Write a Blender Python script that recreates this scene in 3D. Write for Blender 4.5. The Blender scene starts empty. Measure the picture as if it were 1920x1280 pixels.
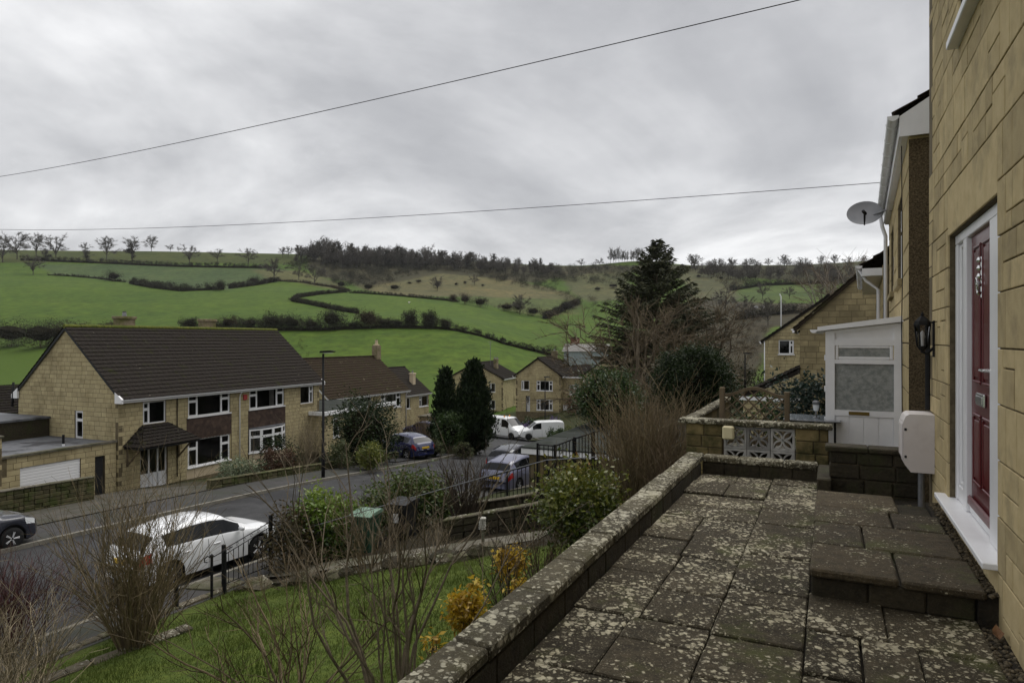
import bpy, math, random
import numpy as np
from mathutils import Vector, Matrix
R = math.radians
rng = random.Random(11)
nr = np.random.default_rng(5)
sc = bpy.context.scene
col = sc.collection
# ---------------------------------------------------------------- camera, sky, sun, exposure
F, HY = 1260.0, 636.0            # focal length and horizon row, in photograph pixels (1920 x 1280)
TH = R(25.4)                     # the terrace and house front run 25.4 degrees to the right of the view
cT, sT = math.cos(TH), math.sin(TH)
cd = bpy.data.cameras.new('camera'); cam = bpy.data.objects.new('camera', cd); col.objects.link(cam)
cd.sensor_width = 36; cd.lens = F / 1920 * 36; cd.shift_y = -(640 - HY) / 1920
cd.clip_start = .05; cd.clip_end = 12000
cam.rotation_euler = (R(90), 0, 0); sc.camera = cam
SUN_EL, SUN_AZ = R(64), R(40)   # azimuth from the view direction, clockwise: the brighter part of the overcast is ahead and right
sd = bpy.data.lights.new('sun', 'SUN'); sun = bpy.data.objects.new('sun', sd); col.objects.link(sun)
sd.energy = 1.5; sd.angle = R(50); sd.color = (1, .97, .93)
sun_dir = Vector((math.sin(SUN_AZ) * math.cos(SUN_EL), math.cos(SUN_AZ) * math.cos(SUN_EL), math.sin(SUN_EL)))
sun.rotation_euler = sun_dir.to_track_quat('Z', 'Y').to_euler(); sun.location = sun_dir * 60
sc.view_settings.view_transform = 'Standard'; sc.view_settings.look = 'None'
sc.view_settings.exposure = 0.6; sc.view_settings.gamma = 1
sc.cycles.use_denoising = True
sc.cycles.max_bounces = 6; sc.cycles.transparent_max_bounces = 12

def node(nt, t, ins=None, **kw):
    n = nt.nodes.new(t)
    for k, v in kw.items(): setattr(n, k, v)
    for k, v in (ins or {}).items():
        if isinstance(v, bpy.types.NodeSocket): nt.links.new(v, n.inputs[k])
        else: n.inputs[k].default_value = v
    return n
def math_(nt, op, a, b=0.0, c=None, clamp=False):
    n = node(nt, 'ShaderNodeMath', {0: a, 1: b} if c is None else {0: a, 1: b, 2: c}, operation=op); n.use_clamp = clamp
    return n.outputs[0]
def ramp(nt, fac, stops, interp='LINEAR'):
    n = node(nt, 'ShaderNodeValToRGB', {0: fac}); e = n.color_ramp.elements; n.color_ramp.interpolation = interp
    while len(e) < len(stops): e.new(.5)
    for el, (p, c) in zip(e, stops): el.position = p; el.color = (*c, 1) if len(c) == 3 else c
    return n.outputs[0]
def mixc(nt, fac, a, b, mode='MIX'):
    n = node(nt, 'ShaderNodeMix', data_type='RGBA', blend_type=mode)
    for i, v in ((0, fac), (6, a), (7, b)):
        if isinstance(v, bpy.types.NodeSocket): nt.links.new(v, n.inputs[i])
        else: n.inputs[i].default_value = v if i == 0 else ((*v, 1) if len(v) == 3 else v)
    return n.outputs[2]

w = bpy.data.worlds.new('World'); sc.world = w; w.use_nodes = True
nt = w.node_tree; nt.nodes.clear()
sky = node(nt, 'ShaderNodeTexSky', sky_type='NISHITA'); sky.sun_disc = False
sky.sun_elevation = SUN_EL; sky.sun_rotation = SUN_AZ; sky.air_density = 1; sky.dust_density = 3
tc = node(nt, 'ShaderNodeTexCoord'); sep = node(nt, 'ShaderNodeSeparateXYZ', {0: tc.outputs['Generated']})
zc = math_(nt, 'MAXIMUM', sep.outputs[2], 0.0); zd = math_(nt, 'ADD', zc, .30)
cx = math_(nt, 'DIVIDE', sep.outputs[0], zd); cy = math_(nt, 'DIVIDE', sep.outputs[1], zd)
cv = node(nt, 'ShaderNodeCombineXYZ', {0: cx, 1: cy, 2: 2.6}).outputs[0]
n1 = node(nt, 'ShaderNodeTexNoise', {'Vector': cv, 'Scale': .85, 'Detail': 8, 'Roughness': .54, 'Distortion': .55}).outputs[0]
n2 = node(nt, 'ShaderNodeTexNoise', {'Vector': cv, 'Scale': 3.4, 'Detail': 6, 'Roughness': .55}).outputs[0]
nm = math_(nt, 'MULTIPLY_ADD', n2, .16, math_(nt, 'MULTIPLY', n1, .84))
clouds = ramp(nt, nm, [(.36, (2.75, 2.78, 2.9)), (.44, (3.6, 3.62, 3.73)), (.52, (4.9, 4.92, 5.0)), (.62, (7.0, 7.0, 7.03))])
lift = ramp(nt, zc, [(0, (1.3, 1.3, 1.29)), (.12, (1.1, 1.1, 1.1)), (.3, (1, 1, 1)), (1, (1.05, 1.05, 1.05))])
clouds = mixc(nt, 1.0, clouds, lift, 'MULTIPLY')
skyc = mixc(nt, .95, sky.outputs[0], clouds)
bg = node(nt, 'ShaderNodeBackground', {0: skyc, 1: .1})
nt.links.new(bg.outputs[0], node(nt, 'ShaderNodeOutputWorld').inputs[0])

# ---------------------------------------------------------------- helpers
def P(px, py, D): return Vector(((px - 960) / F * D, D, (HY - py) / F * D))
def W(X, Y, z=0.0): return Vector((X * cT + Y * sT, -X * sT + Y * cT, z))     # terrace frame -> world
def inv(x, y): return x * cT - y * sT, x * sT + y * cT                          # world -> terrace frame

class MB:
    """collects shapes and links them as one mesh object"""
    def __init__(s, M=None): s.v = []; s.f = []; s.r = []; s.M = M
    def add(s, vs, fs, r=None):
        o = len(s.v)
        s.v += [(s.M @ Vector(p))[:] for p in vs] if s.M else [tuple(p) for p in vs]
        s.f += [tuple(i + o for i in f) for f in fs]
        s.r += [rng.random() if r is None else r] * len(fs)
        return s
    def box(s, x0, x1, y0, y1, z0, z1, r=None):
        vs = [(x, y, z) for z in (z0, z1) for y in (y0, y1) for x in (x0, x1)]
        return s.add(vs, [(0, 2, 3, 1), (4, 5, 7, 6), (0, 1, 5, 4), (2, 6, 7, 3), (0, 4, 6, 2), (1, 3, 7, 5)], r)
    def cbox(s, x0, x1, y0, y1, z0, z1, c=.01, r=None, jit=0):
        """box with chamfered edges"""
        if jit: x0, x1, y0, y1, z0, z1 = [q + rng.uniform(-jit, jit) for q in (x0, x1, y0, y1, z0, z1)]
        c = min(c, (x1 - x0) * .4, (y1 - y0) * .4, (z1 - z0) * .4)
        X, Y, Z = (x0, x1), (y0, y1), (z0, z1); vs = []; ix = {}
        for a in (0, 1):
            for b in (0, 1):
                for d in (0, 1):
                    e = (c * (1 - 2 * a), c * (1 - 2 * b), c * (1 - 2 * d))
                    for k in range(3):
                        p = [X[a], Y[b], Z[d]]
                        for q in range(3):
                            if q != k: p[q] += e[q]
                        ix[a, b, d, k] = len(vs); vs.append(p)
        fs = []
        for k in range(3):
            i, j = [(1, 2), (2, 0), (0, 1)][k]
            for e in (0, 1):
                q = []
                for (u_, v_) in ((0, 0), (1, 0), (1, 1), (0, 1)):
                    t = [0, 0, 0]; t[k] = e; t[i] = u_; t[j] = v_; q.append(ix[t[0], t[1], t[2], k])
                fs.append(tuple(q if e else q[::-1]))
        for k in range(3):
            i, j = [(1, 2), (2, 0), (0, 1)][k]
            for u_ in (0, 1):
                for v_ in (0, 1):
                    q = []
                    for e, fk in ((0, i), (1, i), (1, j), (0, j)):
                        t = [0, 0, 0]; t[k] = e; t[i] = u_; t[j] = v_; q.append(ix[t[0], t[1], t[2], fk])
                    fs.append(tuple(q))
        for a in (0, 1):
            for b in (0, 1):
                for d in (0, 1): fs.append((ix[a, b, d, 0], ix[a, b, d, 1], ix[a, b, d, 2]))
        return s.add(vs, fs, r)
    def stone(s, xa0, xb0, xa1, xb1, z0, z1, yf=0., yb=.05, g=.004, c=.008, r=None):
        """wall stone in facade coordinates (x right, y into the wall), front chamfered; z0 edge xa0..xb0, z1 edge xa1..xb1"""
        a = [(xa0 + g, z0 + g), (xb0 - g, z0 + g), (xb1 - g, z1 - g), (xa1 + g, z1 - g)]
        b = [(xa0 + g + c, z0 + g + c), (xb0 - g - c, z0 + g + c), (xb1 - g - c, z1 - g - c), (xa1 + g + c, z1 - g - c)]
        vs = [(x, yb, z) for x, z in a] + [(x, yf + c * .7, z) for x, z in a] + [(x, yf, z) for x, z in b]
        fs = [(8, 9, 10, 11)]
        for i in range(4):
            j = (i + 1) % 4; fs += [(4 + i, 4 + j, 8 + j, 8 + i), (i, j, 4 + j, 4 + i)]
        return s.add(vs, fs, r)
    def prism(s, poly, a0, a1, axis='y', r=None):
        n = len(poly)
        def mk(p, a): return {'x': (a, p[0], p[1]), 'y': (p[0], a, p[1]), 'z': (p[0], p[1], a)}[axis]
        vs = [mk(p, a0) for p in poly] + [mk(p, a1) for p in poly]
        return s.add(vs, [tuple(range(n))[::-1], tuple(range(n, 2 * n))] + [(i, (i + 1) % n, n + (i + 1) % n, n + i) for i in range(n)], r)
    def tube(s, pts, rad, n=6, cap=True, r=None):
        pts = [Vector(p) for p in pts]
        if not hasattr(rad, '__len__'): rad = [rad] * len(pts)
        vs = []; fs = []; ref = None
        for i, p in enumerate(pts):
            d = (pts[min(i + 1, len(pts) - 1)] - pts[max(i - 1, 0)])
            d = d.normalized() if d.length > 1e-9 else Vector((0, 0, 1))
            if ref is None: ref = Vector((1, 0, 0)) if abs(d.x) < .8 else Vector((0, 1, 0))
            a = (ref - d * ref.dot(d)).normalized(); b = d.cross(a); ref = a
            for k in range(n):
                t = 2 * math.pi * k / n; vs.append(p + (a * math.cos(t) + b * math.sin(t)) * rad[i])
        for i in range(len(pts) - 1):
            for k in range(n):
                k2 = (k + 1) % n; fs.append((i * n + k, i * n + k2, (i + 1) * n + k2, (i + 1) * n + k))
        if cap and n > 2: fs += [tuple(range(n))[::-1], tuple(range((len(pts) - 1) * n, len(pts) * n))]
        return s.add(vs, fs, r)
    def lathe(s, prof, n=16, c=(0, 0, 0), axis='z', r=None, caps=True):
        vs = []; fs = []
        for rr, h in prof:
            for k in range(n):
                t = 2 * math.pi * k / n; a, b = rr * math.cos(t), rr * math.sin(t)
                p = {'z': (a, b, h), 'y': (a, h, b), 'x': (h, a, b)}[axis]
                vs.append((p[0] + c[0], p[1] + c[1], p[2] + c[2]))
        for i in range(len(prof) - 1):
            for k in range(n):
                k2 = (k + 1) % n; fs.append((i * n + k, i * n + k2, (i + 1) * n + k2, (i + 1) * n + k))
        if caps: fs += [tuple(range(n))[::-1], tuple(range((len(prof) - 1) * n, len(prof) * n))]
        return s.add(vs, fs, r)
    def build(s, name, m, parent=None, smooth=False, kind=None):
        me = bpy.data.meshes.new(name); me.from_pydata(s.v, [], s.f); me.update()
        at = me.attributes.new('rnd', 'FLOAT', 'FACE'); at.data.foreach_set('value', s.r)
        return link(name, me, m, parent, smooth, kind)
def link(name, me, m, parent=None, smooth=False, kind=None):
    me.materials.append(m)
    if smooth: me.polygons.foreach_set('use_smooth', [True] * len(me.polygons))
    o = bpy.data.objects.new(name, me); col.objects.link(o); o.parent = parent
    if kind: o['kind'] = kind
    return o
def quads(name, V, rr, m, parent=None, kind=None, per=4):
    """mesh of len(V)/per separate faces, from numpy"""
    n = len(V) // per; me = bpy.data.meshes.new(name)
    me.vertices.add(len(V)); me.vertices.foreach_set('co', np.asarray(V, np.float32).ravel())
    me.loops.add(n * per); me.loops.foreach_set('vertex_index', np.arange(n * per, dtype=np.int32))
    me.polygons.add(n); me.polygons.foreach_set('loop_start', np.arange(0, n * per, per, dtype=np.int32))
    me.update(calc_edges=True)
    at = me.attributes.new('rnd', 'FLOAT', 'FACE'); at.data.foreach_set('value', np.asarray(rr, np.float32))
    return link(name, me, m, parent, False, kind)
def thing(name, label, cat, loc=(0, 0, 0), rz=0.0, group=None):
    o = bpy.data.objects.new(name, None); col.objects.link(o); o.empty_display_size = .2
    o.location = loc; o.rotation_euler = (0, 0, rz)
    return tag(o, label, cat, group)
def tag(o, label, cat, group=None):
    o['label'] = label; o['category'] = cat
    if group: o['group'] = group
    return o
def copy_tree(o, parent=None):
    c = o.copy(); col.objects.link(c); c.parent = parent
    for ch in list(o.children): copy_tree(ch, c)
    return c

# ---------------------------------------------------------------- materials
def mat(name, c, c2=None, rough=.8, scale=6., detail=5., lo=.35, hi=.65, bump=0., bscale=60., rnd=0., orn=0., spec=.3, metal=0.,
        stain=None, sscale=.7, slo=.45, shi=.65, stretch=None, trans=0., bdist=.02, coat=0.):
    m = bpy.data.materials.new(name); m.use_nodes = True; nt = m.node_tree; nt.nodes.clear()
    out = node(nt, 'ShaderNodeOutputMaterial'); b = node(nt, 'ShaderNodeBsdfPrincipled')
    nt.links.new(b.outputs[0], out.inputs[0])
    pos = node(nt, 'ShaderNodeNewGeometry').outputs['Position']
    if stretch: pos = node(nt, 'ShaderNodeMapping', {0: pos, 3: stretch}).outputs[0]
    co = None
    if c2 is not None:
        f = node(nt, 'ShaderNodeTexNoise', {'Vector': pos, 'Scale': scale, 'Detail': detail, 'Roughness': .6}).outputs[0]
        co = ramp(nt, f, [(lo, c), (hi, c2)])
    if stain is not None:
        f = node(nt, 'ShaderNodeTexNoise', {'Vector': pos, 'Scale': sscale, 'Detail': 6, 'Roughness': .65}).outputs[0]
        f = ramp(nt, f, [(slo, (0, 0, 0)), (shi, (1, 1, 1))])
        co = mixc(nt, f, co if co is not None else c, stain)
    if rnd:
        a = node(nt, 'ShaderNodeAttribute', attribute_name='rnd').outputs['Fac']
        v = math_(nt, 'MULTIPLY_ADD', a, 2 * rnd, 1 - rnd)
        co = mixc(nt, 1., co if co is not None else c, node(nt, 'ShaderNodeCombineXYZ', {0: v, 1: v, 2: v}).outputs[0], 'MULTIPLY')
    if orn:
        a = node(nt, 'ShaderNodeObjectInfo').outputs['Random']
        v = math_(nt, 'MULTIPLY_ADD', a, 2 * orn, 1 - orn)
        co = mixc(nt, 1., co if co is not None else c, node(nt, 'ShaderNodeCombineXYZ', {0: v, 1: v, 2: v}).outputs[0], 'MULTIPLY')
    if co is not None: nt.links.new(co, b.inputs['Base Color'])
    else: b.inputs['Base Color'].default_value = (*c, 1)
    b.inputs['Roughness'].default_value = rough; b.inputs['Metallic'].default_value = metal
    b.inputs['Specular IOR Level'].default_value = spec
    if coat: b.inputs['Coat Weight'].default_value = coat
    if trans:
        tl = node(nt, 'ShaderNodeBsdfTranslucent'); 
        if co is not None: nt.links.new(co, tl.inputs[0])
        else: tl.inputs[0].default_value = (*c, 1)
        nt.links.new(node(nt, 'ShaderNodeMixShader', {0: trans, 1: b.outputs[0], 2: tl.outputs[0]}).outputs[0], out.inputs[0])
    if bump:
        f = node(nt, 'ShaderNodeTexNoise', {'Vector': pos, 'Scale': bscale, 'Detail': 6, 'Roughness': .65}).outputs[0]
        nt.links.new(node(nt, 'ShaderNodeBump', {'Strength': bump, 'Distance': bdist, 'Height': f}).outputs[0], b.inputs['Normal'])
    return m
def leafmat(name, stops, rough=.5, trans=.25, spec=.4):
    """leaf colour picked per leaf along a ramp"""
    m = bpy.data.materials.new(name); m.use_nodes = True; nt = m.node_tree; nt.nodes.clear()
    a = node(nt, 'ShaderNodeAttribute', attribute_name='rnd').outputs['Fac']
    co = ramp(nt, a, stops)
    b = node(nt, 'ShaderNodeBsdfPrincipled', {'Base Color': co, 'Roughness': rough, 'Specular IOR Level': spec})
    tl = node(nt, 'ShaderNodeBsdfTranslucent', {0: co})
    mx = node(nt, 'ShaderNodeMixShader', {0: trans, 1: b.outputs[0], 2: tl.outputs[0]})
    nt.links.new(mx.outputs[0], node(nt, 'ShaderNodeOutputMaterial').inputs[0])
    return m
def lichen_mat(name, base, base2, spot=(.5, .47, .38), moss=(.07, .08, .02), cover=.5, scale=13., mossy=.5, spec=.3):
    """weathered stone with pale lichen rosettes and moss"""
    m = bpy.data.materials.new(name); m.use_nodes = True; nt = m.node_tree; nt.nodes.clear()
    pos = node(nt, 'ShaderNodeNewGeometry').outputs['Position']
    def nz(s, d=5, r=.6): return node(nt, 'ShaderNodeTexNoise', {'Vector': pos, 'Scale': s, 'Detail': d, 'Roughness': r}).outputs[0]
    co = ramp(nt, nz(14, 10, .75), [(.3, base), (.68, base2)])
    ob = node(nt, 'ShaderNodeObjectInfo').outputs['Random']
    v = math_(nt, 'MULTIPLY_ADD', ob, .5, .75)
    co = mixc(nt, 1., co, node(nt, 'ShaderNodeCombineXYZ', {0: v, 1: v, 2: v}).outputs[0], 'MULTIPLY')
    mf = ramp(nt, nz(2.3, 7, .7), [(.62 - .25 * mossy, (0, 0, 0)), (.75 - .2 * mossy, (1, 1, 1))])
    co = mixc(nt, math_(nt, 'MULTIPLY', mf, .75), co, moss)
    wp = node(nt, 'ShaderNodeTexNoise', {'Vector': pos, 'Scale': 26, 'Detail': 3}).outputs['Color']
    pv = node(nt, 'ShaderNodeVectorMath', {0: pos, 1: node(nt, 'ShaderNodeVectorMath', {0: wp, 'Scale': .05}, operation='SCALE').outputs[0]}, operation='ADD').outputs[0]
    fac = None
    big = nz(1.9, 3, .5)
    for k, (s, th) in enumerate(((scale, .34), (scale * 2.1, .36))):
        vo = node(nt, 'ShaderNodeTexVoronoi', {'Vector': pv, 'Scale': s})
        rc = node(nt, 'ShaderNodeSeparateColor', {0: vo.outputs['Color']}).outputs[0]
        size = math_(nt, 'MULTIPLY', math_(nt, 'SUBTRACT', math_(nt, 'ADD', rc, math_(nt, 'MULTIPLY', big, 2.6)), 2.5 - cover * 1.3 - .15 * k), th * 1.6)
        f = math_(nt, 'MULTIPLY', math_(nt, 'MULTIPLY', math_(nt, 'SUBTRACT', size, vo.outputs['Distance']), 6.5, clamp=True), math_(nt, 'MULTIPLY_ADD', node(nt, 'ShaderNodeSeparateColor', {0: vo.outputs['Color']}).outputs[1], .7, .4), clamp=True)
        fac = f if fac is None else math_(nt, 'MAXIMUM', fac, f)
    fine = ramp(nt, nz(75, 4, .7), [(.28, (.5, .5, .5)), (.5, (1, 1, 1))])
    mic = math_(nt, 'MULTIPLY', ramp(nt, nz(95, 3, .6), [(.58, (0, 0, 0)), (.68, (1, 1, 1))]), math_(nt, 'MULTIPLY', big, .9 * min(1, cover)))
    fac = math_(nt, 'MAXIMUM', math_(nt, 'MULTIPLY', fac, fine), mic)
    tint = mixc(nt, nz(5, 2), spot, (spot[0] * .62, spot[1] * .6, spot[2] * .45))
    co = mixc(nt, fac, co, tint)
    h = math_(nt, 'MULTIPLY_ADD', fac, .25, math_(nt, 'ADD', nz(45, 7, .7), math_(nt, 'MULTIPLY', nz(7, 4), 1.6)))
    bp = node(nt, 'ShaderNodeBump', {'Strength': .85, 'Distance': .025, 'Height': h})
    b = node(nt, 'ShaderNodeBsdfPrincipled', {'Base Color': co, 'Roughness': .85, 'Specular IOR Level': spec, 'Normal': bp.outputs[0]})
    nt.links.new(b.outputs[0], node(nt, 'ShaderNodeOutputMaterial').inputs[0])
    return m
def glass_mat(name, tint=(.02, .022, .024), clear=.75, rough=.03):
    m = bpy.data.materials.new(name); m.use_nodes = True; nt = m.node_tree; nt.nodes.clear()
    g = node(nt, 'ShaderNodeBsdfGlossy', {0: (.9, .9, .9, 1), 'Roughness': rough})
    t = node(nt, 'ShaderNodeBsdfTransparent', {0: (clear, clear, clear, 1)})
    fr = node(nt, 'ShaderNodeFresnel', {0: 1.5}).outputs[0]
    mx = node(nt, 'ShaderNodeMixShader', {0: fr, 1: t.outputs[0], 2: g.outputs[0]})
    nt.links.new(mx.outputs[0], node(nt, 'ShaderNodeOutputMaterial').inputs[0])
    return m
M = {}
M['wallstone'] = mat('wallstone', (.40, .315, .165), (.49, .40, .225), .85, 9, 6, .3, .7, .35, 160, 0, .17, .2, stain=(.27, .22, .125), sscale=3.2, slo=.52, shi=.75)
M['mortar'] = mat('mortar', (.07, .055, .032), (.13, .105, .065), .95, 20, bump=.3, bscale=120)
M['stone_far'] = mat('stone_far', (.36, .30, .165), (.44, .375, .22), .9, 3, 6, .3, .7, .25, 30, .10, 0, .2, stain=(.17, .135, .07), sscale=.55, slo=.5, shi=.75)
M['stone_grey'] = mat('stone_grey', (.27, .22, .12), (.35, .29, .16), .9, 3, 6, .3, .7, .25, 30, .18, 0, .2, stain=(.13, .105, .06), sscale=.5, slo=.42, shi=.7)
M['mortar_far'] = mat('mortar_far', (.10, .08, .045), (.15, .12, .07), .95, 4)
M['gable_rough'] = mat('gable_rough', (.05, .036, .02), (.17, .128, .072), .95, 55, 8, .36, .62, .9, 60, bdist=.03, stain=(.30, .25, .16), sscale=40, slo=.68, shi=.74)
M['dark_stone'] = lichen_mat('dark_stone', (.018, .015, .009), (.055, .044, .025), moss=(.035, .04, .012), cover=.12, mossy=.5)
M['garden_stone'] = mat('garden_stone', (.13, .10, .045), (.22, .17, .08), .95, 9, 8, .3, .7, .6, 50, .2, .25, .2, stain=(.045, .045, .018), sscale=2.4, slo=.45, shi=.62)
M['slab'] = lichen_mat('slab', (.022, .018, .011), (.078, .063, .039), spot=(.66, .61, .48), cover=.82, scale=18, mossy=.3, spec=.2)
M['slab_step'] = lichen_mat('slab_step', (.026, .020, .011), (.085, .064, .035), spot=(.58, .54, .42), cover=.5, scale=20, mossy=.3)
M['coping'] = lichen_mat('coping', (.04, .034, .020), (.10, .085, .05), spot=(.60, .57, .47), moss=(.075, .07, .022), cover=.92, scale=16, mossy=.45)
M['soil'] = mat('soil', (.012, .010, .007), (.035, .028, .018), .95, 8, 8, bump=.8, bscale=25, bdist=.05)
M['upvc'] = mat('upvc', (.78, .78, .79), (.70, .70, .71), .35, 3, spec=.5)
M['upvc_far'] = mat('upvc_far', (.74, .74, .74), None, .45, spec=.4)
M['red_door'] = mat('red_door', (.105, .008, .012), (.085, .007, .010), .33, 4, spec=.4, coat=.1)
M['chrome'] = mat('chrome', (.7, .7, .7), None, .18, metal=1)
M['black_metal'] = mat('black_metal', (.010, .010, .011), (.016, .016, .016), .7, 30, spec=.15)
M['grey_metal'] = mat('grey_metal', (.16, .165, .17), (.24, .24, .25), .5, 14, metal=.6)
M['glass'] = glass_mat('glass', clear=.55)
M['clear_glass'] = glass_mat('clear_glass', clear=.88)
M['room'] = mat('room', (.035, .033, .03), (.07, .065, .06), .9, .8)
M['curtain'] = mat('curtain', (.5, .48, .44), (.38, .37, .34), .9, 1.5, stretch=(14, 14, .6))
M['frosted'] = mat('frosted', (.17, .185, .175), (.27, .28, .265), .32, 16, 5, .4, .6, .5, 30, spec=.6)
M['meter'] = mat('meter', (.62, .585, .565), (.52, .48, .46), .55, 2.2, stain=(.42, .36, .33), sscale=3, slo=.5, shi=.8)
M['tile'] = lichen_mat('tile', (.014, .012, .0105), (.036, .031, .027), spot=(.26, .25, .21), moss=(.035, .04, .012), cover=.12, scale=3.2, mossy=.25, spec=.03)
M['tile_brown'] = lichen_mat('tile_brown', (.018, .013, .009), (.048, .036, .026), spot=(.24, .22, .16), moss=(.04, .042, .015), cover=.3, scale=3.2, mossy=.4, spec=.03)
M['moss'] = mat('moss', (.06, .075, .012), (.12, .13, .02), .95, 6, 6, bump=.6, bscale=30)
M['hungtile'] = mat('hungtile', (.045, .028, .02), (.07, .045, .033), .8, 4, rnd=.3)
M['chimney'] = mat('chimney', (.16, .13, .085), (.25, .2, .13), .95, 5, 6, bump=.4, bscale=20, stain=(.1, .1, .03), sscale=1.5)
M['felt'] = mat('felt', (.10, .105, .115), (.15, .155, .165), .75, 1.3, 6, stain=(.05, .05, .055), sscale=.6, slo=.52, shi=.6)
M['felt_dark'] = mat('felt_dark', (.030, .034, .031), (.05, .054, .049), .9, 1.3, 6, stain=(.022, .026, .018), sscale=.8, spec=.1)
M['asphalt'] = mat('asphalt', (.034, .034, .035), (.052, .052, .053), .8, 2.2, 7, bump=.25, bscale=80, stain=(.026, .026, .027), sscale=.35, slo=.48, shi=.58, spec=.2)
M['pavement'] = mat('pavement', (.033, .031, .030), (.05, .047, .045), .75, 2.5, 7, bump=.3, bscale=70, stain=(.03, .032, .022), sscale=.5)
M['kerb'] = mat('kerb', (.14, .13, .105), (.22, .205, .17), .9, 4, 6, bump=.3, bscale=40)
M['drive'] = mat('drive', (.05, .045, .036), (.085, .075, .06), .85, 1.4, 7, bump=.4, bscale=30, stain=(.035, .035, .02), sscale=.8)
M['concrete'] = mat('concrete', (.09, .082, .062), (.15, .135, .105), .9, 4, 7, bump=.4, bscale=50, stain=(.06, .06, .03), sscale=1.3)
M['render_cream'] = mat('render_cream', (.52, .43, .30), (.46, .375, .25), .9, 1.2)
M['wood'] = mat('wood', (.10, .075, .045), (.17, .13, .08), .85, 5, 6, stretch=(1, 1, .15), bump=.3, bscale=40, orn=.2)
M['screen_block'] = mat('screen_block', (.28, .27, .25), (.38, .37, .35), .95, 9, 6, bump=.4, bscale=60, orn=.35)
M['cream'] = mat('cream', (.62, .55, .34), None, .5)
M['bin_green'] = mat('bin_green', (.012, .045, .026), (.018, .06, .035), .5, 6)
M['bin_lid'] = mat('bin_lid', (.13, .21, .15), (.17, .26, .19), .5, 6)
M['bin_black'] = mat('bin_black', (.012, .012, .013), (.02, .02, .021), .5, 6)
M['tyre'] = mat('tyre', (.012, .012, .012), (.018, .018, .018), .85, 20)
M['rim'] = mat('rim', (.55, .55, .56), None, .4, metal=.1)
M['car_glass'] = mat('car_glass', (.006, .007, .008), None, .05, spec=.25)
M['plastic'] = mat('plastic', (.015, .015, .016), None, .6)
M['white_paint'] = mat('white_paint', (.78, .79, .80), None, .25, spec=.5, coat=.6)
M['van_paint'] = mat('van_paint', (.74, .75, .75), None, .3, spec=.5, coat=.4)
M['blue_paint'] = mat('blue_paint', (.012, .016, .066), None, .25, spec=.5, coat=.6)
M['greyblue_paint'] = mat('greyblue_paint', (.12, .125, .185), None, .3, spec=.5, coat=.6)
M['dark_paint'] = mat('dark_paint', (.02, .022, .032), None, .25, spec=.5, coat=.6)
M['tail'] = mat('tail', (.35, .012, .012), None, .2, spec=.5)
M['lamp_lens'] = mat('lamp_lens', (.65, .67, .68), None, .12, spec=.6)
M['orange'] = mat('orange', (.7, .25, .02), None, .3)
M['yellow_plate'] = mat('yellow_plate', (.65, .42, .03), None, .5)
M['purple'] = mat('purple', (.12, .08, .22), (.18, .13, .28), .9, 6)
M['redbox'] = mat('redbox', (.36, .05, .045), None, .5)
M['stone_edge'] = lichen_mat('stone_edge', (.06, .052, .034), (.13, .11, .075), spot=(.55, .54, .48), cover=.55, scale=10, mossy=.5)
M['rail_steel'] = mat('rail_steel', (.17, .175, .18), None, .45, metal=.5)
M['bark'] = mat('bark', (.085, .068, .045), (.15, .12, .08), .9, 12, 6, bump=.5, bscale=60)
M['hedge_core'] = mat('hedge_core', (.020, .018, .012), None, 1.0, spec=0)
M['inner'] = mat('inner', (.010, .010, .007), None, 1.0, spec=0)  # near-black fill colour, standing in for the shaded inside of shrubs and crowns
M['mossy_stone'] = mat('mossy_stone', (.05, .048, .022), (.10, .085, .045), .95, 6, 7, bump=.5, bscale=30, stain=(.05, .062, .016), sscale=2, orn=.25)
M['bark_far'] = mat('bark_far', (.050, .044, .036), (.075, .066, .053), .95, 1)
M['twig_far'] = mat('twig_far', (.092, .082, .068), None, .95, rnd=.3)
M['twig_red'] = mat('twig_red', (.115, .083, .050), None, .9, rnd=.45)
M['twig_tan'] = mat('twig_tan', (.165, .128, .072), None, .9, rnd=.5)
M['twig_brown'] = mat('twig_brown', (.135, .103, .062), None, .9, rnd=.45)
M['twig_dry'] = mat('twig_dry', (.19, .155, .10), None, .9, rnd=.55)
M['twig_dark'] = mat('twig_dark', (.055, .042, .028), None, .9, rnd=.4)
# ---------------------------------------------------------------- terrain
def cr(xs, ys, x):
    """smooth (monotone-ish Catmull-Rom) interpolation of ys over xs; ys (n,) or (n,k)"""
    xs = np.asarray(xs, float); ys = np.asarray(ys, float); x = np.clip(np.asarray(x, float), xs[0], xs[-1])
    i = np.clip(np.searchsorted(xs, x) - 1, 0, len(xs) - 2)
    g = np.gradient(ys, xs, axis=0)
    h = xs[i + 1] - xs[i]; t = (x - xs[i]) / h
    if ys.ndim > 1: h = h[..., None]; t = t[..., None]
    return (2*t**3 - 3*t**2 + 1) * ys[i] + (t**3 - 2*t**2 + t) * h * g[i] + (-2*t**3 + 3*t**2) * ys[i+1] + (t**3 - t**2) * h * g[i+1]
def z_road(Y): return cr([-40, 0, 12, 24, 33, 62, 82, 120, 160], [-5.4, -5.75, -6.0, -6.45, -7.15, -10.2, -11.5, -13, -13.5], Y)
def x_road(Y): Y = np.asarray(Y, float); return -17.4 - .0095 * np.clip(Y - 26, 0, 70) ** 2
HW = 3.45
PXS = [-1200, -400, 0, 150, 300, 450, 600, 750, 900, 1000, 1100, 1200, 1300, 1400, 1500, 1650, 1900, 2600]
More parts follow.
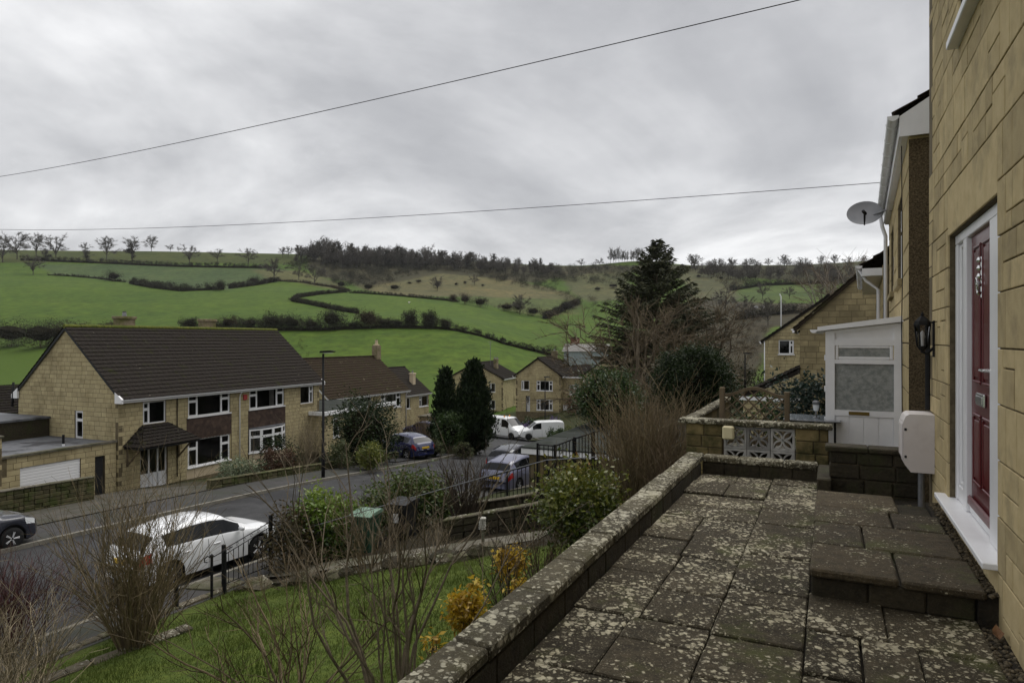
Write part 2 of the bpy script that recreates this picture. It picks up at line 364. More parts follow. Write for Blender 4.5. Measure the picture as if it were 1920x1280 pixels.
HROWS = [  # distance, image row of the ground there for each bearing above
    (110, [768] * 18),
    (165, [735, 735, 735, 735, 732, 730, 725, 722, 722, 726, 728, 728, 722, 715, 712, 705, 700, 700]),
    (250, [668, 660, 652, 640, 625, 617, 615, 613, 622, 652, 668, 668, 660, 650, 645, 640, 635, 635]),
    (330, [600, 596, 590, 588, 583, 577, 576, 585, 600, 622, 634, 628, 615, 607, 600, 595, 590, 590]),
    (430, [530, 535, 540, 545, 548, 548, 550, 557, 573, 588, 597, 592, 580, 571, 562, 555, 550, 550]),
    (540, [505, 510, 513, 520, 528, 530, 534, 540, 550, 555, 560, 558, 550, 545, 540, 530, 520, 520]),
    (640, [480, 484, 488, 492, 497, 500, 505, 512, 518, 525, 530, 525, 520, 516, 512, 505, 500, 500]),
    (740, [462, 464, 468, 470, 471, 474, 477, 482, 489, 496, 497, 489, 497, 497, 496, 488, 484, 480]),
]
_D = [r[0] for r in HROWS]; _PY = np.array([r[1] for r in HROWS], float)
_pxf = np.arange(-1200, 2601, 5.0); _PYF = np.stack([cr(PXS, row, _pxf) for row in _PY])      # rows x px
_df = np.concatenate([np.arange(110, 741, 3.0), [740.0]]); _TAB = cr(_D, _PYF, _df)           # distance x px
for i in range(1, len(_df)): _TAB[i] = np.minimum(_TAB[i], _TAB[i - 1] - .02)                 # the slope rises all the way
def hill_py(px, D):
    px = np.clip(px, -1200, 2600); fx = (px + 1200) / 5.0; ix = np.clip(fx.astype(int), 0, len(_pxf) - 2); tx = fx - ix
    fd = (np.clip(D, 110, 739.5) - 110) / 3.0; idd = np.clip(fd.astype(int), 0, len(_df) - 3); td = np.clip(fd - idd, 0, 1)
    a = _TAB[idd, ix] * (1 - tx) + _TAB[idd, ix + 1] * tx; b = _TAB[idd + 1, ix] * (1 - tx) + _TAB[idd + 1, ix + 1] * tx
    return a * (1 - td) + b * td
def near_z(x, y):
    X, Y = x * cT - y * sT, x * sT + y * cT
    zr = z_road(Y); s = X - x_road(Y)
    rise = np.clip(s - 4.8, 0, 10.9) * .252 + np.clip(s - 15.7, 0, 60) * .02
    fall = -np.clip(-5.3 - s, 0, 9.0) * .14 - np.clip(-14.3 - s, 0, 80) * .05
    return zr + np.where(s > 0, np.clip(s - HW, 0, .01) * 9 + rise, np.clip(-HW - s, 0, .01) * 9 + fall) - np.where(np.abs(s) < HW + .05, .06, 0)
def ZZ(x, y):
    x = np.asarray(x, float); y = np.asarray(y, float)
    zn = near_z(x, y); D = np.maximum(y, 60)
    px = 960 + F * x / D
    zh = (HY - hill_py(px, D)) * np.maximum(D, 110) / F
    t = np.clip((y - 85) / 40, 0, 1); t = t * t * (3 - 2 * t)
    zf = np.where(D > 740, zh * 0 + (HY - hill_py(px, np.minimum(D, 740))) * 740 / F + (D - 740) * .004, zh)
    return zn * (1 - t) + zf * t
def Z1(x, y): return float(ZZ(np.array([x]), np.array([y]))[0])
def on_ground(px, D): x = (px - 960) / F * D; return Vector((x, D, Z1(x, D)))
def hill_at(px, py):
    """the point of the far slope seen at this pixel"""
    col_ = _TAB[:, int(np.clip((px + 1200) / 5, 0, len(_pxf) - 1))]
    D = float(np.interp(-py, -col_, _df)); x = (px - 960) / F * D
    return Vector((x, D, Z1(x, D)))

def colour_ground_mat(name, bump=.5, bs=30., sc1=1.5, sc2=14., rough=.95):
    m = bpy.data.materials.new(name); m.use_nodes = True; nt = m.node_tree; nt.nodes.clear()
    pos = node(nt, 'ShaderNodeNewGeometry').outputs['Position']
    a = node(nt, 'ShaderNodeAttribute', attribute_name='col').outputs['Color']
    f1 = node(nt, 'ShaderNodeTexNoise', {'Vector': pos, 'Scale': sc1, 'Detail': 7, 'Roughness': .65}).outputs[0]
    f2 = node(nt, 'ShaderNodeTexNoise', {'Vector': pos, 'Scale': sc2, 'Detail': 5, 'Roughness': .7}).outputs[0]
    k = ramp(nt, f1, [(.3, (.76, .82, .85)), (.7, (1.24, 1.16, 1.08))]); k2 = ramp(nt, f2, [(.3, (.65, .65, .65)), (.7, (1.35, 1.35, 1.35))])
    f3 = node(nt, 'ShaderNodeTexNoise', {'Vector': pos, 'Scale': sc1 * 3.7, 'Detail': 6, 'Roughness': .7, 'Distortion': .6}).outputs[0]
    k3 = ramp(nt, f3, [(.38, (.88, .9, .9)), (.5, (1, 1, 1)), (.66, (1.2, 1.08, 1.1))])
    co = mixc(nt, 1, mixc(nt, 1, mixc(nt, 1, a, k, 'MULTIPLY'), k2, 'MULTIPLY'), k3, 'MULTIPLY')
    bp = node(nt, 'ShaderNodeBump', {'Strength': bump, 'Distance': .05, 'Height': node(nt, 'ShaderNodeTexNoise', {'Vector': pos, 'Scale': bs, 'Detail': 6}).outputs[0]})
    b = node(nt, 'ShaderNodeBsdfPrincipled', {'Base Color': co, 'Roughness': rough, 'Specular IOR Level': .15, 'Normal': bp.outputs[0]})
    nt.links.new(b.outputs[0], node(nt, 'ShaderNodeOutputMaterial').inputs[0])
    return m
def grid_mesh(name, Pts, colr, m, kind='structure'):
    a, b = Pts.shape[:2]; me = bpy.data.meshes.new(name)
    idx = np.arange(a * b).reshape(a, b)
    f = np.stack([idx[:-1, :-1], idx[:-1, 1:], idx[1:, 1:], idx[1:, :-1]], -1).reshape(-1, 4)
    n = len(f)
    me.vertices.add(a * b); me.vertices.foreach_set('co', Pts.astype(np.float32).ravel())
    me.loops.add(n * 4); me.loops.foreach_set('vertex_index', f.astype(np.int32).ravel())
    me.polygons.add(n); me.polygons.foreach_set('loop_start', np.arange(0, 4 * n, 4, dtype=np.int32)); me.update(calc_edges=True)
    at = me.attributes.new('col', 'FLOAT_COLOR', 'POINT')
    c4 = np.concatenate([colr.reshape(-1, 3), np.ones((a * b, 1))], 1); at.data.foreach_set('color', c4.astype(np.float32).ravel())
    return link(name, me, m, None, True, kind)
def inpoly(px, py, poly):
    r = np.zeros(px.shape, bool); n = len(poly)
    for i in range(n):
        x0, y0 = poly[i]; x1, y1 = poly[(i + 1) % n]
        c = ((y0 > py) != (y1 > py)) & (px < (x1 - x0) * (py - y0) / ((y1 - y0) or 1e-9) + x0); r ^= c
    return r
M['ground'] = colour_ground_mat('ground')
M['hill'] = colour_ground_mat('hill', .6, .35, .018, .25)
GRASS = (.066, .092, .016)
# near ground: gardens, verges and the land under the houses, in one sheet
def steps(a, b, c, d, fine, coarse): return np.concatenate([np.arange(a, b, coarse), np.arange(b, c, fine), np.arange(c, d + .1, coarse)])
gx = steps(-330, -34, 6, 60, .4, 4.0); gy = steps(-60, -4, 40, 150, .4, 3.0)
GX, GY = np.meshgrid(gx, gy); wx, wy = GX * cT + GY * sT, -GX * sT + GY * cT
wz = ZZ(wx, wy); S = GX - x_road(GY)
wz = wz + .04 * np.sin(GX * 1.7 + .6 * GY) * np.cos(GY * 1.3) * (np.abs(S) > 5.6)
gc = np.empty(GX.shape + (3,)); gc[:] = (.035, .04, .016)
gc[(S > 4.9) & (GY < 11.6)] = GRASS
gc[(S > 4.9) & (GY >= 11.6) & (GY < 22)] = (.024, .02, .012)
gc[(S < -5.4) & (GY < 24)] = (.05, .046, .03)
gc[S < -26] = (.046, .076, .012)
gc[(wy > 95)] = (.052, .090, .0105)
grid_mesh('ground', np.stack([wx, wy, wz], -1), gc, M['ground'])
# far side of the valley
hp = np.arange(-1100, 2500, 7.0); hd = np.concatenate([np.arange(128, 745, 3.5), [760, 800, 900, 1200, 2000, 4000, 7000]])
HP, HD = np.meshgrid(hp, hd); hx = (HP - 960) / F * HD; hz = ZZ(hx, HD) - .06
HPY = HY - F * hz / HD
hc = np.empty(HP.shape + (3,)); hc[:] = (.052, .090, .0105)
FIELDS = [((0.0468, 0.0593, 0.0140), [(-1200, 440), (560, 440), (560, 495), (300, 492), (90, 492), (-1200, 500)]),
          ((0.0499, 0.0764, 0.0265), [(60, 496), (300, 494), (540, 505), (600, 518), (520, 524), (430, 543), (330, 545), (240, 530), (100, 514)]),
          ((0.0819, 0.0842, 0.0343), [(470, 505), (560, 508), (650, 535), (640, 545), (560, 530), (500, 525)]),
          ((0.0920, 0.0874, 0.0390), [(660, 530), (760, 515), (830, 500), (960, 525), (1060, 548), (1095, 562), (1000, 562), (900, 556), (760, 556), (690, 546)]),
          ((0.0686, 0.0874, 0.0250), [(860, 556), (1095, 562), (1080, 590), (1000, 590), (930, 576)]),
          ((0.0718, 0.0764, 0.0328), [(1060, 500), (1180, 500), (1180, 560), (1110, 566), (1060, 545)]),
          ((0.0702, 0.0718, 0.0328), [(1270, 508), (1380, 510), (1400, 545), (1360, 575), (1290, 575)]),
          ((0.0562, 0.0842, 0.0187), [(1380, 535), (1560, 525), (1600, 560), (1390, 568)]),
          ((0.0452, 0.0468, 0.0218), [(1040, 500), (1900, 488), (1900, 530), (1540, 533), (1400, 520), (1300, 508), (1100, 512)]),
          ((0.0429, 0.0406, 0.0203), [(560, 470), (1060, 492), (1180, 500), (1000, 530), (830, 512), (700, 536), (600, 520)]),
          ((0.0406, 0.0359, 0.0203), [(1240, 600), (1300, 560), (1440, 568), (1700, 570), (1700, 600), (1450, 612), (1430, 660), (1400, 760), (1180, 760)])]
for c_, poly in FIELDS: hc[inpoly(HP + 5 * np.sin(HD * .05), HPY, poly)] = c_
hc[HD > 735] = (.056, .078, .02)
# soften the colour borders a little
for _ in range(1): hc[1:-1, 1:-1] = (hc[1:-1, 1:-1] * 2 + hc[:-2, 1:-1] + hc[2:, 1:-1] + hc[1:-1, :-2] + hc[1:-1, 2:]) / 6
grid_mesh('hillside', np.stack([hx, HD, hz], -1), hc, M['hill'])
# road, pavements, kerbs, paths
def strip(name, m, s0, s1, y0, y1, lift, step=.6, thick=0.):
    ys = np.arange(y0, y1 + .01, step); mb = MB(); vs = []
    for Y in ys:
        xc = float(x_road(Y)); zr = float(z_road(Y))
        for s in (s0, s1):
            v = W(xc + s, Y); vs.append((v.x, v.y, zr + lift))
        if thick:
            for s in (s0, s1):
                v = W(xc + s, Y); vs.append((v.x, v.y, zr + lift - thick))
    k = 4 if thick else 2; fs = []
    for i in range(len(ys) - 1):
        a, b = i * k, (i + 1) * k; fs.append((a, a + 1, b + 1, b))
        if thick: fs += [(a, b, b + 2, a + 2), (a + 1, a + 3, b + 3, b + 1)]
    mb.add(vs, fs); return mb.build(name, m, None, False, 'structure')
strip('road', M['asphalt'], -HW, HW, -50, 120, 0)
strip('pavement', M['pavement'], -5.35, -HW - .12, -50, 90, .115, thick=.15)
strip('pavement', M['pavement'], HW + .12, 4.75, -50, 90, .115, thick=.15)
strip('kerb', M['kerb'], -HW - .12, -HW, -50, 90, .12, thick=.2)
strip('kerb', M['kerb'], HW, HW + .12, -50, 90, .12, thick=.2)
def drape(name, m, pts, lift=.03, n=8, kind='structure', thick=.25):
    """four-cornered patch (terrace frame) laid on the ground"""
    a, b, c, d = [Vector(p) for p in pts]; mb = MB(); vs = []
    for i in range(n + 1):
        for j in range(n + 1):
            u_, v_ = i / n, j / n; p = (a * (1 - u_) + b * u_) * (1 - v_) + (d * (1 - u_) + c * u_) * v_
            q = W(p.x, p.y); vs.append((q.x, q.y, Z1(q.x, q.y) + lift))
    fs = [(i * (n + 1) + j, (i + 1) * (n + 1) + j, (i + 1) * (n + 1) + j + 1, i * (n + 1) + j + 1) for i in range(n) for j in range(n)]
    return mb.add(vs, fs).build(name, m, None, False, kind)
drape('driveway', M['drive'], [(-22.8, 8), (-22.8, 21.5), (-31, 21.5), (-31, 12)], .06, 14)
drape('driveway', M['asphalt'], [(-21.9, 31), (-22.1, 37.2), (-29, 37.2), (-29, 31)], .08, 10)
drape('driveway', M['concrete'], [(-12.6, 25), (-13.8, 37), (-9.5, 37), (-9.5, 25)], .05, 10)
# ---------------------------------------------------------------- house builder
def courses(w, h, ops, ch, sl, gable=None, r=rng):
    """stones of a coursed wall around openings: (xa0, xb0, xa1, xb1, z0, z1); gable = apex rise above h"""
    zs = sorted({0., h} | {z for o in ops for z in (o[1], o[1] + o[3]) if 0 < z < h}); out = []
    bands = []
    for a, b in zip(zs, zs[1:]):
        n = max(1, round((b - a) / ch)); bands += [(a + (b - a) * i / n, a + (b - a) * (i + 1) / n) for i in range(n)]
    for a, b in bands:
        m_ = (a + b) / 2; iv = [(0., w)]
        for o in ops:
            if o[1] < m_ < o[1] + o[3]:
                iv = [q for p in iv for q in ((p[0], min(p[1], o[0])), (max(p[0], o[0] + o[2]), p[1])) if q[1] - q[0] > .02]
        for p in iv:
            x = p[0]; first = True
            while x < p[1] - .01:
                l = r.uniform(*sl) * (r.uniform(.4, 1) if first else 1); first = False
                e = p[1] if p[1] - x - l < sl[0] * .5 else x + l
                out.append((x, e, x, e, a, b)); x = e
    if gable:
        n = max(2, round(gable / ch))
        for i in range(n):
            a, b = h + gable * i / n, h + gable * (i + 1) / n
            f0, f1 = i / n * w / 2, (i + 1) / n * w / 2
            x = f0; x1 = f1; e1 = w - f1
            cuts = [x1]
            while cuts[-1] < e1 - sl[0]: cuts.append(min(e1, cuts[-1] + r.uniform(*sl)))
            cuts[-1] = e1
            if len(cuts) == 1: cuts.append(e1)
            for k in range(len(cuts) - 1):
                l0 = f0 if k == 0 else cuts[k]; r0 = w - f0 if k == len(cuts) - 2 else cuts[k + 1]
                out.append((l0, r0, cuts[k], cuts[k + 1], a, b))
    return out
def FM(ox, oy, oz, ang):
    """facade frame: x along the wall (to the right seen from outside), y into the wall, z up"""
    return Matrix.Translation((ox, oy, oz)) @ Matrix.Rotation(ang, 4, 'Z')
def wall(par, fm, w, h, ops=(), gable=None, m='stone_far', mm='mortar_far', ch=.22, sl=(.3, .6), thick=.22, name='wall'):
    st = courses(w, h, ops, ch, sl, gable)
    core = MB(fm)
    for a in st: core.prism([(a[0], a[4]), (a[1], a[4]), (a[3], a[5]), (a[2], a[5])], .012, thick, 'y')
    base = core.build(name, M[mm], par)
    face = MB(fm)
    for a in st: face.stone(*a, yf=rng.uniform(-.004, .004), g=.009, c=.006)
    face.build('stones', M[m], base, kind='stuff')
    return base
def window(par, fm, x, z, w, h, lay='c', fw=.06, curtain=None, sill='upvc_far', sill_h=.07, glass='glass', fm_mat='upvc_far', dep=.06, room=True):
    """lay: one letter per light, left to right: c = casement with a top light, f = fixed pane, o = plain casement"""
    fr = MB(fm); y0, y1 = dep, dep + .06
    fr.box(x, x + w, y0, y1, z, z + fw); fr.box(x, x + w, y0, y1, z + h - fw, z + h)
    fr.box(x, x + fw, y0 + .001, y1 - .001, z + fw, z + h - fw); fr.box(x + w - fw, x + w, y0 + .001, y1 - .001, z + fw, z + h - fw)
    wt = {'c': 1., 'o': 1., 'f': 2.6, 'g': 1.6}; tot = sum(wt[l] for l in lay); xs = [x]
    for l in lay: xs.append(xs[-1] + w * wt[l] / tot)
    panes = []
    for i, l in enumerate(lay):
        a, b = xs[i] + (fw if i == 0 else fw * .5), xs[i + 1] - (fw if i == len(lay) - 1 else fw * .5)
        if i: fr.box(xs[i] - fw * .5, xs[i] + fw * .5, y0 - .004, y1 - .002, z + fw, z + h - fw)
        bz, tz = z + fw, z + h - fw
        if l == 'c':
            t = bz + (tz - bz) * .68; fr.box(a, b, y0 - .003, y1 - .002, t - fw * .6, t + fw * .6)
            for u0, u1 in ((bz, t - fw * .6), (t + fw * .6, tz)):
                for q in ((a, a + .035, u0, u1), (b - .035, b, u0, u1), (a + .035, b - .035, u0, u0 + .035), (a + .035, b - .035, u1 - .035, u1)):
                    fr.box(q[0], q[1], y0 - .012, y0 + .03, q[2], q[3])
            panes += [(a, b, bz, t - fw * .6), (a, b, t + fw * .6, tz)]
        else:
            if l == 'o':
                for q in ((a, a + .04, bz, tz), (b - .04, b, bz, tz), (a + .04, b - .04, bz, bz + .04), (a + .04, b - .04, tz - .04, tz)):
                    fr.box(q[0], q[1], y0 - .012, y0 + .03, q[2], q[3])
            panes.append((a, b, bz, tz))
    o = fr.build('window', M[fm_mat], par)
    for a, b, c, d in panes:
        MB(fm).add([(a, y0 + .035, c), (b, y0 + .035, c), (b, y0 + .035, d), (a, y0 + .035, d)], [(0, 1, 2, 3)]).build('pane', M[glass], o)
    if room:
        rb = MB(fm); q = .7
        for f in ([(x, y1, z), (x, q, z), (x, q, z + h), (x, y1, z + h)], [(x + w, y1, z), (x + w, q, z), (x + w, q, z + h), (x + w, y1, z + h)],
                  [(x, y1, z), (x + w, y1, z), (x + w, q, z), (x, q, z)], [(x, y1, z + h), (x + w, y1, z + h), (x + w, q, z + h), (x, q, z + h)],
                  [(x, q, z), (x + w, q, z), (x + w, q, z + h), (x, q, z + h)]): rb.add(f, [(0, 1, 2, 3)])
        rb.build('room', M['room'], o)
    for (c0, c1) in (curtain or ()):
        cb = MB(fm); n = 14; vs = []
        for i in range(n + 1):
            xx = x + w * (c0 + (c1 - c0) * i / n); yy = y1 + .07 + .02 * math.sin(i * 2.3)
            vs += [(xx, yy, z + .03), (xx, yy, z + h - .03)]
        cb.add(vs, [(2 * i, 2 * i + 2, 2 * i + 3, 2 * i + 1) for i in range(n)]).build('curtain', M['curtain'], o)
    if sill: MB(fm).cbox(x - .06, x + w + .06, -.06, y1, z - sill_h, z - .003, .008).build('sill', M[sill], o)
    return o
def tiles(par, ea, eb, ra, rb, m='tile', cl=.30, tw=.30, name='roof', lift=.0):
    """one roof slope from eaves line ea-eb up to ridge line ra-rb, laid in stepped courses of profiled tiles"""
    ea, eb, ra, rb = [Vector(p) for p in (ea, eb, ra, rb)]
    nrm = (eb - ea).cross(ra - ea).normalized()
    if nrm.z < 0: nrm = -nrm
    mb = MB(); n = max(2, round((ra - ea).length / cl))
    for i in range(n):
        t0, t1 = i / n, (i + 1) / n + .012
        l0, r0 = ea.lerp(ra, t0), eb.lerp(rb, t0); l1, r1 = ea.lerp(ra, t1), eb.lerp(rb, t1)
        k = max(2, round((r0 - l0).length / tw)); vs = []; off = 0
        prof = ((0, 0), (.62, .002), (.72, .016), (.92, .016), (.985, .0), (.99, -.006))
        pts = []
        for j in range(k + 1):
            jj = rng.uniform(-.005, .005)
            for q, hgt in prof:
                u_ = (j - off + q) / k
                if 0 <= u_ <= 1: pts.append((u_, hgt + jj))
        base = len(vs)
        for u_, hgt in pts:
            lo = l0.lerp(r0, u_); hi = l1.lerp(r1, u_)
            vs += [lo + nrm * (.005 + hgt), lo + nrm * (.055 + hgt), hi + nrm * (.012 + hgt)]
        for j in range(len(pts) - 1):
            a, b = 3 * j, 3 * j + 3
            mb.add([vs[a], vs[b], vs[b + 1], vs[a + 1], vs[a + 2], vs[b + 2]], [(0, 1, 2, 3), (3, 2, 5, 4)], (math.sin(int(pts[j][0] * k + off) * 12.99 + i * 78.2) * 4375.5) % 1)
    o = mb.build(name, M[m], par)
    return o
def ridge_tiles(par, a, b, m='moss', r=.11, name='ridge'):
    a, b = Vector(a), Vector(b); n = max(2, round((b - a).length / .42)); mb = MB()
    for i in range(n): mb.tube([a.lerp(b, (i + .02) / n), a.lerp(b, (i + .98) / n)], [r * rng.uniform(.95, 1.05)] * 2, 8)
    return mb.build(name, M[m], par)
def gutter(par, a, b, r=.06, m='upvc_far', brackets=0, name='gutter'):
    a, b = Vector(a), Vector(b); g = MB(); d = (b - a).normalized(); side = d.cross(Vector((0, 0, 1)))
    vs = []; n = 7
    for p in (a, b):
        for rr in (r, r - .008):
            for k in range(n): t = math.pi * k / (n - 1); vs.append(p + side * rr * math.cos(t) - Vector((0, 0, 1)) * rr * math.sin(t))
    fs = []
    for k in range(n - 1): fs += [(k, k + 1, 2 * n + k + 1, 2 * n + k), (n + k, 3 * n + k, 3 * n + k + 1, n + k + 1)]
    for e in (0, 2 * n): fs.append(tuple(range(e, e + n)))
    g.add(vs, fs); o = g.build(name, M[m], par)
    for i in range(brackets):
        p = a.lerp(b, (i + .5) / brackets); bk = MB()
        vs = []
        for off in (-.015, .015):
            for rr in (r + .008, r - .001):
                for k in range(n): t = math.pi * k / (n - 1); vs.append(p + d * off + side * rr * math.cos(t) - Vector((0, 0, 1)) * rr * math.sin(t))
        fs = []
        for k in range(n - 1): fs += [(k, k + 1, 2 * n + k + 1, 2 * n + k), (k, n + k, n + k + 1, k + 1), (2 * n + k, 2 * n + k + 1, 3 * n + k + 1, 3 * n + k)]
        bk.add(vs, fs).build('bracket', M[m], o)
    return o
def pipe(par, pts, r=.035, m='upvc_far', name='downpipe', n=8): return MB().tube(pts, r, n).build(name, M[m], par, True)
def gable_roof(par, w, d, h, rise, axis='x', over=.2, eav=.3, m='tile', ridge_m='moss', barge='upvc_far', gut=True, cl=.3, tw=.3):
    """roof over a w x d plan; ridge along local x or y"""
    if axis == 'x':
        k = rise / (d / 2); dz = eav * k
        tiles(par, (-over, -eav, h - dz), (w + over, -eav, h - dz), (-over, d / 2, h + rise), (w + over, d / 2, h + rise), m, cl, tw)
        tiles(par, (w + over, d + eav, h - dz), (-over, d + eav, h - dz), (w + over, d / 2, h + rise), (-over, d / 2, h + rise), m, cl, tw)
        ridge_tiles(par, (-over, d / 2, h + rise + .02), (w + over, d / 2, h + rise + .02), ridge_m)
        for x in (-over + .03, w + over - .05):
            mb = MB()
            mb.prism([(-eav, h - dz - .16), (-eav, h - dz + .0), (d / 2, h + rise + .0), (d / 2, h + rise - .17)], x, x + .025, 'x')
            mb.prism([(d + eav, h - dz - .16), (d + eav, h - dz + .0), (d / 2, h + rise + .0), (d / 2, h + rise - .17)], x, x + .025, 'x')
            mb.build('bargeboard', M[barge], par)
        if gut:
            MB().box(-over, w + over, -eav + .02, -eav + .045, h - dz - .16, h - dz - .005).build('fascia', M['upvc_far'], par)
            MB().box(-over, w + over, -eav + .046, .0, h - dz - .155, h - dz - .13).build('soffit', M['upvc_far'], par)
            gutter(par, (-over, -eav - .05, h - dz - .01), (w + over, -eav - .05, h - dz - .01))
    else:
        k = rise / (w / 2); dz = eav * k
        tiles(par, (-eav, d + over, h - dz), (-eav, -over, h - dz), (w / 2, d + over, h + rise), (w / 2, -over, h + rise), m, cl, tw)
        tiles(par, (w + eav, -over, h - dz), (w + eav, d + over, h - dz), (w / 2, -over, h + rise), (w / 2, d + over, h + rise), m, cl, tw)
        ridge_tiles(par, (w / 2, -over, h + rise + .02), (w / 2, d + over, h + rise + .02), ridge_m)
        for y in (-over + .03, d + over - .05):
            mb = MB()
            mb.prism([(-eav, h - dz - .16), (-eav, h - dz), (w / 2, h + rise), (w / 2, h + rise - .17)], y, y + .025, 'y')
            mb.prism([(w + eav, h - dz - .16), (w + eav, h - dz), (w / 2, h + rise), (w / 2, h + rise - .17)], y, y + .025, 'y')
            mb.build('bargeboard', M[barge], par)
        if gut:
            for x, s in ((-eav - .05, 1), (w + eav + .05, -1)):
                gutter(par, (x, -over, h - dz - .01), (x, d + over, h - dz - .01))
                MB().box(min(x, x + s * .09), max(x, x + s * .09), -over, d + over, h - dz - .16, h - dz - .07).build('fascia', M['upvc_far'], par)
def chimney(par, x, y, z0, z1, a=.9, b=.55, pots=1, m='chimney'):
    o = MB().cbox(x - a / 2, x + a / 2, y - b / 2, y + b / 2, z0, z1, .01).cbox(x - a / 2 - .06, x + a / 2 + .06, y - b / 2 - .06, y + b / 2 + .06, z1 - .14, z1 + .02, .02).build('chimney', M[m], par)
    for i in range(pots):
        px = x + (i - (pots - 1) / 2) * .4
        MB().lathe([(.11, z1), (.12, z1 + .05), (.09, z1 + .25), (.11, z1 + .3)], 10, (px, y, 0)).build('chimney_pot', M['grey_metal'], o)
    return o
def walls4(par, w, d, h, F_=(), L_=(), R_=(), rise=0, axis='x', m='stone_far', ch=.22, back=True):
    wall(par, FM(0, 0, 0, 0), w, h, F_, rise if axis == 'y' else None, m, ch=ch)
    wall(par, FM(0, d, 0, R(-90)), d, h, L_, rise if axis == 'x' else None, m, ch=ch)
    wall(par, FM(w, 0, 0, R(90)), d, h, R_, rise if axis == 'x' else None, m, ch=ch)
    MB().box(.02, w - .02, .02, d - .02, -2.0, -.01).build('foundation', M['mortar_far'], par)
    if back: MB().box(.2, w - .2, d - .2, d, 0, h).build('back_wall', M['mortar_far'], par)
def win(par, fm, lst, **kw):
    for q in lst:
        x, z, ww, hh, lay = q[:5]; ex = dict(q[5]) if len(q) > 5 else {}
        window(par, fm, x, z, ww, hh, lay, **{**kw, **ex})
ops = lambda l: [q[:4] for q in l]

# ---------------------------------------------------------------- the long pair of houses across the road
z1b = -7.65
p0 = P(222, 0, 33.0)
RZ1 = R(90) - R(23.2)
h1 = thing('semi_detached_houses', 'long pair of stone houses with dark tiled roof and brown hung-tile panels', 'house', (p0.x, p0.y, z1b), RZ1)
w1, d1, e1, r1 = 15.0, 7.8, 4.95, 3.35
tn = dict(sill='stone_grey', sill_h=.1)
fl = [(1.35, 3.3, 1.35, 1.15, 'cf', tn), (4.1, 3.38, 2.95, 1.27, 'cfc'),
      (8.55, 3.38, 3.0, 1.27, 'cfc', dict(curtain=[(.62, .76), (.02, .1)])), (13.1, 3.3, 1.3, 1.2, 'fc', tn),
      (4.1, .62, 2.95, 1.5, 'cfc')]
panels = [(4.0, 2.12, 3.15, 1.2), (8.45, 2.12, 3.2, 1.2)]
gl = [(4.55, 2.62, .62, 1.4, 'c', dict(sill='stone_grey', sill_h=.1))]
opsF = [q[:4] for q in fl[:2]] + [(4.0, 0, 3.15, 3.31), (8.45, 0, 3.2, 3.31), (1.2, 0, 1.6, 2.2)] + [q[:4] for q in fl[2:4]]
walls4(h1, w1, d1, e1, opsF, ops(gl), (), r1, 'x')
win(h1, FM(0, 0, 0, 0), fl); win(h1, FM(0, d1, 0, R(-90)), gl)
MB().box(4.0, 7.15, .02, .2, 0, .55).build('plinth', M['render_cream'], h1)
for x in (4.0, 7.05): MB().box(x, x + .1, .04, .2, .55, 2.2).build('jamb', M['stone_far'], h1)
def hung(par, fm, x, z, w, h, name='tile_hung_panel'):
    b = MB(fm).box(x, x + w, .03, .2, z, z + h).build(name, M['plastic'], par); mb = MB(fm); rows = 7; n = 14
    for i in range(rows):
        zz = z + h * (i + 1) / rows
        for j in range(n + 1):
            cx_ = x + w * (j + (.5 if i % 2 else 0)) / n; hw_ = w / n * .49
            a, bb = max(x, cx_ - hw_), min(x + w, cx_ + hw_)
            if bb - a < .03: continue
            lo = zz - h / rows * 1.35
            mb.add([(a, .025 - .004, zz), (bb, .021, zz), (bb, -.006, lo + .07), ((a + bb) / 2, -.012, max(lo, z - .02)), (a, -.006, lo + .07)], [(0, 4, 3, 2, 1)])
    mb.build('hung_tiles', M['hungtile'], b, kind='stuff')
for x, z, ww, hh in panels: hung(h1, FM(0, 0, 0, 0), x, z, ww, hh)
# shallow bow window of the right-hand house
bw = MB(); bow = [(8.5, -.02), (9.15, -.38), (10.05, -.48), (10.95, -.38), (11.6, -.02)]
for (xa, ya), (xb, yb) in zip(bow, bow[1:]):
    fmx = Matrix.Translation((xa, ya, 0)) @ Matrix.Rotation(math.atan2(yb - ya, xb - xa), 4, 'Z'); L = math.hypot(xb - xa, yb - ya)
    window(h1, fmx, 0, .75, L, 1.42, 'c', dep=0, room=False, sill='upvc_far', curtain=[(.1, .9)] if xa < 8.6 else None)
    MB(fmx).box(0, L, .0, .2, 0, .68).build('bow_base', M['render_cream'], h1)
MB().prism([(p[0], p[1]) for p in [(8.45, .1)] + bow + [(11.65, .1)]][::-1], 2.16, 2.24, 'z').build('bow_roof', M['felt'], h1)
MB().box(8.5, 11.6, .5, .55, .3, 2.2).build('room', M['room'], h1)
gable_roof(h1, w1, d1, e1, r1, 'x', .12, .32, 'tile', 'moss', 'plastic')
for x in (-.13, w1 + .03): MB().prism([(-.4, e1 - .45), (-.4, e1 - .24), (.1, e1 + .1), (.1, e1 - .45)], x, x + .1, 'x').build('boxed_eave', M['upvc_far'], h1)
MB().prism([(d1 + .4, e1 - .45), (d1 + .4, e1 - .24), (d1 - .1, e1 + .1), (d1 - .1, e1 - .45)], -.13, -.03, 'x').build('boxed_eave', M['upvc_far'], h1)
pipe(h1, [(7.72, -.33, e1 - .32), (7.72, -.1, e1 - .6), (7.72, -.06, e1 - .8), (7.72, -.06, .1)])
pipe(h1, [(3.35, -.05, e1 - .3), (3.35, -.05, .3)], .03, 'tile_brown')
pipe(h1, [(-.1, d1 + .35, e1 - .9), (-.1, d1 + .3, e1 - .5), (-.1, d1 + .25, e1 + .4)], .06, 'black_metal')
chimney(h1, 3.5, d1 / 2 + .35, e1 + r1 - .6, e1 + r1 + .62, .95, .55)
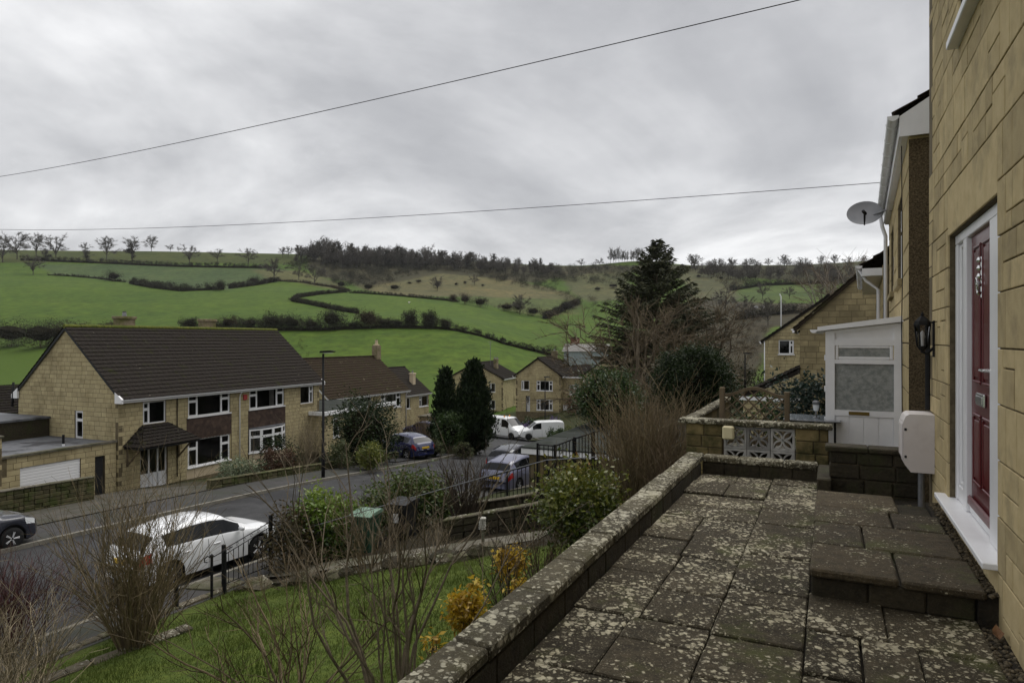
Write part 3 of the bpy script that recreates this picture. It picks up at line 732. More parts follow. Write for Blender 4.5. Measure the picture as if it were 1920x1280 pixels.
chimney(h1, 9.3, d1 / 2 + .4, e1 + r1 - .6, e1 + r1 + .62, .9, .55, 0)
MB().cbox(8.02, 8.3, -.1, 0, e1 - .95, e1 - .62, .02).build('alarm_box', M['redbox'], h1)
# entrance: glazed doors under a small hipped canopy on brackets
dr = MB().box(1.2, 2.8, .1, .16, 2.12, 2.2).box(1.2, 1.28, .1, .16, 0, 2.12).box(2.72, 2.8, .1, .16, 0, 2.12).box(1.72, 1.8, .1, .16, 0, 2.12).box(2.24, 2.32, .1, .16, 0, 2.12).box(1.28, 2.72, .1, .16, 0, .75).build('front_door', M['upvc_far'], h1)
for a, b in ((1.28, 1.72), (1.8, 2.24), (2.32, 2.72)): MB().add([(a, .13, .75), (b, .13, .75), (b, .13, 2.12), (a, .13, 2.12)], [(0, 1, 2, 3)]).build('pane', M['glass'], dr)
MB().box(1.2, 2.8, .6, .65, 0, 2.2).build('room', M['room'], h1)
cz = 2.32
cn = MB().box(.3, 3.75, -1.25, 0, cz - .1, cz).build('porch_canopy', M['plastic'], h1)
tiles(cn, (.25, -1.3, cz), (3.8, -1.3, cz), (1.3, -.1, cz + .95), (2.75, -.1, cz + .95), 'tile', .28, .3)
tiles(cn, (.25, .0, cz), (.25, -1.3, cz), (1.3, .0, cz + .95), (1.3, -.1, cz + .95), 'tile', .28, .3)
tiles(cn, (3.8, -1.3, cz), (3.8, 0, cz), (2.75, -.1, cz + .95), (2.75, 0, cz + .95), 'tile', .28, .3)
for x in (.45, 3.45): MB().tube([(x, -.95, cz - .1), (x, -.02, cz - .95)], .05, 5).tube([(x, -.04, cz - .1), (x, -.04, cz - 1.0)], .05, 5).build('bracket', M['wood'], cn)
# flat-roofed garage against the left gable
g = thing('garage', 'flat roofed stone garage with white roller door beside the long tiled house', 'garage', (p0.x, p0.y, z1b), RZ1)
gw, gh, gd = 5.2, 2.6, 6.5
gop = [(gw - 4.45, 0, 2.65, 2.1), (gw - 1.1, 0, .5, 2.05)]
wall(g, FM(-gw, .12, 0, 0), gw - .02, gh, gop); wall(g, FM(-gw, .12 + gd, 0, R(-90)), gd, gh)
MB().box(-gw - .05, -.02, .05, .35, gh, gh + .1).build('roof_edge', M['concrete'], g)
MB().box(-gw, -.02, .36, gd, gh - .05, gh + .03).build('flat_roof', M['felt'], g)
dg = MB().box(-4.45, -1.8, .2, .24, 0, 2.1).build('garage_door', M['upvc_far'], g)
for i in range(16): MB().cbox(-4.45, -1.8, .165, .2, i * .131 + .006, i * .131 + .126, .012).build('slat', M['upvc_far'], dg)
MB().box(-1.1, -.6, .22, .26, 0, 2.05).build('side_door', M['plastic'], g)
MB().lathe([(.06, gh), (.06, gh + .12)], 10, (-1.9, 1.2, 0)).build('vent_base', M['upvc_far'], g)
MB().lathe([(.055, gh + .12), (.055, gh + .55)], 10, (-1.9, 1.2, 0)).build('flue', M['black_metal'], g)
x2 = MB().box(-gw, -.02, 5.2, 9.5, 0, gh + .95).build('rear_extension', M['dark_stone'], g)
MB().box(-gw - .1, -.02, 5.1, 9.6, gh + .95, gh + 1.05).build('flat_roof', M['felt'], g)
# flat-roofed side extension at the right end
ex = thing('side_extension', 'flat roofed cream stone side extension with white roof edge behind shrubs', 'extension', (p0.x, p0.y, z1b), RZ1)
eo = [(1.0, .9, .7, 1.3, 'o'), (4.4, 0, 2.0, 2.1, 'f', dict(fm_mat='tile_brown', sill=None))]
wall(ex, FM(w1 - 1.0, -1.2, 0, 0), 8.5, 2.55, ops(eo)); win(ex, FM(w1 - 1.0, -1.2, 0, 0), eo)
wall(ex, FM(w1 - 1.0, 0, 0, R(-90)), 1.2, 2.55)
MB().box(w1 - 1.15, w1 + 7.6, -1.4, -1.25, 2.5, 2.75).box(w1 - 1.15, w1 - 1.05, -1.25, -.02, 2.5, 2.75).build('roof_edge', M['upvc_far'], ex)
MB().box(w1 - 1.04, w1 + 7.6, -1.24, -.05, 2.55, 2.7).box(w1 + .05, w1 + 7.6, -.049, 6, 2.55, 2.7).build('flat_roof', M['felt_dark'], ex)
# ---------------------------------------------------------------- second house on that side
q = P(613, 0, 55); RZ2 = R(90) - R(26)
h2 = thing('detached_house', 'brown roofed stone house with a slim brick chimney behind the dark shrubs', 'house', (q.x, q.y, -9.6), RZ2)
f2 = [(1.9, 3.15, 3.9, 1.35, 'cfcg', dict(curtain=[(.25, .3)])), (7.2, 3.2, 3.1, 1.35, 'cfc', dict(curtain=[(.25, .42), (.62, .75)]))]
walls4(h2, 11.3, 7.4, 4.9, ops(f2), (), (), 3.0, 'x'); win(h2, FM(0, 0, 0, 0), f2)
gable_roof(h2, 11.3, 7.4, 4.9, 3.0, 'x', .15, .3, 'tile_brown', 'tile_brown', 'upvc_far', cl=.33)
o = MB().cbox(10.9, 11.6, 3.3, 3.9, 5.5, 9.0, .02).build('chimney', M['chimney'], h2)
MB().lathe([(.3, 9.0), (.3, 9.1), (.16, 9.12), (.14, 9.5), (.18, 9.55)], 10, (11.25, 3.6, 0)).build('chimney_pot', M['render_cream'], o)
pipe(h2, [(11.1, -.25, 4.6), (11.1, -.05, 4.3), (11.1, -.05, .2)])
q = P(735, 0, 72)
h3 = thing('small_house', 'small stone house half hidden beyond the brown roofed house', 'house', (q.x, q.y, -10.9), R(90) - R(26))
f3 = [(2.2, 3.2, 1.2, 1.2, 'cf'), (5.2, 3.2, 1.8, 1.2, 'cf')]
walls4(h3, 7.2, 7, 4.9, ops(f3), (), (), 2.7, 'x'); win(h3, FM(0, 0, 0, 0), f3)
gable_roof(h3, 7.2, 7, 4.9, 2.7, 'x', .15, .3, 'tile', 'tile')
chimney(h3, 5.6, 1.2, 5.2, 7.0, .5, .5, 1, 'render_cream')
q = P(786, 0, 70)
MBg = MB().box(0, 3.6, 0, 2.4, 0, 2.3).box(-.1, 3.7, -.1, 2.5, 2.3, 2.45)
o = thing('garden_garage', 'low cream walled garage with flat top beyond the cypress', 'garage', (q.x, q.y, -10.4), R(-20))
wall(o, FM(0, 0, 0, 0), 3.6, 2.3); wall(o, FM(0, 2.4, 0, R(-90)), 2.4, 2.3); MB().box(-.1, 3.7, -.1, 2.5, 2.3, 2.45).build('flat_roof', M['concrete'], o)
# ---------------------------------------------------------------- houses at the bend
q = P(967, 0, 86); RZ4 = R(-17)
h4 = thing('gabled_house', 'stone house with its gable to the road and white windows behind the vans', 'house', (q.x, q.y, -9.2), RZ4)
f4 = [(.75, 2.75, 1.05, 1.2, 'of', dict(curtain=[(.1, .4)])), (2.75, 2.7, 2.1, 1.25, 'cfc'), (2.75, .0 + .25, 2.1, 1.35, 'cfc', dict(curtain=[(.05, .3), (.35, .5), (.7, .95)]))]
dop = (1.35, 0, .55, 2.0)
walls4(h4, 5.9, 9, 4.75, ops(f4) + [dop], (), (), 2.1, 'y'); win(h4, FM(0, 0, 0, 0), f4)
d4 = MB().box(1.35, 1.9, .35, .4, 0, 2.0).build('front_door', M['upvc_far'], h4); MB().box(1.45, 1.62, .33, .35, 1.1, 1.8).build('pane', M['car_glass'], d4)
gable_roof(h4, 5.9, 9, 4.75, 2.1, 'y', .2, .3, 'tile', 'tile', 'tile')
chimney(h4, 3.3, 7.5, 6.0, 7.6, .8, .5, 1)
wing = wall(h4, FM(5.9, 1.2, 0, 0), 3.0, 4.3, [(.85, 2.2, 1.15, 1.25)], name='wing_wall')
window(h4, FM(5.9, 1.2, 0, 0), .85, 2.2, 1.15, 1.25, 'oc', curtain=[(.1, .4)])
MB().box(5.9, 9.0, 1.0, 1.19, 4.3, 4.5).build('fascia', M['upvc_far'], h4)
tiles(h4, (6.2, .95, 4.5), (9.0, .95, 4.5), (6.2, 5.5, 5.8), (9.0, 5.5, 5.8), 'tile')
MB().box(6.0, 7.4, .9, 1.15, 0, .9).build('garage_door', M['upvc_far'], h4)
q = P(905, 0, 100)
h5 = thing('corner_house', 'dark roofed house with an aerial beyond the tall cypress', 'house', (q.x - 5.2, q.y + 1.6, -10.6), R(-17))
f5 = [(.5, 2.8, .9, 1.3, 'of'), (.5, .3, .9, 1.3, 'of')]
f5 = [(q_[0] + 6,) + q_[1:] for q_ in f5]
walls4(h5, 8.6, 8, 4.9, ops(f5), (), (), 2.2, 'y'); win(h5, FM(0, 0, 0, 0), f5)
gable_roof(h5, 8.6, 8, 4.9, 2.2, 'y', .2, .3, 'tile', 'tile', 'tile')
chimney(h5, 6.2, 4.0, 5.6, 7.6, .5, .9, 2)
MB().tube([(5.3, 4, 6.5), (5.3, 4, 10.4)], .03, 5).tube([(4.9, 4, 10.2), (5.7, 4, 10.2)], .02, 4).tube([(5.0, 4, 9.9), (5.6, 4, 9.9)], .02, 4).build('aerial', M['grey_metal'], h5)
q = P(1093, 0, 82)
h6 = thing('end_house', 'stone gable house beside the bare tree with one white upper window', 'house', (q.x, q.y, -9.3), R(-17))
f6 = [(1.0, 3.0, 1.0, 1.2, 'of')]
walls4(h6, 6.4, 8, 5.0, ops(f6), (), (), 2.3, 'y'); win(h6, FM(0, 0, 0, 0), f6)
gable_roof(h6, 6.4, 8, 5.0, 2.3, 'y', .2, .3, 'tile', 'tile', 'tile')
pipe(h6, [(.12, -.06, 4.8), (.12, -.06, .2)])
q = P(1057, 0, 118)
bn = thing('barn', 'farm shed with pale blue wall and grey sheet roof below the field', 'barn', (q.x, q.y, Z1(q.x, q.y) - .5), R(-12))
bz = (HY - 659) * 118 / F - (Z1(q.x, q.y) - .5)
M['blue_sheet'] = mat('blue_sheet', (.27, .30, .31), (.20, .235, .245), .7, 1.5, stretch=(6, 6, 1)); M['sheet_roof'] = mat('sheet_roof', (.14, .135, .125), (.2, .19, .175), .85, 2)
MB().box(0, 7.5, 0, 5, 0, bz).build('wall', M['blue_sheet'], bn)
rb_ = MB(); vs = []; n = 60
for i in range(n + 1):
    x = -.3 + 8.1 * i / n; k = .06 * (i % 2); vs += [(x, -.3, bz + k), (x, 3.5, bz + 1.3 + k), (x, 7.3, bz + k)]
rb_.add(vs, [f for i in range(n) for f in ((3 * i, 3 * i + 3, 3 * i + 4, 3 * i + 1), (3 * i + 1, 3 * i + 4, 3 * i + 5, 3 * i + 2))]).build('sheet_roof', M['sheet_roof'], bn)
q = P(1078, 0, 135)
rs = thing('brick_shed', 'tiny red brick shed above the blue barn', 'shed', (q.x - .9, q.y, Z1(q.x, q.y) - .3), R(-12))
M['brick_red'] = mat('brick_red', (.12, .05, .035), (.16, .075, .05), .9, 6)
sz = (HY - 634) * 135 / F - Z1(q.x, q.y) + .3
MB().box(0, 1.7, 0, 1.5, 0, sz).build('wall', M['brick_red'], rs)
MB().prism([(-.15, sz), (1.85, sz), (.85, sz + .35)], -.1, 1.6, 'y').build('roof', M['tile'], rs)
# far-left neighbour: a strip of tiled roof past the garage
q = P(-60, 0, 40)
h7 = thing('tiled_outhouse', 'low tiled outhouse roof at the rear of the flat garage', 'outhouse', (q.x - 3, q.y, -9), RZ1)
MB().box(0, 8, 0, 5, 0, 4.2).prism([(0, 4.2), (5, 4.2), (2.5, 5.7)], 0, 8, 'x').build('wall', M['stone_far'], h7)
tiles(h7, (-.2, -.3, 4.1), (8.2, -.3, 4.1), (-.2, 2.5, 5.8), (8.2, 2.5, 5.8), 'tile'); tiles(h7, (8.2, 5.3, 4.1), (-.2, 5.3, 4.1), (8.2, 2.5, 5.8), (-.2, 2.5, 5.8), 'tile')
q = P(-14, 0, 26.5)
h8 = thing('stone_pier', 'stone gate pier at the far driveway edge', 'pier', (q.x - .5, q.y, Z1(q.x, q.y)), RZ1)
wall(h8, FM(0, 0, 0, 0), .8, 3.0, thick=.6); wall(h8, FM(0, .6, 0, R(-90)), .6, 3.0)
wall(h8, FM(.8, 0, 0, R(90)), .6, 3.0); MB().cbox(-.06, .86, -.06, .66, 3.0, 3.1, .02).build('coping', M['concrete'], h8)
# ---------------------------------------------------------------- garages on the near side of the road
q = P(992, 0, 27)
g2 = thing('garage_row', 'row of garages with dark felt roof and white fascia behind black railings', 'garage', (q.x, q.y, -6.9), -TH)
gz = (HY - 836) * 27 / F + 6.9
wall(g2, FM(0, 0, 0, 0), 5.4, gz - .25, (), None, 'garden_stone', ch=.2); wall(g2, FM(0, 12.2, 0, R(-90)), 12.2, gz - .25, [(.6 + 3 * i, 0, 2.4, 2.0) for i in range(4)], None, 'garden_stone', ch=.2)
MB().box(5.2, 5.4, 0, 12.2, 0, gz - .25).box(.2, 5.2, 12, 12.2, 0, gz - .25).build('back_wall', M['mortar_far'], g2)
for i in range(4): MB().box(.1, .14, .6 + 3 * i + .2, 3.0 + 3 * i + .2, 0, 2.0).build('garage_door', M['upvc_far'], g2)
MB().box(-.2, 5.5, -.22, -.19, gz - .28, gz - .06).build('fascia', M['upvc_far'], g2)
MB().box(-.25, -.2, -.22, 12.4, gz - .28, gz - .06).build('fascia', M['upvc_far'], g2)
for i in range(4): MB().box(-.25, 5.6, -.25 + i * 3.15 + (.006 if i else 0), -.25 + (i + 1) * 3.15, gz - .055, gz + .0 + i * .012).build('felt_strip', M['felt_dark'], g2)
# ---------------------------------------------------------------- terrace (X right towards the house, Y along its front, z from the eye)
def tt(name, label, cat, X, Y, z, group=None, rz=0.): 
    o = thing(name, label, cat, W(X, Y, z), -TH + rz, group); return o, Matrix.Translation((-X, -Y, -z))
HT = -1.60
ter = MB().box(-1.45, .86, -6, 8.4, -3.6, HT - .055).build('terrace', M['soil'], None, kind='structure'); ter.rotation_euler = (0, 0, -TH)
def lay_slabs(x0, x1, y0, y1, zt, th, hr, wr, m, par):
    y = y0
    while y < y1 - .05:
        l = rng.uniform(*hr); e = y1 if y1 - y - l < hr[0] * .6 else y + l; x = x0
        while x < x1 - .05:
            ww = rng.uniform(*wr); f = x1 if x1 - x - ww < wr[0] * .7 else x + ww
            cols = [(x, f, y, e)]
            if (f - x) > .5 and rng.random() < .35: cols = [(x, (x + f) / 2, y, e), ((x + f) / 2, f, y, e)]
            elif (e - y) > .5 and rng.random() < .4: mid = y + (e - y) * rng.uniform(.35, .65); cols = [(x, f, y, mid), (x, f, mid, e)]
            for a, b, c, d in cols:
                gp = rng.uniform(.003, .007); dz = rng.uniform(-.006, .005)
                o = MB().cbox(a + gp, b - gp, c + gp, d - gp, zt - th, zt + dz, .008, jit=.002).build('slab', M[m], par)
                o.rotation_euler = (rng.uniform(-.002, .002), rng.uniform(-.002, .002), 0)
            x = f
        y = e
rng.seed(21)
lay_slabs(-1.41, -.60, .2, 8.29, HT, .05, (.4, .75), (.35, .85), 'slab', ter)
lay_slabs(-.60, -.125, .2, 8.29, HT, .05, (.35, .7), (.4, .6), 'slab', ter)
lay_slabs(-.125, .76, .2, 4.62, HT, .05, (.38, .7), (.35, .62), 'slab', ter)
HS = -1.41
sp, tm = tt('door_step', 'broad stone doorstep of riven slabs below the red door', 'step', .33, 5.7, HT)
MB(tm).box(-.10, .745, 4.60, 6.85, HT - .05, HS - .055).build('step_base', M['dark_stone'], sp)
for a, b, c, d in ((-.12, .36, 4.53, 5.12), (.375, .79, 4.53, 5.12), (-.12, .2, 5.135, 5.74), (.215, .77, 5.135, 5.74), (-.12, .42, 5.755, 6.3), (.435, .76, 5.755, 6.25), (-.12, .5, 6.315, 6.95)):
    MB(tm).cbox(a, b, c, d, HS - .055, HS + rng.uniform(-.004, .003), .012, jit=.004).build('slab', M['slab_step'], sp)
for a, b, zz in ((-.11, .2, 0), (.205, .5, 0), (.505, .74, 0)): MB(tm).cbox(a, b, 4.57, 4.6, HT + .0, HS - .06, .01).build('riser_stone', M['dark_stone'], sp)
# parapet along the drop and across the far end
pp, tm = tt('parapet_wall', 'low lichen covered stone parapet along the edge of the paved terrace', 'wall', -1.51, 4, -3.6)
ZT = -1.40
MB(tm).box(-1.57, -1.45, -1, 8.45, -3.6, ZT - .075).build('core', M['mortar'], pp)
y = -1.0
while y < 8.4:
    l = rng.uniform(.55, .95); e = min(y + l, 8.49)
    if 8.49 - e < .3: e = 8.49
    MB(tm).cbox(-1.615, -1.405, y + .003, e - .003, ZT - .075, ZT + rng.uniform(-.004, .004), .014, jit=.004).build('coping_stone', M['coping'], pp); y = e
y = -1.0; row = 0
while y < 8.25:
    l = rng.uniform(.35, .6); e = min(y + l, 8.28); MB(tm).cbox(-1.46, -1.412, y + .004, e - .004, HT - .05, ZT - .08, .008, jit=.003).build('stone', M['dark_stone'], pp); y = e
for k in range(8):
    y = -1.0 + rng.uniform(0, .3)
    while y < 8.4:
        l = rng.uniform(.35, .6); e = min(y + l, 8.46)
        if e - y > .05: MB(tm).cbox(-1.61, -1.56, y + .005, e - .005, -3.5 + k * .25, -3.5 + (k + 1) * .25 - .01, .01, jit=.003).build('stone', M['garden_stone'], pp)
        y = e
pf, tm = tt('end_wall', 'short low mossy wall across the far end of the paved terrace', 'wall', -.8, 8.4, HT)
MB(tm).box(-1.405, -.02, 8.33, 8.46, -2.4, ZT - .075).build('core', M['mortar'], pf)
for a, b in ((-1.40, -1.0), (-.995, -.5), (-.495, -.14)): MB(tm).cbox(a, b, 8.29, 8.5, ZT - .075, ZT + rng.uniform(-.005, .003), .014, jit=.003).build('coping_stone', M['coping'], pf)
for a, b in ((-1.40, -1.15), (-1.145, -.75), (-.745, -.4), (-.395, -.13)): MB(tm).cbox(a, b, 8.31, 8.335, HT - .05, ZT - .08, .006).build('stone', M['dark_stone'], pf)
for k in range(3): MB(tm).cbox(-.135, -.0, 7.62, 8.49, HT - .3 + k * .16, HT - .15 + k * .16, .012, jit=.004).build('pier_stone', M['dark_stone'], pf)
# dark boundary wall beyond the step
bwl, tm = tt('boundary_wall', 'dark damp stone boundary wall under the white porch', 'wall', .38, 7.9, -2.2)
for k, (z0_, z1_) in enumerate(((-1.75, -1.6), (-1.6, -1.45), (-1.45, -1.3), (-1.3, -1.17))):
    x = -.02
    while x < .8:
        l = rng.uniform(.2, .34); e = min(x + l, .84)
        if .84 - e < .1: e = .84
        MB(tm).cbox(x + .004, e - .004, 7.8, 8.0, z0_ + .004, z1_ - .004, .012, jit=.004).build('stone', M['dark_stone'], bwl); x = e
MB(tm).box(0, .84, 7.83, 7.97, -2.3, -1.17).build('core', M['mortar'], bwl)
x = -.06
while x < .8:
    e = min(x + rng.uniform(.28, .42), .85); MB(tm).cbox(x + .003, e - .003, 7.77, 8.03, -1.168, -1.115, .012, jit=.003).build('coping_stone', M['dark_stone'], bwl); x = e
# gravel strip between slabs and house wall
pb = MB()
for i in range(1500):
    Y = rng.uniform(2.0, 7.6); X = rng.uniform(.75, .845) if Y < 4.5 or Y > 6.9 else rng.uniform(.78, .845)
    zz = HT - .02 if Y < 4.52 else HS - .03
    if Y > 6.9: zz = HT - .02; X = rng.uniform(-.1, .845)
    s = rng.uniform(.008, .02); c = W(X, Y, zz + rng.uniform(0, .012))
    vs = [(c.x + s * a * rng.uniform(.7, 1.3), c.y + s * b * rng.uniform(.7, 1.3), c.z + s * .7 * d) for a, b, d in ((1, 0, 0), (-1, 0, 0), (0, 1, 0), (0, -1, 0), (0, 0, 1), (0, 0, -1))]
    pb.add(vs, [(0, 2, 4), (2, 1, 4), (1, 3, 4), (3, 0, 4), (2, 0, 5), (1, 2, 5), (3, 1, 5), (0, 3, 5)])
M['pebble'] = mat('pebble', (.045, .036, .022), (.11, .088, .055), .9, 40, rnd=.5)
tag(pb.build('gravel', M['pebble'], None, True, 'stuff'), 'loose gravel strip between the slabs and the house wall', 'gravel')
MB(Matrix.Rotation(-TH, 4, 'Z')).box(.70, .86, .2, 4.55, HT - .06, HT - .015).box(.75, .86, 4.55, 6.95, HS - .25, HS - .03).box(-.12, .86, 6.95, 7.8, HT - .06, HT - .02).build('gravel_bed', M['soil'], None, kind='structure')
lf = MB(Matrix.Translation(W(.80, 4.33, HT + .03)) @ Matrix.Rotation(-.5, 4, 'Z') @ Matrix.Diagonal((.75, .75, 1.2, 1))).add([(0, -.085, .0), (.035, -.03, .02), (.03, .04, .012), (0, .09, .03), (-.03, .03, .016), (-.034, -.03, .012), (0, 0, -.006)], [(0, 1, 6), (1, 2, 6), (2, 3, 6), (3, 4, 6), (4, 5, 6), (5, 0, 6)]).build('dead_leaf', mat('dry_leaf', (.09, .045, .02), (.16, .08, .035), .8, 30))
tag(lf, 'curled brown dead leaf on the gravel at the house wall', 'leaf')

# ---------------------------------------------------------------- the house on the right
XW, YE, ZB = .845, 7.5, -1.95
nh = thing('stone_house', 'honey stone house front with a deep red panelled door', 'house', W(XW, YE, ZB), -TH)
fm = FM(0, 0, 0, R(-90))                                  # facade: x = 7.5 - Y, z from the wall base
def zz_(z): return z - ZB
ox0, ox1, oz0, oz1 = 1.14, 2.91, zz_(-1.26), zz_(.82)
ux0, ux1, uz0, uz1 = 1.64, 3.4, zz_(2.2), zz_(3.35)
core = MB(fm)
for a, b, c, d in ((0, ox0, 0, uz0), (ox1, 13, 0, uz0), (ox0, ox1, oz1, uz0), (ox0, ox1, 0, oz0 - .045), (0, ux0, uz0, 7.0), (ux1, 13, uz0, 7.0), (ux0, ux1, uz1, 7.0)):
    core.box(a, b, .014, .3, c, d)
nw = core.build('wall', M['mortar'], nh)
rng.seed(4)
CH = .313
def blk(a, b, c, d): 
    if b - a > .03 and d - c > .03:
        MB(fm).stone(a, b, a, b, c, d, yf=rng.uniform(-.002, .002), yb=.05, g=.0045, c=.004).build('stone', M['wallstone'], nw)
def panel(a, b, c, d):
    """one patch of a snecked course: a tall stone or two thin ones with a broken joint"""
    t = rng.random(); hgt = d - c
    if t < .34 or b - a < .16: blk(a, b, c, d)
    else:
        f = rng.choice((.33, .5, .5, .66)); m_ = c + hgt * f
        for u0, u1 in ((c, m_), (m_, d)):
            if b - a > .34 and rng.random() < .65: k = a + (b - a) * rng.uniform(.3, .7); blk(a, k, u0, u1); blk(k, b, u0, u1)
            else: blk(a, b, u0, u1)
def fill(x0, x1, z0, z1, jl=False, jr=False):
    n = max(1, round((z1 - z0) / CH))
    for i in range(n):
        c, d = z0 + (z1 - z0) * i / n, z0 + (z1 - z0) * (i + 1) / n; a, b = x0, x1
        if jl: k = a + (.13 if i % 2 else .2); blk(a, k, c, d); a = k
        if jr: k = b - (.2 if i % 2 else .13); blk(k, b, c, d); b = k
        x = a
        while x < b - .01:
            l = rng.uniform(.16, .5); e = b if b - x - l < .15 else x + l
            panel(x, e, c, d); x = e
zl = zz_(.575)
fill(0, ox0, zl - 8 * CH, zl + 2 * CH, jr=True); fill(ox1, 4.9, zl - 8 * CH, zl + 2 * CH, jl=True)
blk(ox0, ox1, oz1, zl + 2 * CH)
blk(ox0, 2.0, 0, oz0 - .04); blk(2.0, ox1, 0, oz0 - .04)
fill(0, 4.9, zl + 2 * CH, uz0); fill(0, ux0, uz0, uz1, jr=True); fill(ux1, 4.9, uz0, uz1, jl=True); fill(0, 4.9, uz1, uz1 + CH)
MB().box(.3, 8, -13, -.0, 0, 7.0).build('house_core', M['mortar_far'], nh)
wall(nh, FM(0, 0, 0, R(180)) @ Matrix.Translation((-8, 0, 0)), 8, 7.0)
tiles(nh, (-.35, .15, 6.85), (-.35, -13, 6.85), (4, .15, 9.8), (4, -13, 9.8)); tiles(nh, (8.35, -13, 6.85), (8.35, .15, 6.85), (4, -13, 9.8), (4, .15, 9.8))
# upper window with its white sill
window(nh, fm, ux0, uz0, ux1 - ux0, uz1 - uz0, 'cfc', fm_mat='upvc', sill=None)
MB(fm).cbox(ux0 - .03, ux1 + .06, -.075, .05, uz0 - .06, uz0 + .0, .006).build('sill', M['upvc'], nh)
# door frame, sidelight and door
fr = MB(fm); y0, y1 = .05, .12
fr.cbox(ox0, ox1, y0, y1, oz1 - .075, oz1, .006).cbox(ox0, ox0 + .075, y0, y1, oz0, oz1 - .076, .006).cbox(2.445, ox1, y0 - .004, y1, oz0, oz1 - .076, .006)
fr.cbox(1.52, 1.63, y0 - .004, y1, oz0, oz1 - .076, .006).cbox(ox0 + .076, 1.519, y0 + .01, y1, oz0, oz0 + .12, .006).cbox(1.631, 2.444, y0 + .02, y1, oz0, oz0 + .055, .006)
dfr = fr.build('door_frame', M['upvc'], nh)
bd = MB(fm)
for q in ((ox0 + .076, ox0 + .11, oz0 + .121, oz1 - .077), (1.485, 1.519, oz0 + .121, oz1 - .077), (ox0 + .111, 1.484, oz0 + .121, oz0 + .155), (ox0 + .111, 1.484, oz1 - .112, oz1 - .077)): bd.cbox(q[0], q[1], y0 + .02, y1 - .01, q[2], q[3], .008)
bd.build('glazing_bead', M['upvc'], dfr)
sdl = MB(fm).add([(ox0 + .1, y0 + .05, oz0 + .14), (1.49, y0 + .05, oz0 + .14), (1.49, y0 + .05, oz1 - .1), (ox0 + .1, y0 + .05, oz1 - .1)], [(0, 1, 2, 3)]).build('sidelight_pane', M['frosted'], dfr)
MB(fm).cbox(.98, ox1 + .02, -.075, y0 + .07, oz0 - .038, oz0 - .001, .005).build('door_sill', M['upvc'], nh)
dx0, dx1, dz0, dz1, yd = 1.645, 2.43, oz0 + .06, oz1 - .08, y0 + .03
def ring(mb, a, b, c, d, y, t=.022, p=.012):
    for q in ((a, b, c, c + t), (a, b, d - t, d), (a, a + t, c + t, d - t), (b - t, b, c + t, d - t)): mb.cbox(q[0], q[1], y - p, y + .002, q[2], q[3], .008)
dl = MB(fm).box(dx0, dx1, yd, yd + .045, dz0, dz1).build('door', M['red_door'], nh)
for a, b, c, d in ((dx0 + .1, 2.0, zz_(-.31), zz_(.66)), (2.07, dx1 - .1, zz_(-.31), zz_(.66)), (dx0 + .1, 2.0, zz_(-1.02), zz_(-.52)), (2.07, dx1 - .1, zz_(-1.02), zz_(-.52))):
    mb = MB(fm); ring(mb, a, b, c, d, yd); mb.cbox(a + .045, b - .045, yd - .009, yd + .002, c + .045, d - .045, .008); mb.build('door_panel', M['red_door'], dl)
for a, b, c, d in ((dx0, dx1, dz0, dz0 + .07),): MB(fm).cbox(a, b, yd - .028, yd - .001, c, d, .02).build('weather_bar', M['red_door'], dl)
MB(fm).cbox(1.91, 2.17, yd - .02, yd - .001, zz_(-.455), zz_(-.365), .008).cbox(1.93, 2.15, yd - .026, yd - .019, zz_(-.435), zz_(-.385), .004).build('letter_plate', M['chrome'], dl)
MB(fm).tube([(2.38, yd - .001, zz_(-.2)), (2.38, yd - .05, zz_(-.2)), (2.27, yd - .055, zz_(-.2))], [.012, .012, .009], 8).cbox(2.36, 2.40, yd - .012, yd - .001, zz_(-.32), zz_(-.13), .004).build('door_handle', M['chrome'], dl)
kn = MB(fm)
for i in range(5): kn.lathe([(.013, zz_(.30 + i * .055)), (.016, zz_(.315 + i * .055)), (.008, zz_(.335 + i * .055))], 8, (2.035, yd - .02, 0))
kn.tube([(2.035 + .03 * math.sin(t), yd - .03 - .006 * math.cos(t), zz_(.36) + .055 * math.cos(t)) for t in [i * math.pi / 8 for i in range(17)]], .006, 6).cbox(2.023, 2.047, yd - .012, yd - .001, zz_(.28), zz_(.56), .004)
kn.build('door_knocker', M['chrome'], dl)
# lantern
ln, tm = tt('wall_lantern', 'black carriage lantern on the stone wall beyond the red door', 'lantern', .845, 7.12, .0)
lx, ly = .845 - .095, 7.12
lm = MB(tm)
lm.cbox(.83, .845, ly - .03, ly + .03, -.16, .17, .006).box(.75, .84, ly - .008, ly + .008, .145, .16)
lm.tube([(.835, ly, -.08), (.78, ly, -.13), (lx, ly, -.11), (lx, ly, -.08)], [.013, .014, .016, .018], 8)
lm.lathe([(.02, -.1), (.04, -.075), (.045, -.06)], 6, (lx, ly, 0)); lm.lathe([(.07, .13), (.06, .165), (.028, .2), (.012, .215), (.016, .225), (.004, .25)], 6, (lx, ly, 0))
for k in range(6):
    t = k * math.pi / 3; a = (lx + .042 * math.cos(t), ly + .042 * math.sin(t), -.06); b = (lx + .062 * math.cos(t), ly + .062 * math.sin(t), .13); lm.tube([a, b], .006, 4)
lo_ = lm.build('lantern_frame', M['black_metal'], ln)
for k in range(6):
    t0, t1 = k * math.pi / 3, (k + 1) * math.pi / 3
    MB(tm).add([(lx + .040 * math.cos(t0), ly + .040 * math.sin(t0), -.06), (lx + .040 * math.cos(t1), ly + .040 * math.sin(t1), -.06), (lx + .060 * math.cos(t1), ly + .060 * math.sin(t1), .13), (lx + .060 * math.cos(t0), ly + .060 * math.sin(t0), .13)], [(0, 1, 2, 3)]).build('pane', M['clear_glass'], lo_)
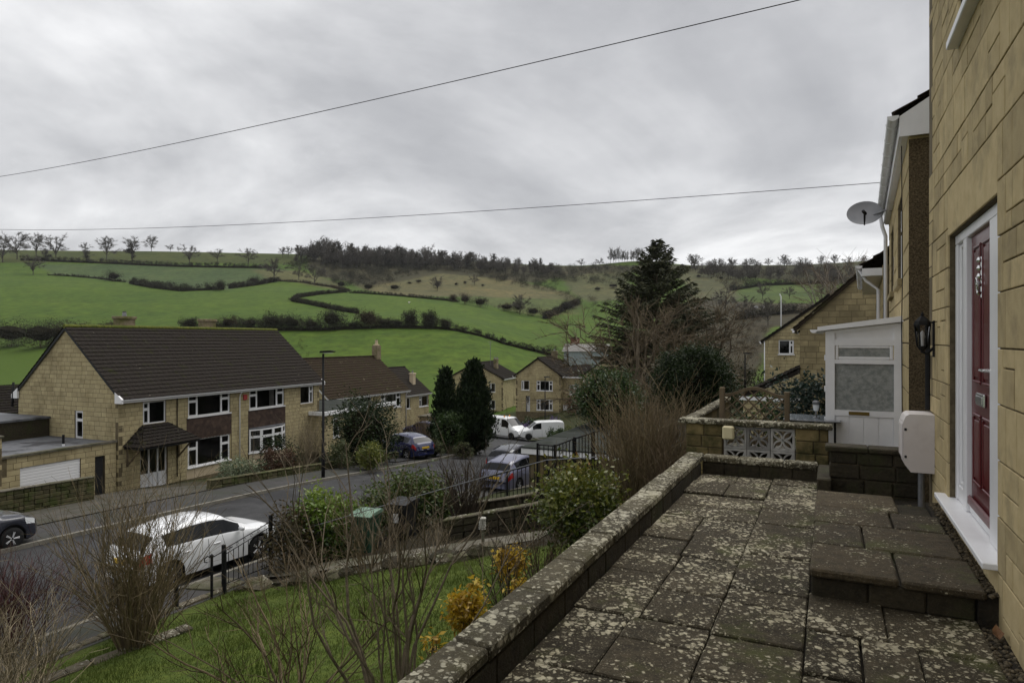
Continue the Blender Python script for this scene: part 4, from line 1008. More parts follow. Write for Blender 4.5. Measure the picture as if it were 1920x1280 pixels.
MB(tm).lathe([(.012, -.06), (.014, .0), (.018, .03), (.016, .06), (.004, .08)], 10, (lx, ly, 0)).build('bulb', M['upvc'], ln)
# meter box on the end of the wall
mx, tm = tt('meter_box', 'pale pinkish plastic meter box on a pipe at the end of the stone wall', 'meter box', .845, 7.3, -1.66)
z0_, z1_ = -1.215, -.685
MB(tm).prism([(.845, z0_), (.66, z0_), (.615, z0_ + .06), (.60, z0_ + .12), (.60, z1_ - .07), (.62, z1_ - .02), (.65, z1_), (.845, z1_)], 7.12, 7.48, 'y').build('cabinet', M['meter'], mx)
MB(tm).prism([(.598, z0_ + .12), (.59, z0_ + .13), (.59, z1_ - .1), (.598, z1_ - .08)], 7.14, 7.46, 'y').build('cabinet_door', M['meter'], mx)
for zz in (z0_ + .14, z1_ - .14): MB(tm).cbox(.607, .627, 7.112, 7.122, zz - .012, zz + .012, .003).build('hinge', M['plastic'], mx)
MB(tm).tube([(.76, 7.3, z0_ + .01), (.76, 7.3, -1.7)], .028, 10).build('supply_pipe', M['grey_metal'], mx)
tag(MB(Matrix.Translation(W(0, 0, 0)) @ Matrix.Rotation(-TH, 4, 'Z')).tube([(.835, 7.44, z1_ + .02), (.835, 7.44, .05)], .03, 8).build('drain_pipe', M['black_metal']), 'black vertical drain pipe on the wall above the meter box', 'pipe')

# ---------------------------------------------------------------- next house down the street
TN = R(27.6); c0 = W(.83, 9.2); ZN = -2.45
na = thing('neighbour_house', 'next stone house with rough brown gable end and white guttering', 'house', (c0.x, c0.y, ZN), -TN)
He = 2.62 - ZN; Ln = 6.9                                   # local: x away from the street (into the house), y along the front
fN = FM(0, Ln, 0, R(-90))
lw = [(Ln - 3.0, 3.3, 1.4, 1.2, 'cf'), (Ln - 5.9, 3.3, 1.4, 1.2, 'cf')]
wall(na, fN, Ln, He, ops(lw), None, 'wallstone', 'mortar', .3, (.3, .6)); win(na, fN, lw, sill='stone_grey', sill_h=.1)
MB().box(.24, 8, .012, Ln, 0, He).build('house_core', M['mortar_far'], na)
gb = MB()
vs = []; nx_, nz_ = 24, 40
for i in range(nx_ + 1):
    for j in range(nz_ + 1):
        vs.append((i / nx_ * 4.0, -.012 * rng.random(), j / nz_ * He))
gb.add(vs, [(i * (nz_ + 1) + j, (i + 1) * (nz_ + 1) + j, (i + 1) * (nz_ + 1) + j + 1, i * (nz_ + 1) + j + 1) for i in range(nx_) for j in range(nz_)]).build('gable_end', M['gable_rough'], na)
for k in range(3): MB().cbox(.0 + k * .22, .21 + k * .22, -.02, .0, He - .26, He - .02, .01).build('stone', M['wallstone'], na)
rs_ = .62
tiles(na, (-.14, Ln + .05, He + .0), (-.14, -.12, He + .0), (4, Ln + .05, He + rs_ * 4.14), (4, -.12, He + rs_ * 4.14), 'tile_brown')
MB().prism([(-.1, He - .24), (-.1, He + .0), (1.2, He + .80), (1.2, He - .24)], -.11, -.085, 'y').build('bargeboard', M['upvc'], na)
MB().box(-.1, -.075, -.084, Ln, He - .2, He - .0).build('fascia', M['upvc'], na); MB().box(-.074, .0, -.084, Ln, He - .22, He - .19).build('soffit', M['upvc'], na)
gutter(na, (-.165, -.13, He + .01), (-.165, Ln, He + .01), .062, 'upvc', 10)
pipe(na, [(-.165, Ln - .3, He - .06), (-.13, Ln - .3, He - .3), (-.07, Ln - .3, He - .5), (-.07, Ln - .3, 0)], .036, 'upvc')
pipe(na, [(-.06, .3, He - .25), (-.05, .33, 3.2), (-.06, .31, 2.6), (-.05, .3, .9)], .006, 'black_metal', 'cable', 5)
fl_ = MB().cbox(-.28, -.1, 2.35, 2.52, 2.62, 2.70, .02).tube([(-.02, 2.43, 2.62), (-.14, 2.43, 2.62)], .015, 6).build('flood_lamp', M['upvc'], na)
nb = thing('stepped_house', 'far end house of the stepped row with white gutter and downpipe', 'house', Vector((c0.x, c0.y, ZN - .95)) + Vector((math.sin(TN), math.cos(TN), 0)) * Ln + Vector((-math.cos(TN), math.sin(TN), 0)) * .12, -TN)
Hb = 2.62 - ZN + .0; wall(nb, FM(0, 7, 0, R(-90)), 7, Hb - .1, [(1.5, 3.2, 1.4, 1.2)], None, 'wallstone', 'mortar', .3); window(nb, FM(0, 7, 0, R(-90)), 1.5, 3.2, 1.4, 1.2, 'cf', sill='stone_grey')
MB().box(.24, 8, .06, 7, 0, Hb - .1).build('house_core', M['mortar_far'], nb)
tiles(nb, (-.4, 7.1, Hb - .12), (-.4, .05, Hb - .12), (4, 7.1, Hb + rs_ * 4.1), (4, .05, Hb + rs_ * 4.1), 'tile_brown')
gutter(nb, (-.44, .05, Hb - .1), (-.44, 7, Hb - .1), .065, 'upvc', 8); MB().box(-.38, .0, .05, 7, Hb - .32, Hb - .16).build('fascia', M['upvc'], nb)
pipe(nb, [(-.44, .35, Hb - .15), (-.3, .35, Hb - .4), (-.07, .35, Hb - .6), (-.07, .35, 0)], .036, 'upvc')
# satellite dish
dp = P(1621, 399, 12.9)
dsh = thing('satellite_dish', 'grey satellite dish on a bracket above the white porch', 'satellite dish', dp, 0)
fw_ = Vector((-.42, -.78, .38)).normalized(); up = Vector((0, 0, 1)); rt = fw_.cross(up).normalized(); up2 = rt.cross(fw_)
DM = Matrix((( rt.x, up2.x, fw_.x, 0), (rt.y, up2.y, fw_.y, 0), (rt.z, up2.z, fw_.z, 0), (0, 0, 0, 1)))
M['dish'] = mat('dish', (.20, .205, .215), (.25, .25, .26), .6, 3)
mb = MB(DM); vs = [(0, 0, -.06)]; n = 28
for k in range(1, 6):
    for j in range(n): t = 2 * math.pi * j / n; q = k / 5; vs.append((.31 * q * math.cos(t), .26 * q * math.sin(t), -.06 + .06 * q * q))
fs = [(0, 1 + j, 1 + (j + 1) % n) for j in range(n)]
for k in range(4):
    for j in range(n): fs.append((1 + k * n + j, 1 + (k + 1) * n + j, 1 + (k + 1) * n + (j + 1) % n, 1 + k * n + (j + 1) % n))
mb.add(vs, fs).build('reflector', M['dish'], dsh, True)
MB(DM).tube([(0, -.25, 0), (0, -.2, .3)], .012, 6).tube([(-.02, -.2, .27), (.02, -.19, .36)], .03, 8).tube([(0, 0, -.05), (0, -.25, -.03)], .016, 6).build('feed_arm', M['black_metal'], dsh)
wp = Vector((c0.x, c0.y, 0)) + Vector((math.sin(TN), math.cos(TN), 0)) * 5.2; wp.z = dp.z + .02
MB().tube([DM @ Vector((0, 0, -.07)), DM @ Vector((.0, -.02, -.16)), (wp - dp) * .9, wp - dp], .018, 8).lathe([(.02, -.05), (.06, -.04), (.06, .04), (.02, .05)], 8, tuple((wp - dp) * .97)).build('bracket', M['grey_metal'], dsh)
# white porch on the neighbour's front
po = thing('porch', 'white plastic lean-to porch with frosted glass on the neighbour front', 'porch', Vector((c0.x, c0.y, ZN)) + Vector((math.sin(TN), math.cos(TN), 0)) * 1.45, -TN)
zb, pw, pd = -1.507 - ZN, .96, 2.0
MB().cbox(-pw, 0, 0, .15, 0, zb - .0, .01).cbox(-pw, -pw + .15, .151, pd, 0, zb, .01).build('dwarf_wall', M['dark_stone'], po)
def zt_(x): return .23 - ZN + x * .115                    # underside of the sloping roof
fp = FM(-pw, 0, 0, 0)
f_ = MB().prism([(-pw, zb), (-pw + .12, zb), (-pw + .12, zt_(-pw + .12)), (-pw, zt_(-pw))], .0, .07, 'y').prism([(-.1, zb), (0, zb), (0, zt_(0)), (-.1, zt_(-.1))], .0, .07, 'y')
f_.prism([(-pw + .12, zt_(-pw + .12) - .05), (-.1, zt_(-.1) - .05), (-.1, zt_(-.1)), (-pw + .12, zt_(-pw + .12))], .005, .065, 'y')
zA, zB_, zC, zD = zb + .42, zb + .5, zb + 1.16, zb + 1.22
f_.box(-pw + .12, -.1, .004, .066, zA, zB_).box(-pw + .12, -.1, .004, .066, zC, zD).box(-pw + .12, -.1, .004, .066, zb + 1.42, zb + 1.5).box(-pw + .12, -.1, .004, .066, zb, zb + .03)
f_.box(-pw, -pw + .06, .071, pd, zb, zb + .06).box(-pw, -pw + .06, .071, pd, zt_(-pw) - .1, zt_(-pw)).box(-pw, -pw + .06, pd - .08, pd, zb + .06, zt_(-pw) - .1).box(-pw, -pw + .06, .95, 1.03, zb + .06, zt_(-pw) - .1)
pfm = f_.build('porch_frame', M['upvc'], po)
MB().prism([(-pw + .12, zb + 1.5), (-.1, zb + 1.5), (-.1, zt_(-.1) - .05), (-pw + .12, zt_(-pw + .12) - .05)], .03, .05, 'y').build('top_panel', M['upvc'], po)
lp = MB().box(-pw + .12, -.1, .03, .05, zb + .03, zA).build('lower_panel', M['upvc'], po)
for k in range(4): MB().cbox(-pw + .125 + k * .184, -pw + .303 + k * .184, .022, .031, zb + .035, zA - .005, .004).build('board', M['upvc'], lp)
MB().cbox(-pw + .13, -pw + .17, .01, .06, zD, zb + 1.42, .01).cbox(-.15, -.11, .01, .06, zD, zb + 1.42, .01).cbox(-pw + .17, -.15, .01, .06, zD, zD + .04, .01).cbox(-pw + .17, -.15, .01, .06, zb + 1.38, zb + 1.42, .01).build('fanlight_frame', M['upvc'], po)
MB().box(-pw + .17, -.15, .03, .036, zD + .04, zb + 1.38).build('pane', M['frosted'], po); MB().box(-pw + .12, -.1, .035, .041, zB_, zC).build('pane', M['frosted'], po)
MB().add([(-pw + .03, .08, zb + .06), (-pw + .03, .95, zb + .06), (-pw + .03, .95, zt_(-pw) - .1), (-pw + .03, .08, zt_(-pw) - .1)], [(0, 1, 2, 3)]).add([(-pw + .03, 1.03, zb + .06), (-pw + .03, pd - .08, zb + .06), (-pw + .03, pd - .08, zt_(-pw) - .1), (-pw + .03, 1.03, zt_(-pw) - .1)], [(0, 1, 2, 3)]).build('side_pane', M['frosted'], po)
M['brass'] = mat('brass', (.16, .11, .03), None, .4, metal=.8)
MB().cbox(-.66, -.40, -.008, .004, zA + .015, zA + .065, .003).build('letter_slot', M['brass'], po)
MB().prism([(-pw - .1, zt_(-pw - .1) + .01), (.02, zt_(.02) + .01), (.02, zt_(.02) + .09), (-pw - .1, zt_(-pw - .1) + .07)], -.1, pd + .1, 'y').build('porch_roof', M['upvc'], po)
gutter(po, (-pw - .15, -.1, zt_(-pw) + .02), (-pw - .15, pd + .1, zt_(-pw) + .02), .05, 'upvc', 0)
for k, zz in enumerate((zb + .3, zb + .75, zb + 1.2)): MB().cbox(-pw - .02, -pw, .1, .14, zz, zz + .08, .005).build('hinge', M['upvc'], po)
MB().cbox(-.16, -.02, -.26, -.02, zb - .0, zb + .035, .008).cbox(-.2, -.16, -.26, -.2, zb, zb + .06, .008).build('overflow_spout', M['upvc'], po)
# ---------------------------------------------------------------- neighbour's raised terrace
sw, tm = tt('screen_wall', 'stone garden wall with pierced white screen blocks and thick coping', 'wall', -.9, 9.4, -2.7)
zc0, zc1 = -1.145, -1.083
MB(tm).cbox(-1.9, .02, 9.32, 9.58, zc0, zc1, .015).build('coping', M['coping'], sw)
def rows(x0, x1, ch=.16):
    z = zc0 - .004
    while z > -2.6:
        x = x0
        while x < x1 - .02:
            e = min(x + rng.uniform(.14, .3), x1)
            if x1 - e < .08: e = x1
            MB(tm).cbox(x + .004, e - .004, 9.38, 9.5, z - ch + .008, z, .01, jit=.002).build('stone', M['garden_stone'], sw); x = e
        z -= ch
rows(-1.8, -1.32); rows(-.415, -.03)
MB(tm).box(-1.8, -1.33, 9.4, 9.49, -2.7, zc0).box(-.405, -.03, 9.4, 9.49, -2.7, zc0).build('core', M['mortar'], sw)
def screen(x0, z0, s=.29, y0=9.4, y1=9.49):
    b = MB(tm); t = .028; c = (x0 + s / 2, z0 + s / 2)
    for q in ((x0, x0 + s, z0, z0 + t), (x0, x0 + s, z0 + s - t, z0 + s), (x0, x0 + t, z0 + t, z0 + s - t), (x0 + s - t, x0 + s, z0 + t, z0 + s - t)): b.box(q[0] + .001, q[1] - .001, y0, y1, q[2] + .001, q[3] - .001)
    hs = s / 2 - t * .8
    for qx in (1, -1):
        for qz in (1, -1):                                 # four pointed petals to the corners
            for sgn in (1, -1):
                pts = []
                for i in range(7):
                    u_ = i / 6; d = sgn * .30 * math.sin(math.pi * u_) * hs
                    pts.append((c[0] + qx * hs * u_ - qz * d * .7, (y0 + y1) / 2, c[1] + qz * hs * u_ + qx * d * .7))
                for p_, q_ in zip(pts, pts[1:]):
                    dx, dz = q_[0] - p_[0], q_[2] - p_[2]; L = math.hypot(dx, dz); nx, nz = -dz / L * .009, dx / L * .009
                    b.prism([(p_[0] + nx, p_[2] + nz), (q_[0] + nx, q_[2] + nz), (q_[0] - nx, q_[2] - nz), (p_[0] - nx, p_[2] - nz)], y0 + .008, y1 - .008, 'y')
    b.build('screen_block', M['screen_block'], sw)
for i in range(3):
    for j in range(5): screen(-1.305 + i * .295, zc0 - .02 - (j + 1) * .293)
MB(tm).box(-1.31, -.42, 9.52, 9.56, -2.7, zc0 - .3).build('backing', M['dark_stone'], sw)
MB(tm).cbox(-1.31, -1.16, 9.27, 9.38, zc0 - .185, zc0 - .005, .02).build('letter_box', M['cream'], sw)
rw, tm = tt('return_wall', 'stone side wall of the raised patio running behind the bare red bush', 'wall', -1.8, 11.2, -2.7)
for k in range(8): MB(tm).cbox(-1.86, -1.7, 9.6 + k * .45, 9.6 + k * .45 + .445, zc0, zc1 + rng.uniform(-.004, .004), .015).build('coping_stone', M['coping'], rw)
MB(tm).box(-1.83, -1.73, 9.52, 13.2, -2.7, zc0).build('core', M['garden_stone'], rw)
pt_ = MB(Matrix.Rotation(-TH, 4, 'Z')).box(-1.72, .9, 9.6, 13.4, -2.6, -1.95).build('patio', M['concrete'], None, kind='structure')
tr, tm = tt('trellis_panel', 'weathered wooden trellis panel with arched top between two posts', 'trellis', -1.0, 10.2, -1.95)
for x in (-1.44, -.56): MB(tm).cbox(x - .035, x + .035, 10.17, 10.24, -1.95, -.70 if x < -1 else -.74, .008).build('post', M['wood'], tr)
def arch(x): u_ = (x + 1.0) / .405; return -.79 + .11 * (.5 + .5 * math.cos(math.pi * min(1, abs(u_))))
b = MB(tm); xs = [-1.405 + .81 * i / 16 for i in range(17)]
for a, c in zip(xs, xs[1:]): b.prism([(a, arch(a) - .045), (c, arch(c) - .045), (c, arch(c)), (a, arch(a))], 10.18, 10.22, 'y')
b.build('top_rail', M['wood'], tr)
MB(tm).box(-1.405, -.595, 10.18, 10.22, -1.5, -1.45).build('bottom_rail', M['wood'], tr)
for sgn in (1, -1):
    for k in range(-8, 9):
        pts = []
        for i in range(60):
            z = -1.45 + .75 * i / 59; x = -1.0 + k * .15 + sgn * (z + 1.1)
            if -1.405 < x < -.595 and z < arch(x) - .04: pts.append((x, 10.195 + .008 * sgn, z))
        if len(pts) > 6: MB(tm).tube([pts[0], pts[-1]], .011, 4).build('slat', M['wood'], tr)
gt, tm = tt('glass_table', 'grey glass topped garden table on the raised patio beside the porch', 'table', -.15, 10.9, -1.95)
MB(tm).cbox(-.62, .12, 10.5, 11.3, -1.17, -1.155, .004).build('table_top', mat('table_glass', (.20, .22, .24), None, .08, spec=.7), gt)
MB(tm).tube([(-.62, 10.5, -1.165), (.12, 10.5, -1.165), (.12, 11.3, -1.165), (-.62, 11.3, -1.165), (-.62, 10.5, -1.165)], .012, 6).build('rim', M['grey_metal'], gt)
for x, y in ((-.55, 10.58), (.05, 10.58), (-.55, 11.22), (.05, 11.22)): MB(tm).tube([(x, y, -1.17), (x, y, -1.95)], .015, 6).build('leg', M['black_metal'], gt)
tl_, tm = tt('table_lamp', 'slim solar lamp standing on the glass table', 'lamp', -.2, 10.85, -1.155)
MB(tm).lathe([(.04, -1.155), (.04, -1.14), (.012, -1.13), (.012, -1.05)], 10, (-.2, 10.85, 0)).build('lamp_stand', M['grey_metal'], tl_)
MB(tm).lathe([(.045, -.96), (.05, -.92), (.03, -.9)], 10, (-.2, 10.85, 0)).build('lamp_cap', M['grey_metal'], tl_)
MB(tm).lathe([(.03, -1.05), (.042, -1.0), (.042, -.96)], 10, (-.2, 10.85, 0)).build('lamp_glass', M['lamp_lens'], tl_)
# ---------------------------------------------------------------- houses beyond
q = P(1500, 0, 28); zC_ = -4.6
hc_ = thing('steep_gable_house', 'stone house with a steep dark verge rising behind the white porch', 'house', (q.x, q.y, zC_), -R(24))
eC = (HY - 606) * 28 / F - zC_
wall(hc_, FM(0, 0, 0, 0), 9, eC, (), 6.0 * .62 / .9, 'stone_grey', ch=.24); MB().box(.1, 9, .2, 8, 0, eC).build('house_core', M['mortar_far'], hc_)
rC = 6.0 * .62 / .9
gable_roof(hc_, 9, 9, eC, rC, 'y', .15, .25, 'tile_brown', 'tile_brown', 'tile_brown')
lt = MB().prism([(-2.2, 2.25), (0, 3.4), (0, 3.2), (-2.2, 2.1)], -.6, 3, 'y').build('lean_to_roof', M['tile'], hc_)
tiles(hc_, (-2.2, 3.0, 2.26), (-2.2, -.65, 2.26), (0, 3.0, 3.42), (0, -.65, 3.42), 'tile', .25, .25)
wall(hc_, FM(-2.2, -.6, 0, 0), 2.2, 2.1, (), None, 'stone_far'); MB().box(-2.35, 0, -.7, -.62, 2.05, 2.2).build('fascia', M['upvc_far'], hc_)
q = P(1432, 0, 46); zD_ = -5.2
hd_ = thing('lower_gable_house', 'small stone gable with one white window and a tall vent pole', 'house', (q.x, q.y, zD_), -R(22))
eD = (HY - 636) * 46 / F - zD_
fD = [(.95, eD - 1.0, .95, .95, 'fc')]
wall(hd_, FM(0, 0, 0, 0), 8, eD, ops(fD), 2.9, 'stone_far'); win(hd_, FM(0, 0, 0, 0), fD); MB().box(.1, 8, .75, 8, 0, eD).build('house_core', M['mortar_far'], hd_)
gable_roof(hd_, 8, 8, eD, 2.9, 'y', .15, .2, 'tile', 'tile', 'tile')
pipe(hd_, [(.05, -.06, eD - .1), (.05, -.06, .3)], .035); MB().tube([(1.1, .3, eD + .6), (1.1, .3, eD + 2.9), (1.0, .3, eD + 3.1)], .035, 6).build('vent_pole', M['upvc_far'], hd_)
# ---------------------------------------------------------------- vehicles (local x forward, y left, z up, wheels on z = 0)
def lin(keys, x):
    return float(np.interp(x, [k[0] for k in keys], [k[1] for k in keys]))
HATCH = dict(L=4.06, top=[(-2.03, .60), (-2.0, .86), (-1.93, .97), (-1.86, 1.05), (-1.60, 1.27), (-1.5, 1.335), (-1.25, 1.385), (-.6, 1.445), (-.1, 1.45), (.32, 1.385), (1.0, 1.015), (1.12, .975), (1.55, .92), (1.84, .83), (1.97, .74), (2.03, .60)],
    belt=[(-2.03, .58), (-1.97, .82), (-1.86, .93), (-1.4, .985), (-.4, .955), (.5, .915), (1.0, .90), (1.55, .85), (1.84, .77), (1.97, .69), (2.03, .56)],
    wid=[(-2.03, .62), (-1.95, .74), (-1.75, .82), (-1.2, .865), (0, .875), (1.2, .865), (1.7, .82), (1.92, .75), (2.03, .60)],
    roof=[(-2.03, .55), (-1.86, .66), (-1.56, .57), (0, .60), (.35, .60), (1.0, .68), (1.55, .66), (2.03, .38)],
    wheels=(-1.27, 1.28), wr=.31, sill=.2, side=[(-1.36, -1.08), (-1.03, -.26), (-.18, .74)], rear=(-1.87, -1.56), front=(.36, .99), head=(1.62, 1.9, .6), tail=(-1.99, -1.72))
VAN = dict(L=4.45, top=[(-2.22, .6), (-2.20, 1.65), (-2.1, 1.78), (-1.5, 1.82), (.2, 1.80), (.62, 1.72), (1.35, 1.13), (1.5, 1.07), (2.0, .93), (2.17, .72), (2.22, .5)],
    belt=[(-2.22, .58), (-2.18, 1.0), (0, 1.0), (1.35, 1.0), (1.9, .86), (2.15, .66), (2.22, .46)],
    wid=[(-2.22, .80), (-2.1, .86), (0, .88), (1.4, .86), (1.95, .74), (2.22, .5)], roof=[(-2.22, .74), (-2.1, .78), (.2, .74), (.62, .70), (1.4, .70), (2.22, .42)],
    wheels=(-1.35, 1.4), wr=.31, sill=.24, side=[(.12, .98)], rear=None, front=(.64, 1.34), head=(1.75, 2.05, .66), tail=None)
BIGVAN = dict(L=5.6, top=[(-2.8, .7), (-2.78, 2.05), (-2.6, 2.16), (.6, 2.2), (.95, 2.12), (1.75, 1.38), (1.95, 1.28), (2.55, 1.06), (2.74, .85), (2.8, .6)],
    belt=[(-2.8, .68), (-2.7, 1.15), (1.75, 1.15), (2.4, 1.0), (2.72, .8), (2.8, .55)],
    wid=[(-2.8, .94), (-2.6, .99), (1.5, 1.0), (2.2, .96), (2.6, .84), (2.8, .62)], roof=[(-2.8, .86), (.6, .84), (.95, .80), (1.8, .82), (2.8, .52)],
    wheels=(-1.75, 1.75), wr=.35, sill=.36, side=[(.35, 1.3)], rear=None, front=(.97, 1.74), head=(2.2, 2.66, .8), tail=None)
def vehicle(name, label, cat, loc, rz, spec, paint, trim='plastic', rim='rim', plate=None, beacons=0, pitch=0., grille=True, group=None):
    o = thing(name, label, cat, loc, rz, group); o.rotation_euler = (0, pitch, rz)
    S_ = spec; L = S_['L']; xs = set(np.linspace(-L / 2, L / 2, 40).tolist()) | {k[0] for k in S_['top']}
    for a in S_['side']: xs |= set(a)
    for k in ('rear', 'front', 'tail'): xs |= set(S_[k][:2]) if S_[k] else set()
    xs |= set(S_['head'][:2]); R_ = S_['wr'] + .055
    for wx in S_['wheels']: xs |= {wx + R_ * math.cos(t) for t in np.linspace(0, math.pi, 13)}
    xs = sorted(xs); xs = [x for i, x in enumerate(xs) if i == 0 or x - xs[i - 1] > .004]
    ringp = []
    for x in xs:
        zt, zb, wd, wr_ = lin(S_['top'], x), lin(S_['belt'], x), lin(S_['wid'], x), lin(S_['roof'], x)
        zb = min(zb, zt - .015); arch = 0; zs = S_['sill'] + .10 * max(0, abs(x) / (L / 2) - .86) / .14
        for wx in S_['wheels']:
            if abs(x - wx) < R_: arch = max(arch, S_['wr'] + math.sqrt(R_ * R_ - (x - wx) ** 2))
        zl = max(zs, arch); zl = min(zl, zb - .04)
        zm = zl + (zb - zl) * .35; zn = zl + (zb - zl) * .72
        gh = zt - zb
        def g(t): return (wd * .955 + (wr_ - wd * .955) * t, zb + (gh - .045 * min(1, gh / .3)) * t)
        gl0, gl1, ge = g(.10), g(.86), g(1.)
        half = [(0, zs if arch == 0 else zl * .6 + .1), (wd * .72, zs if arch == 0 else zl * .6 + .1), (wd * .965, zl), (wd * .985, zl + .03), (wd, zm), (wd * .99, zn), (wd * .955, zb), gl0, gl1, ge, (ge[0] * .72, zt - .012), (0, zt)]
        ringp.append(half)
    n = len(ringp[0]); V = []
    for x, hlf in zip(xs, ringp):
        V += [(x, y, z) for y, z in hlf] + [(x, -y, z) for y, z in hlf[1:-1]]
    m_ = 2 * n - 2
    idx = lambda i, k, s: i * m_ + (k if s > 0 or k in (0, n - 1) else n + k - 1)
    groups = {}
    for i in range(len(xs) - 1):
        xm = (xs[i] + xs[i + 1]) / 2
        for k in range(n - 1):
            for s in (1, -1):
                f = (idx(i, k, s), idx(i + 1, k, s), idx(i + 1, k + 1, s), idx(i, k + 1, s)); f = f if s < 0 else f[::-1]
                key = 'body'
                if k == 7:
                    for j, (a, b) in enumerate(S_['side']):
                        if a < xm < b: key = ('glass', 's%d%d' % (j, s))
                    if key == 'body' and len(S_['side']) > 1 and S_['side'][0][0] < xm < S_['side'][-1][1]: key = ('pillar', s, sum(xm > q[0] for q in S_['side']))
                if k in (9, 10):
                    if S_['front'] and S_['front'][0] < xm < S_['front'][1]: key = ('glass', 'front')
                    if S_['rear'] and S_['rear'][0] < xm < S_['rear'][1]: key = ('glass', 'rear')
                if k in (4, 5) and S_['head'][0] < xm < S_['head'][1] and k == 5: key = ('head', s)
                if S_['tail'] and k in (5, 6) and S_['tail'][0] < xm < S_['tail'][1]: key = ('tail', s)
                if k <= 3: key = 'lower' if k < 3 else key
                groups.setdefault(key, []).append(f)
    for e, s in ((0, 1), (len(xs) - 1, -1)):
        for k in range(n - 1): groups['body'].append((idx(e, k, 1), idx(e, k + 1, 1), idx(e, k + 1, -1), idx(e, k, -1)) if k else (idx(e, 0, 1), idx(e, 1, 1), idx(e, 1, -1)))
    def emit(key, nm, mt, par=o):
        used = {}; mb = MB(); fs = []
        for f in groups[key]:
            f = tuple(dict.fromkeys(f)); fs.append(tuple(used.setdefault(q, len(used)) for q in f))
        mb.add([V[q] for q in used], [f for f in fs if len(f) > 2], .5); return mb.build(nm, M[mt], par, True)
    for key in list(groups):
        if key == 'body': body = emit(key, 'body', paint)
        elif key[0] == 'pillar': emit(key, 'pillar_trim', 'plastic')
        elif key == 'lower': emit(key, 'lower_trim', trim)
        elif key[0] == 'glass': emit(key, 'window', 'car_glass')
        elif key[0] == 'head': emit(key, 'headlight', 'lamp_lens')
        elif key[0] == 'tail': emit(key, 'tail_light', 'tail')
    seams = [S_['side'][-1][1] + .06, S_['side'][-1][0] - .045] + ([S_['side'][1][0] + .0] if len(S_['side']) > 1 else [])
    for xs_ in seams:
        i = min(range(len(xs)), key=lambda q: abs(xs[q] - xs_))
        for s in (1, -1): MB().tube([(xs[i], s * (y + .001), z) for y, z in ringp[i][3:7]], .006, 4).build('door_seam', M['plastic'], o)
    for wx in S_['wheels']:
        for s in (1, -1):
            wy = s * (lin(S_['wid'], wx) - .13); r = S_['wr']
            t = MB().lathe([(r * .62, -.1), (r * .95, -.105), (r, -.07), (r, .07), (r * .95, .105), (r * .62, .1)], 28, (wx, wy, r), 'y').build('wheel', M['tyre'], o, True)
            rm = MB().lathe([(r * .63, s * .06), (r * .64, s * .085), (r * .58, s * .092), (r * .56, s * .04), (r * .1, s * .03)], 28, (wx, wy, r), 'y', caps=False)
            rm.build('rim_well', M['plastic'], t, True)
            sp_ = MB()
            for k in range(5):
                for dd in (-.16, .16):
                    a = 2 * math.pi * k / 5 + dd; sp_.tube([(wx + r * .1 * math.cos(a), wy + s * .075, r + r * .1 * math.sin(a)), (wx + r * .6 * math.cos(a - dd * .4), wy + s * .085, r + r * .6 * math.sin(a - dd * .4))], [.034, .026], 4)
            sp_.lathe([(.05, s * .06), (.045, s * .09)], 10, (wx, wy, r), 'y'); sp_.lathe([(r * .66, s * .088), (r * .6, s * .098)], 28, (wx, wy, r), 'y', caps=False)
            sp_.build('rim', M[rim], t)
        MB().box(wx - R_ * .96, wx + R_ * .96, -.5, .5, S_['wr'] * .5, S_['wr'] + R_ * .8).build('wheel_well', M['plastic'], o)
    a, b = S_['side'][-1]; zbm = lin(S_['belt'], b - .1)
    for s in (1, -1):
        wy = lin(S_['wid'], b - .1) * .955
        MB().lathe([(.03, .0), (.085, .03), (.095, .07), (.07, .11)], 10, (0, 0, 0), 'x').build('wing_mirror', M[paint if paint != 'van_paint' else 'plastic'], o, True).matrix_local = Matrix.Translation((b - .14, s * (wy + .10), zbm + .10)) @ Matrix.Diagonal((1, 1.15, .75, 1))
        for (p_, q_) in S_['side']:
            if q_ - p_ > .5: MB().cbox(p_ + .06, p_ + .26, s * (wy + .028) - .02, s * (wy + .028) + .02, zbm - .13, zbm - .105, .006).build('door_handle', M[paint], o)
    if plate:
        MB().box(-L / 2 - .012, -L / 2 + .02, -.26, .26, .68, .79).build('number_plate', M[plate], o)
    MB().box(L / 2 - .03, L / 2 + .006, -.3, .3, .36, .47).build('grille', M['plastic'], o)
    for k in range(beacons):
        MB().lathe([(.07, lin(S_['top'], .3)), (.07, lin(S_['top'], .3) + .1), (.04, lin(S_['top'], .3) + .14)], 10, (.3, (k - (beacons - 1) / 2) * .8, 0)).build('beacon', M['orange'], o)
    return o
zr = lambda x, y: float(z_road(inv(x, y)[1])) + .005
vehicle('hatchback', 'white hatchback parked beside the iron garden gate', 'car', (-8.3, 17.7, zr(-8.3, 17.7)), R(60), HATCH, 'white_paint', 'plastic', 'rim', 'yellow_plate')
vehicle('dark_car', 'dark grey car nosing into view by the driveway opposite', 'car', (-15.45, 18.25, zr(-15.4, 18.2)), R(62), HATCH, 'dark_paint')
x_, y_ = -6.55, 41.0
vehicle('blue_hatchback', 'dark blue hatchback backed onto the drive beside the dark shrubs', 'car', (x_, y_, Z1(x_, y_) + .09), R(136), HATCH, 'blue_paint', 'plastic', 'rim', 'yellow_plate')
p_ = on_ground(795, 62)
vehicle('distant_car', 'blue car half hidden past the brown hedge by the cypress', 'car', (p_.x, p_.y, (HY - 818) * 62 / F), R(150), HATCH, 'blue_paint')
vehicle('grey_hatchback', 'grey blue hatchback parked in front of the felt roofed garages', 'car', (.15, 30.2, zr(.15, 30.2) + .1), R(63), HATCH, 'greyblue_paint', 'plastic', 'rim', 'yellow_plate')
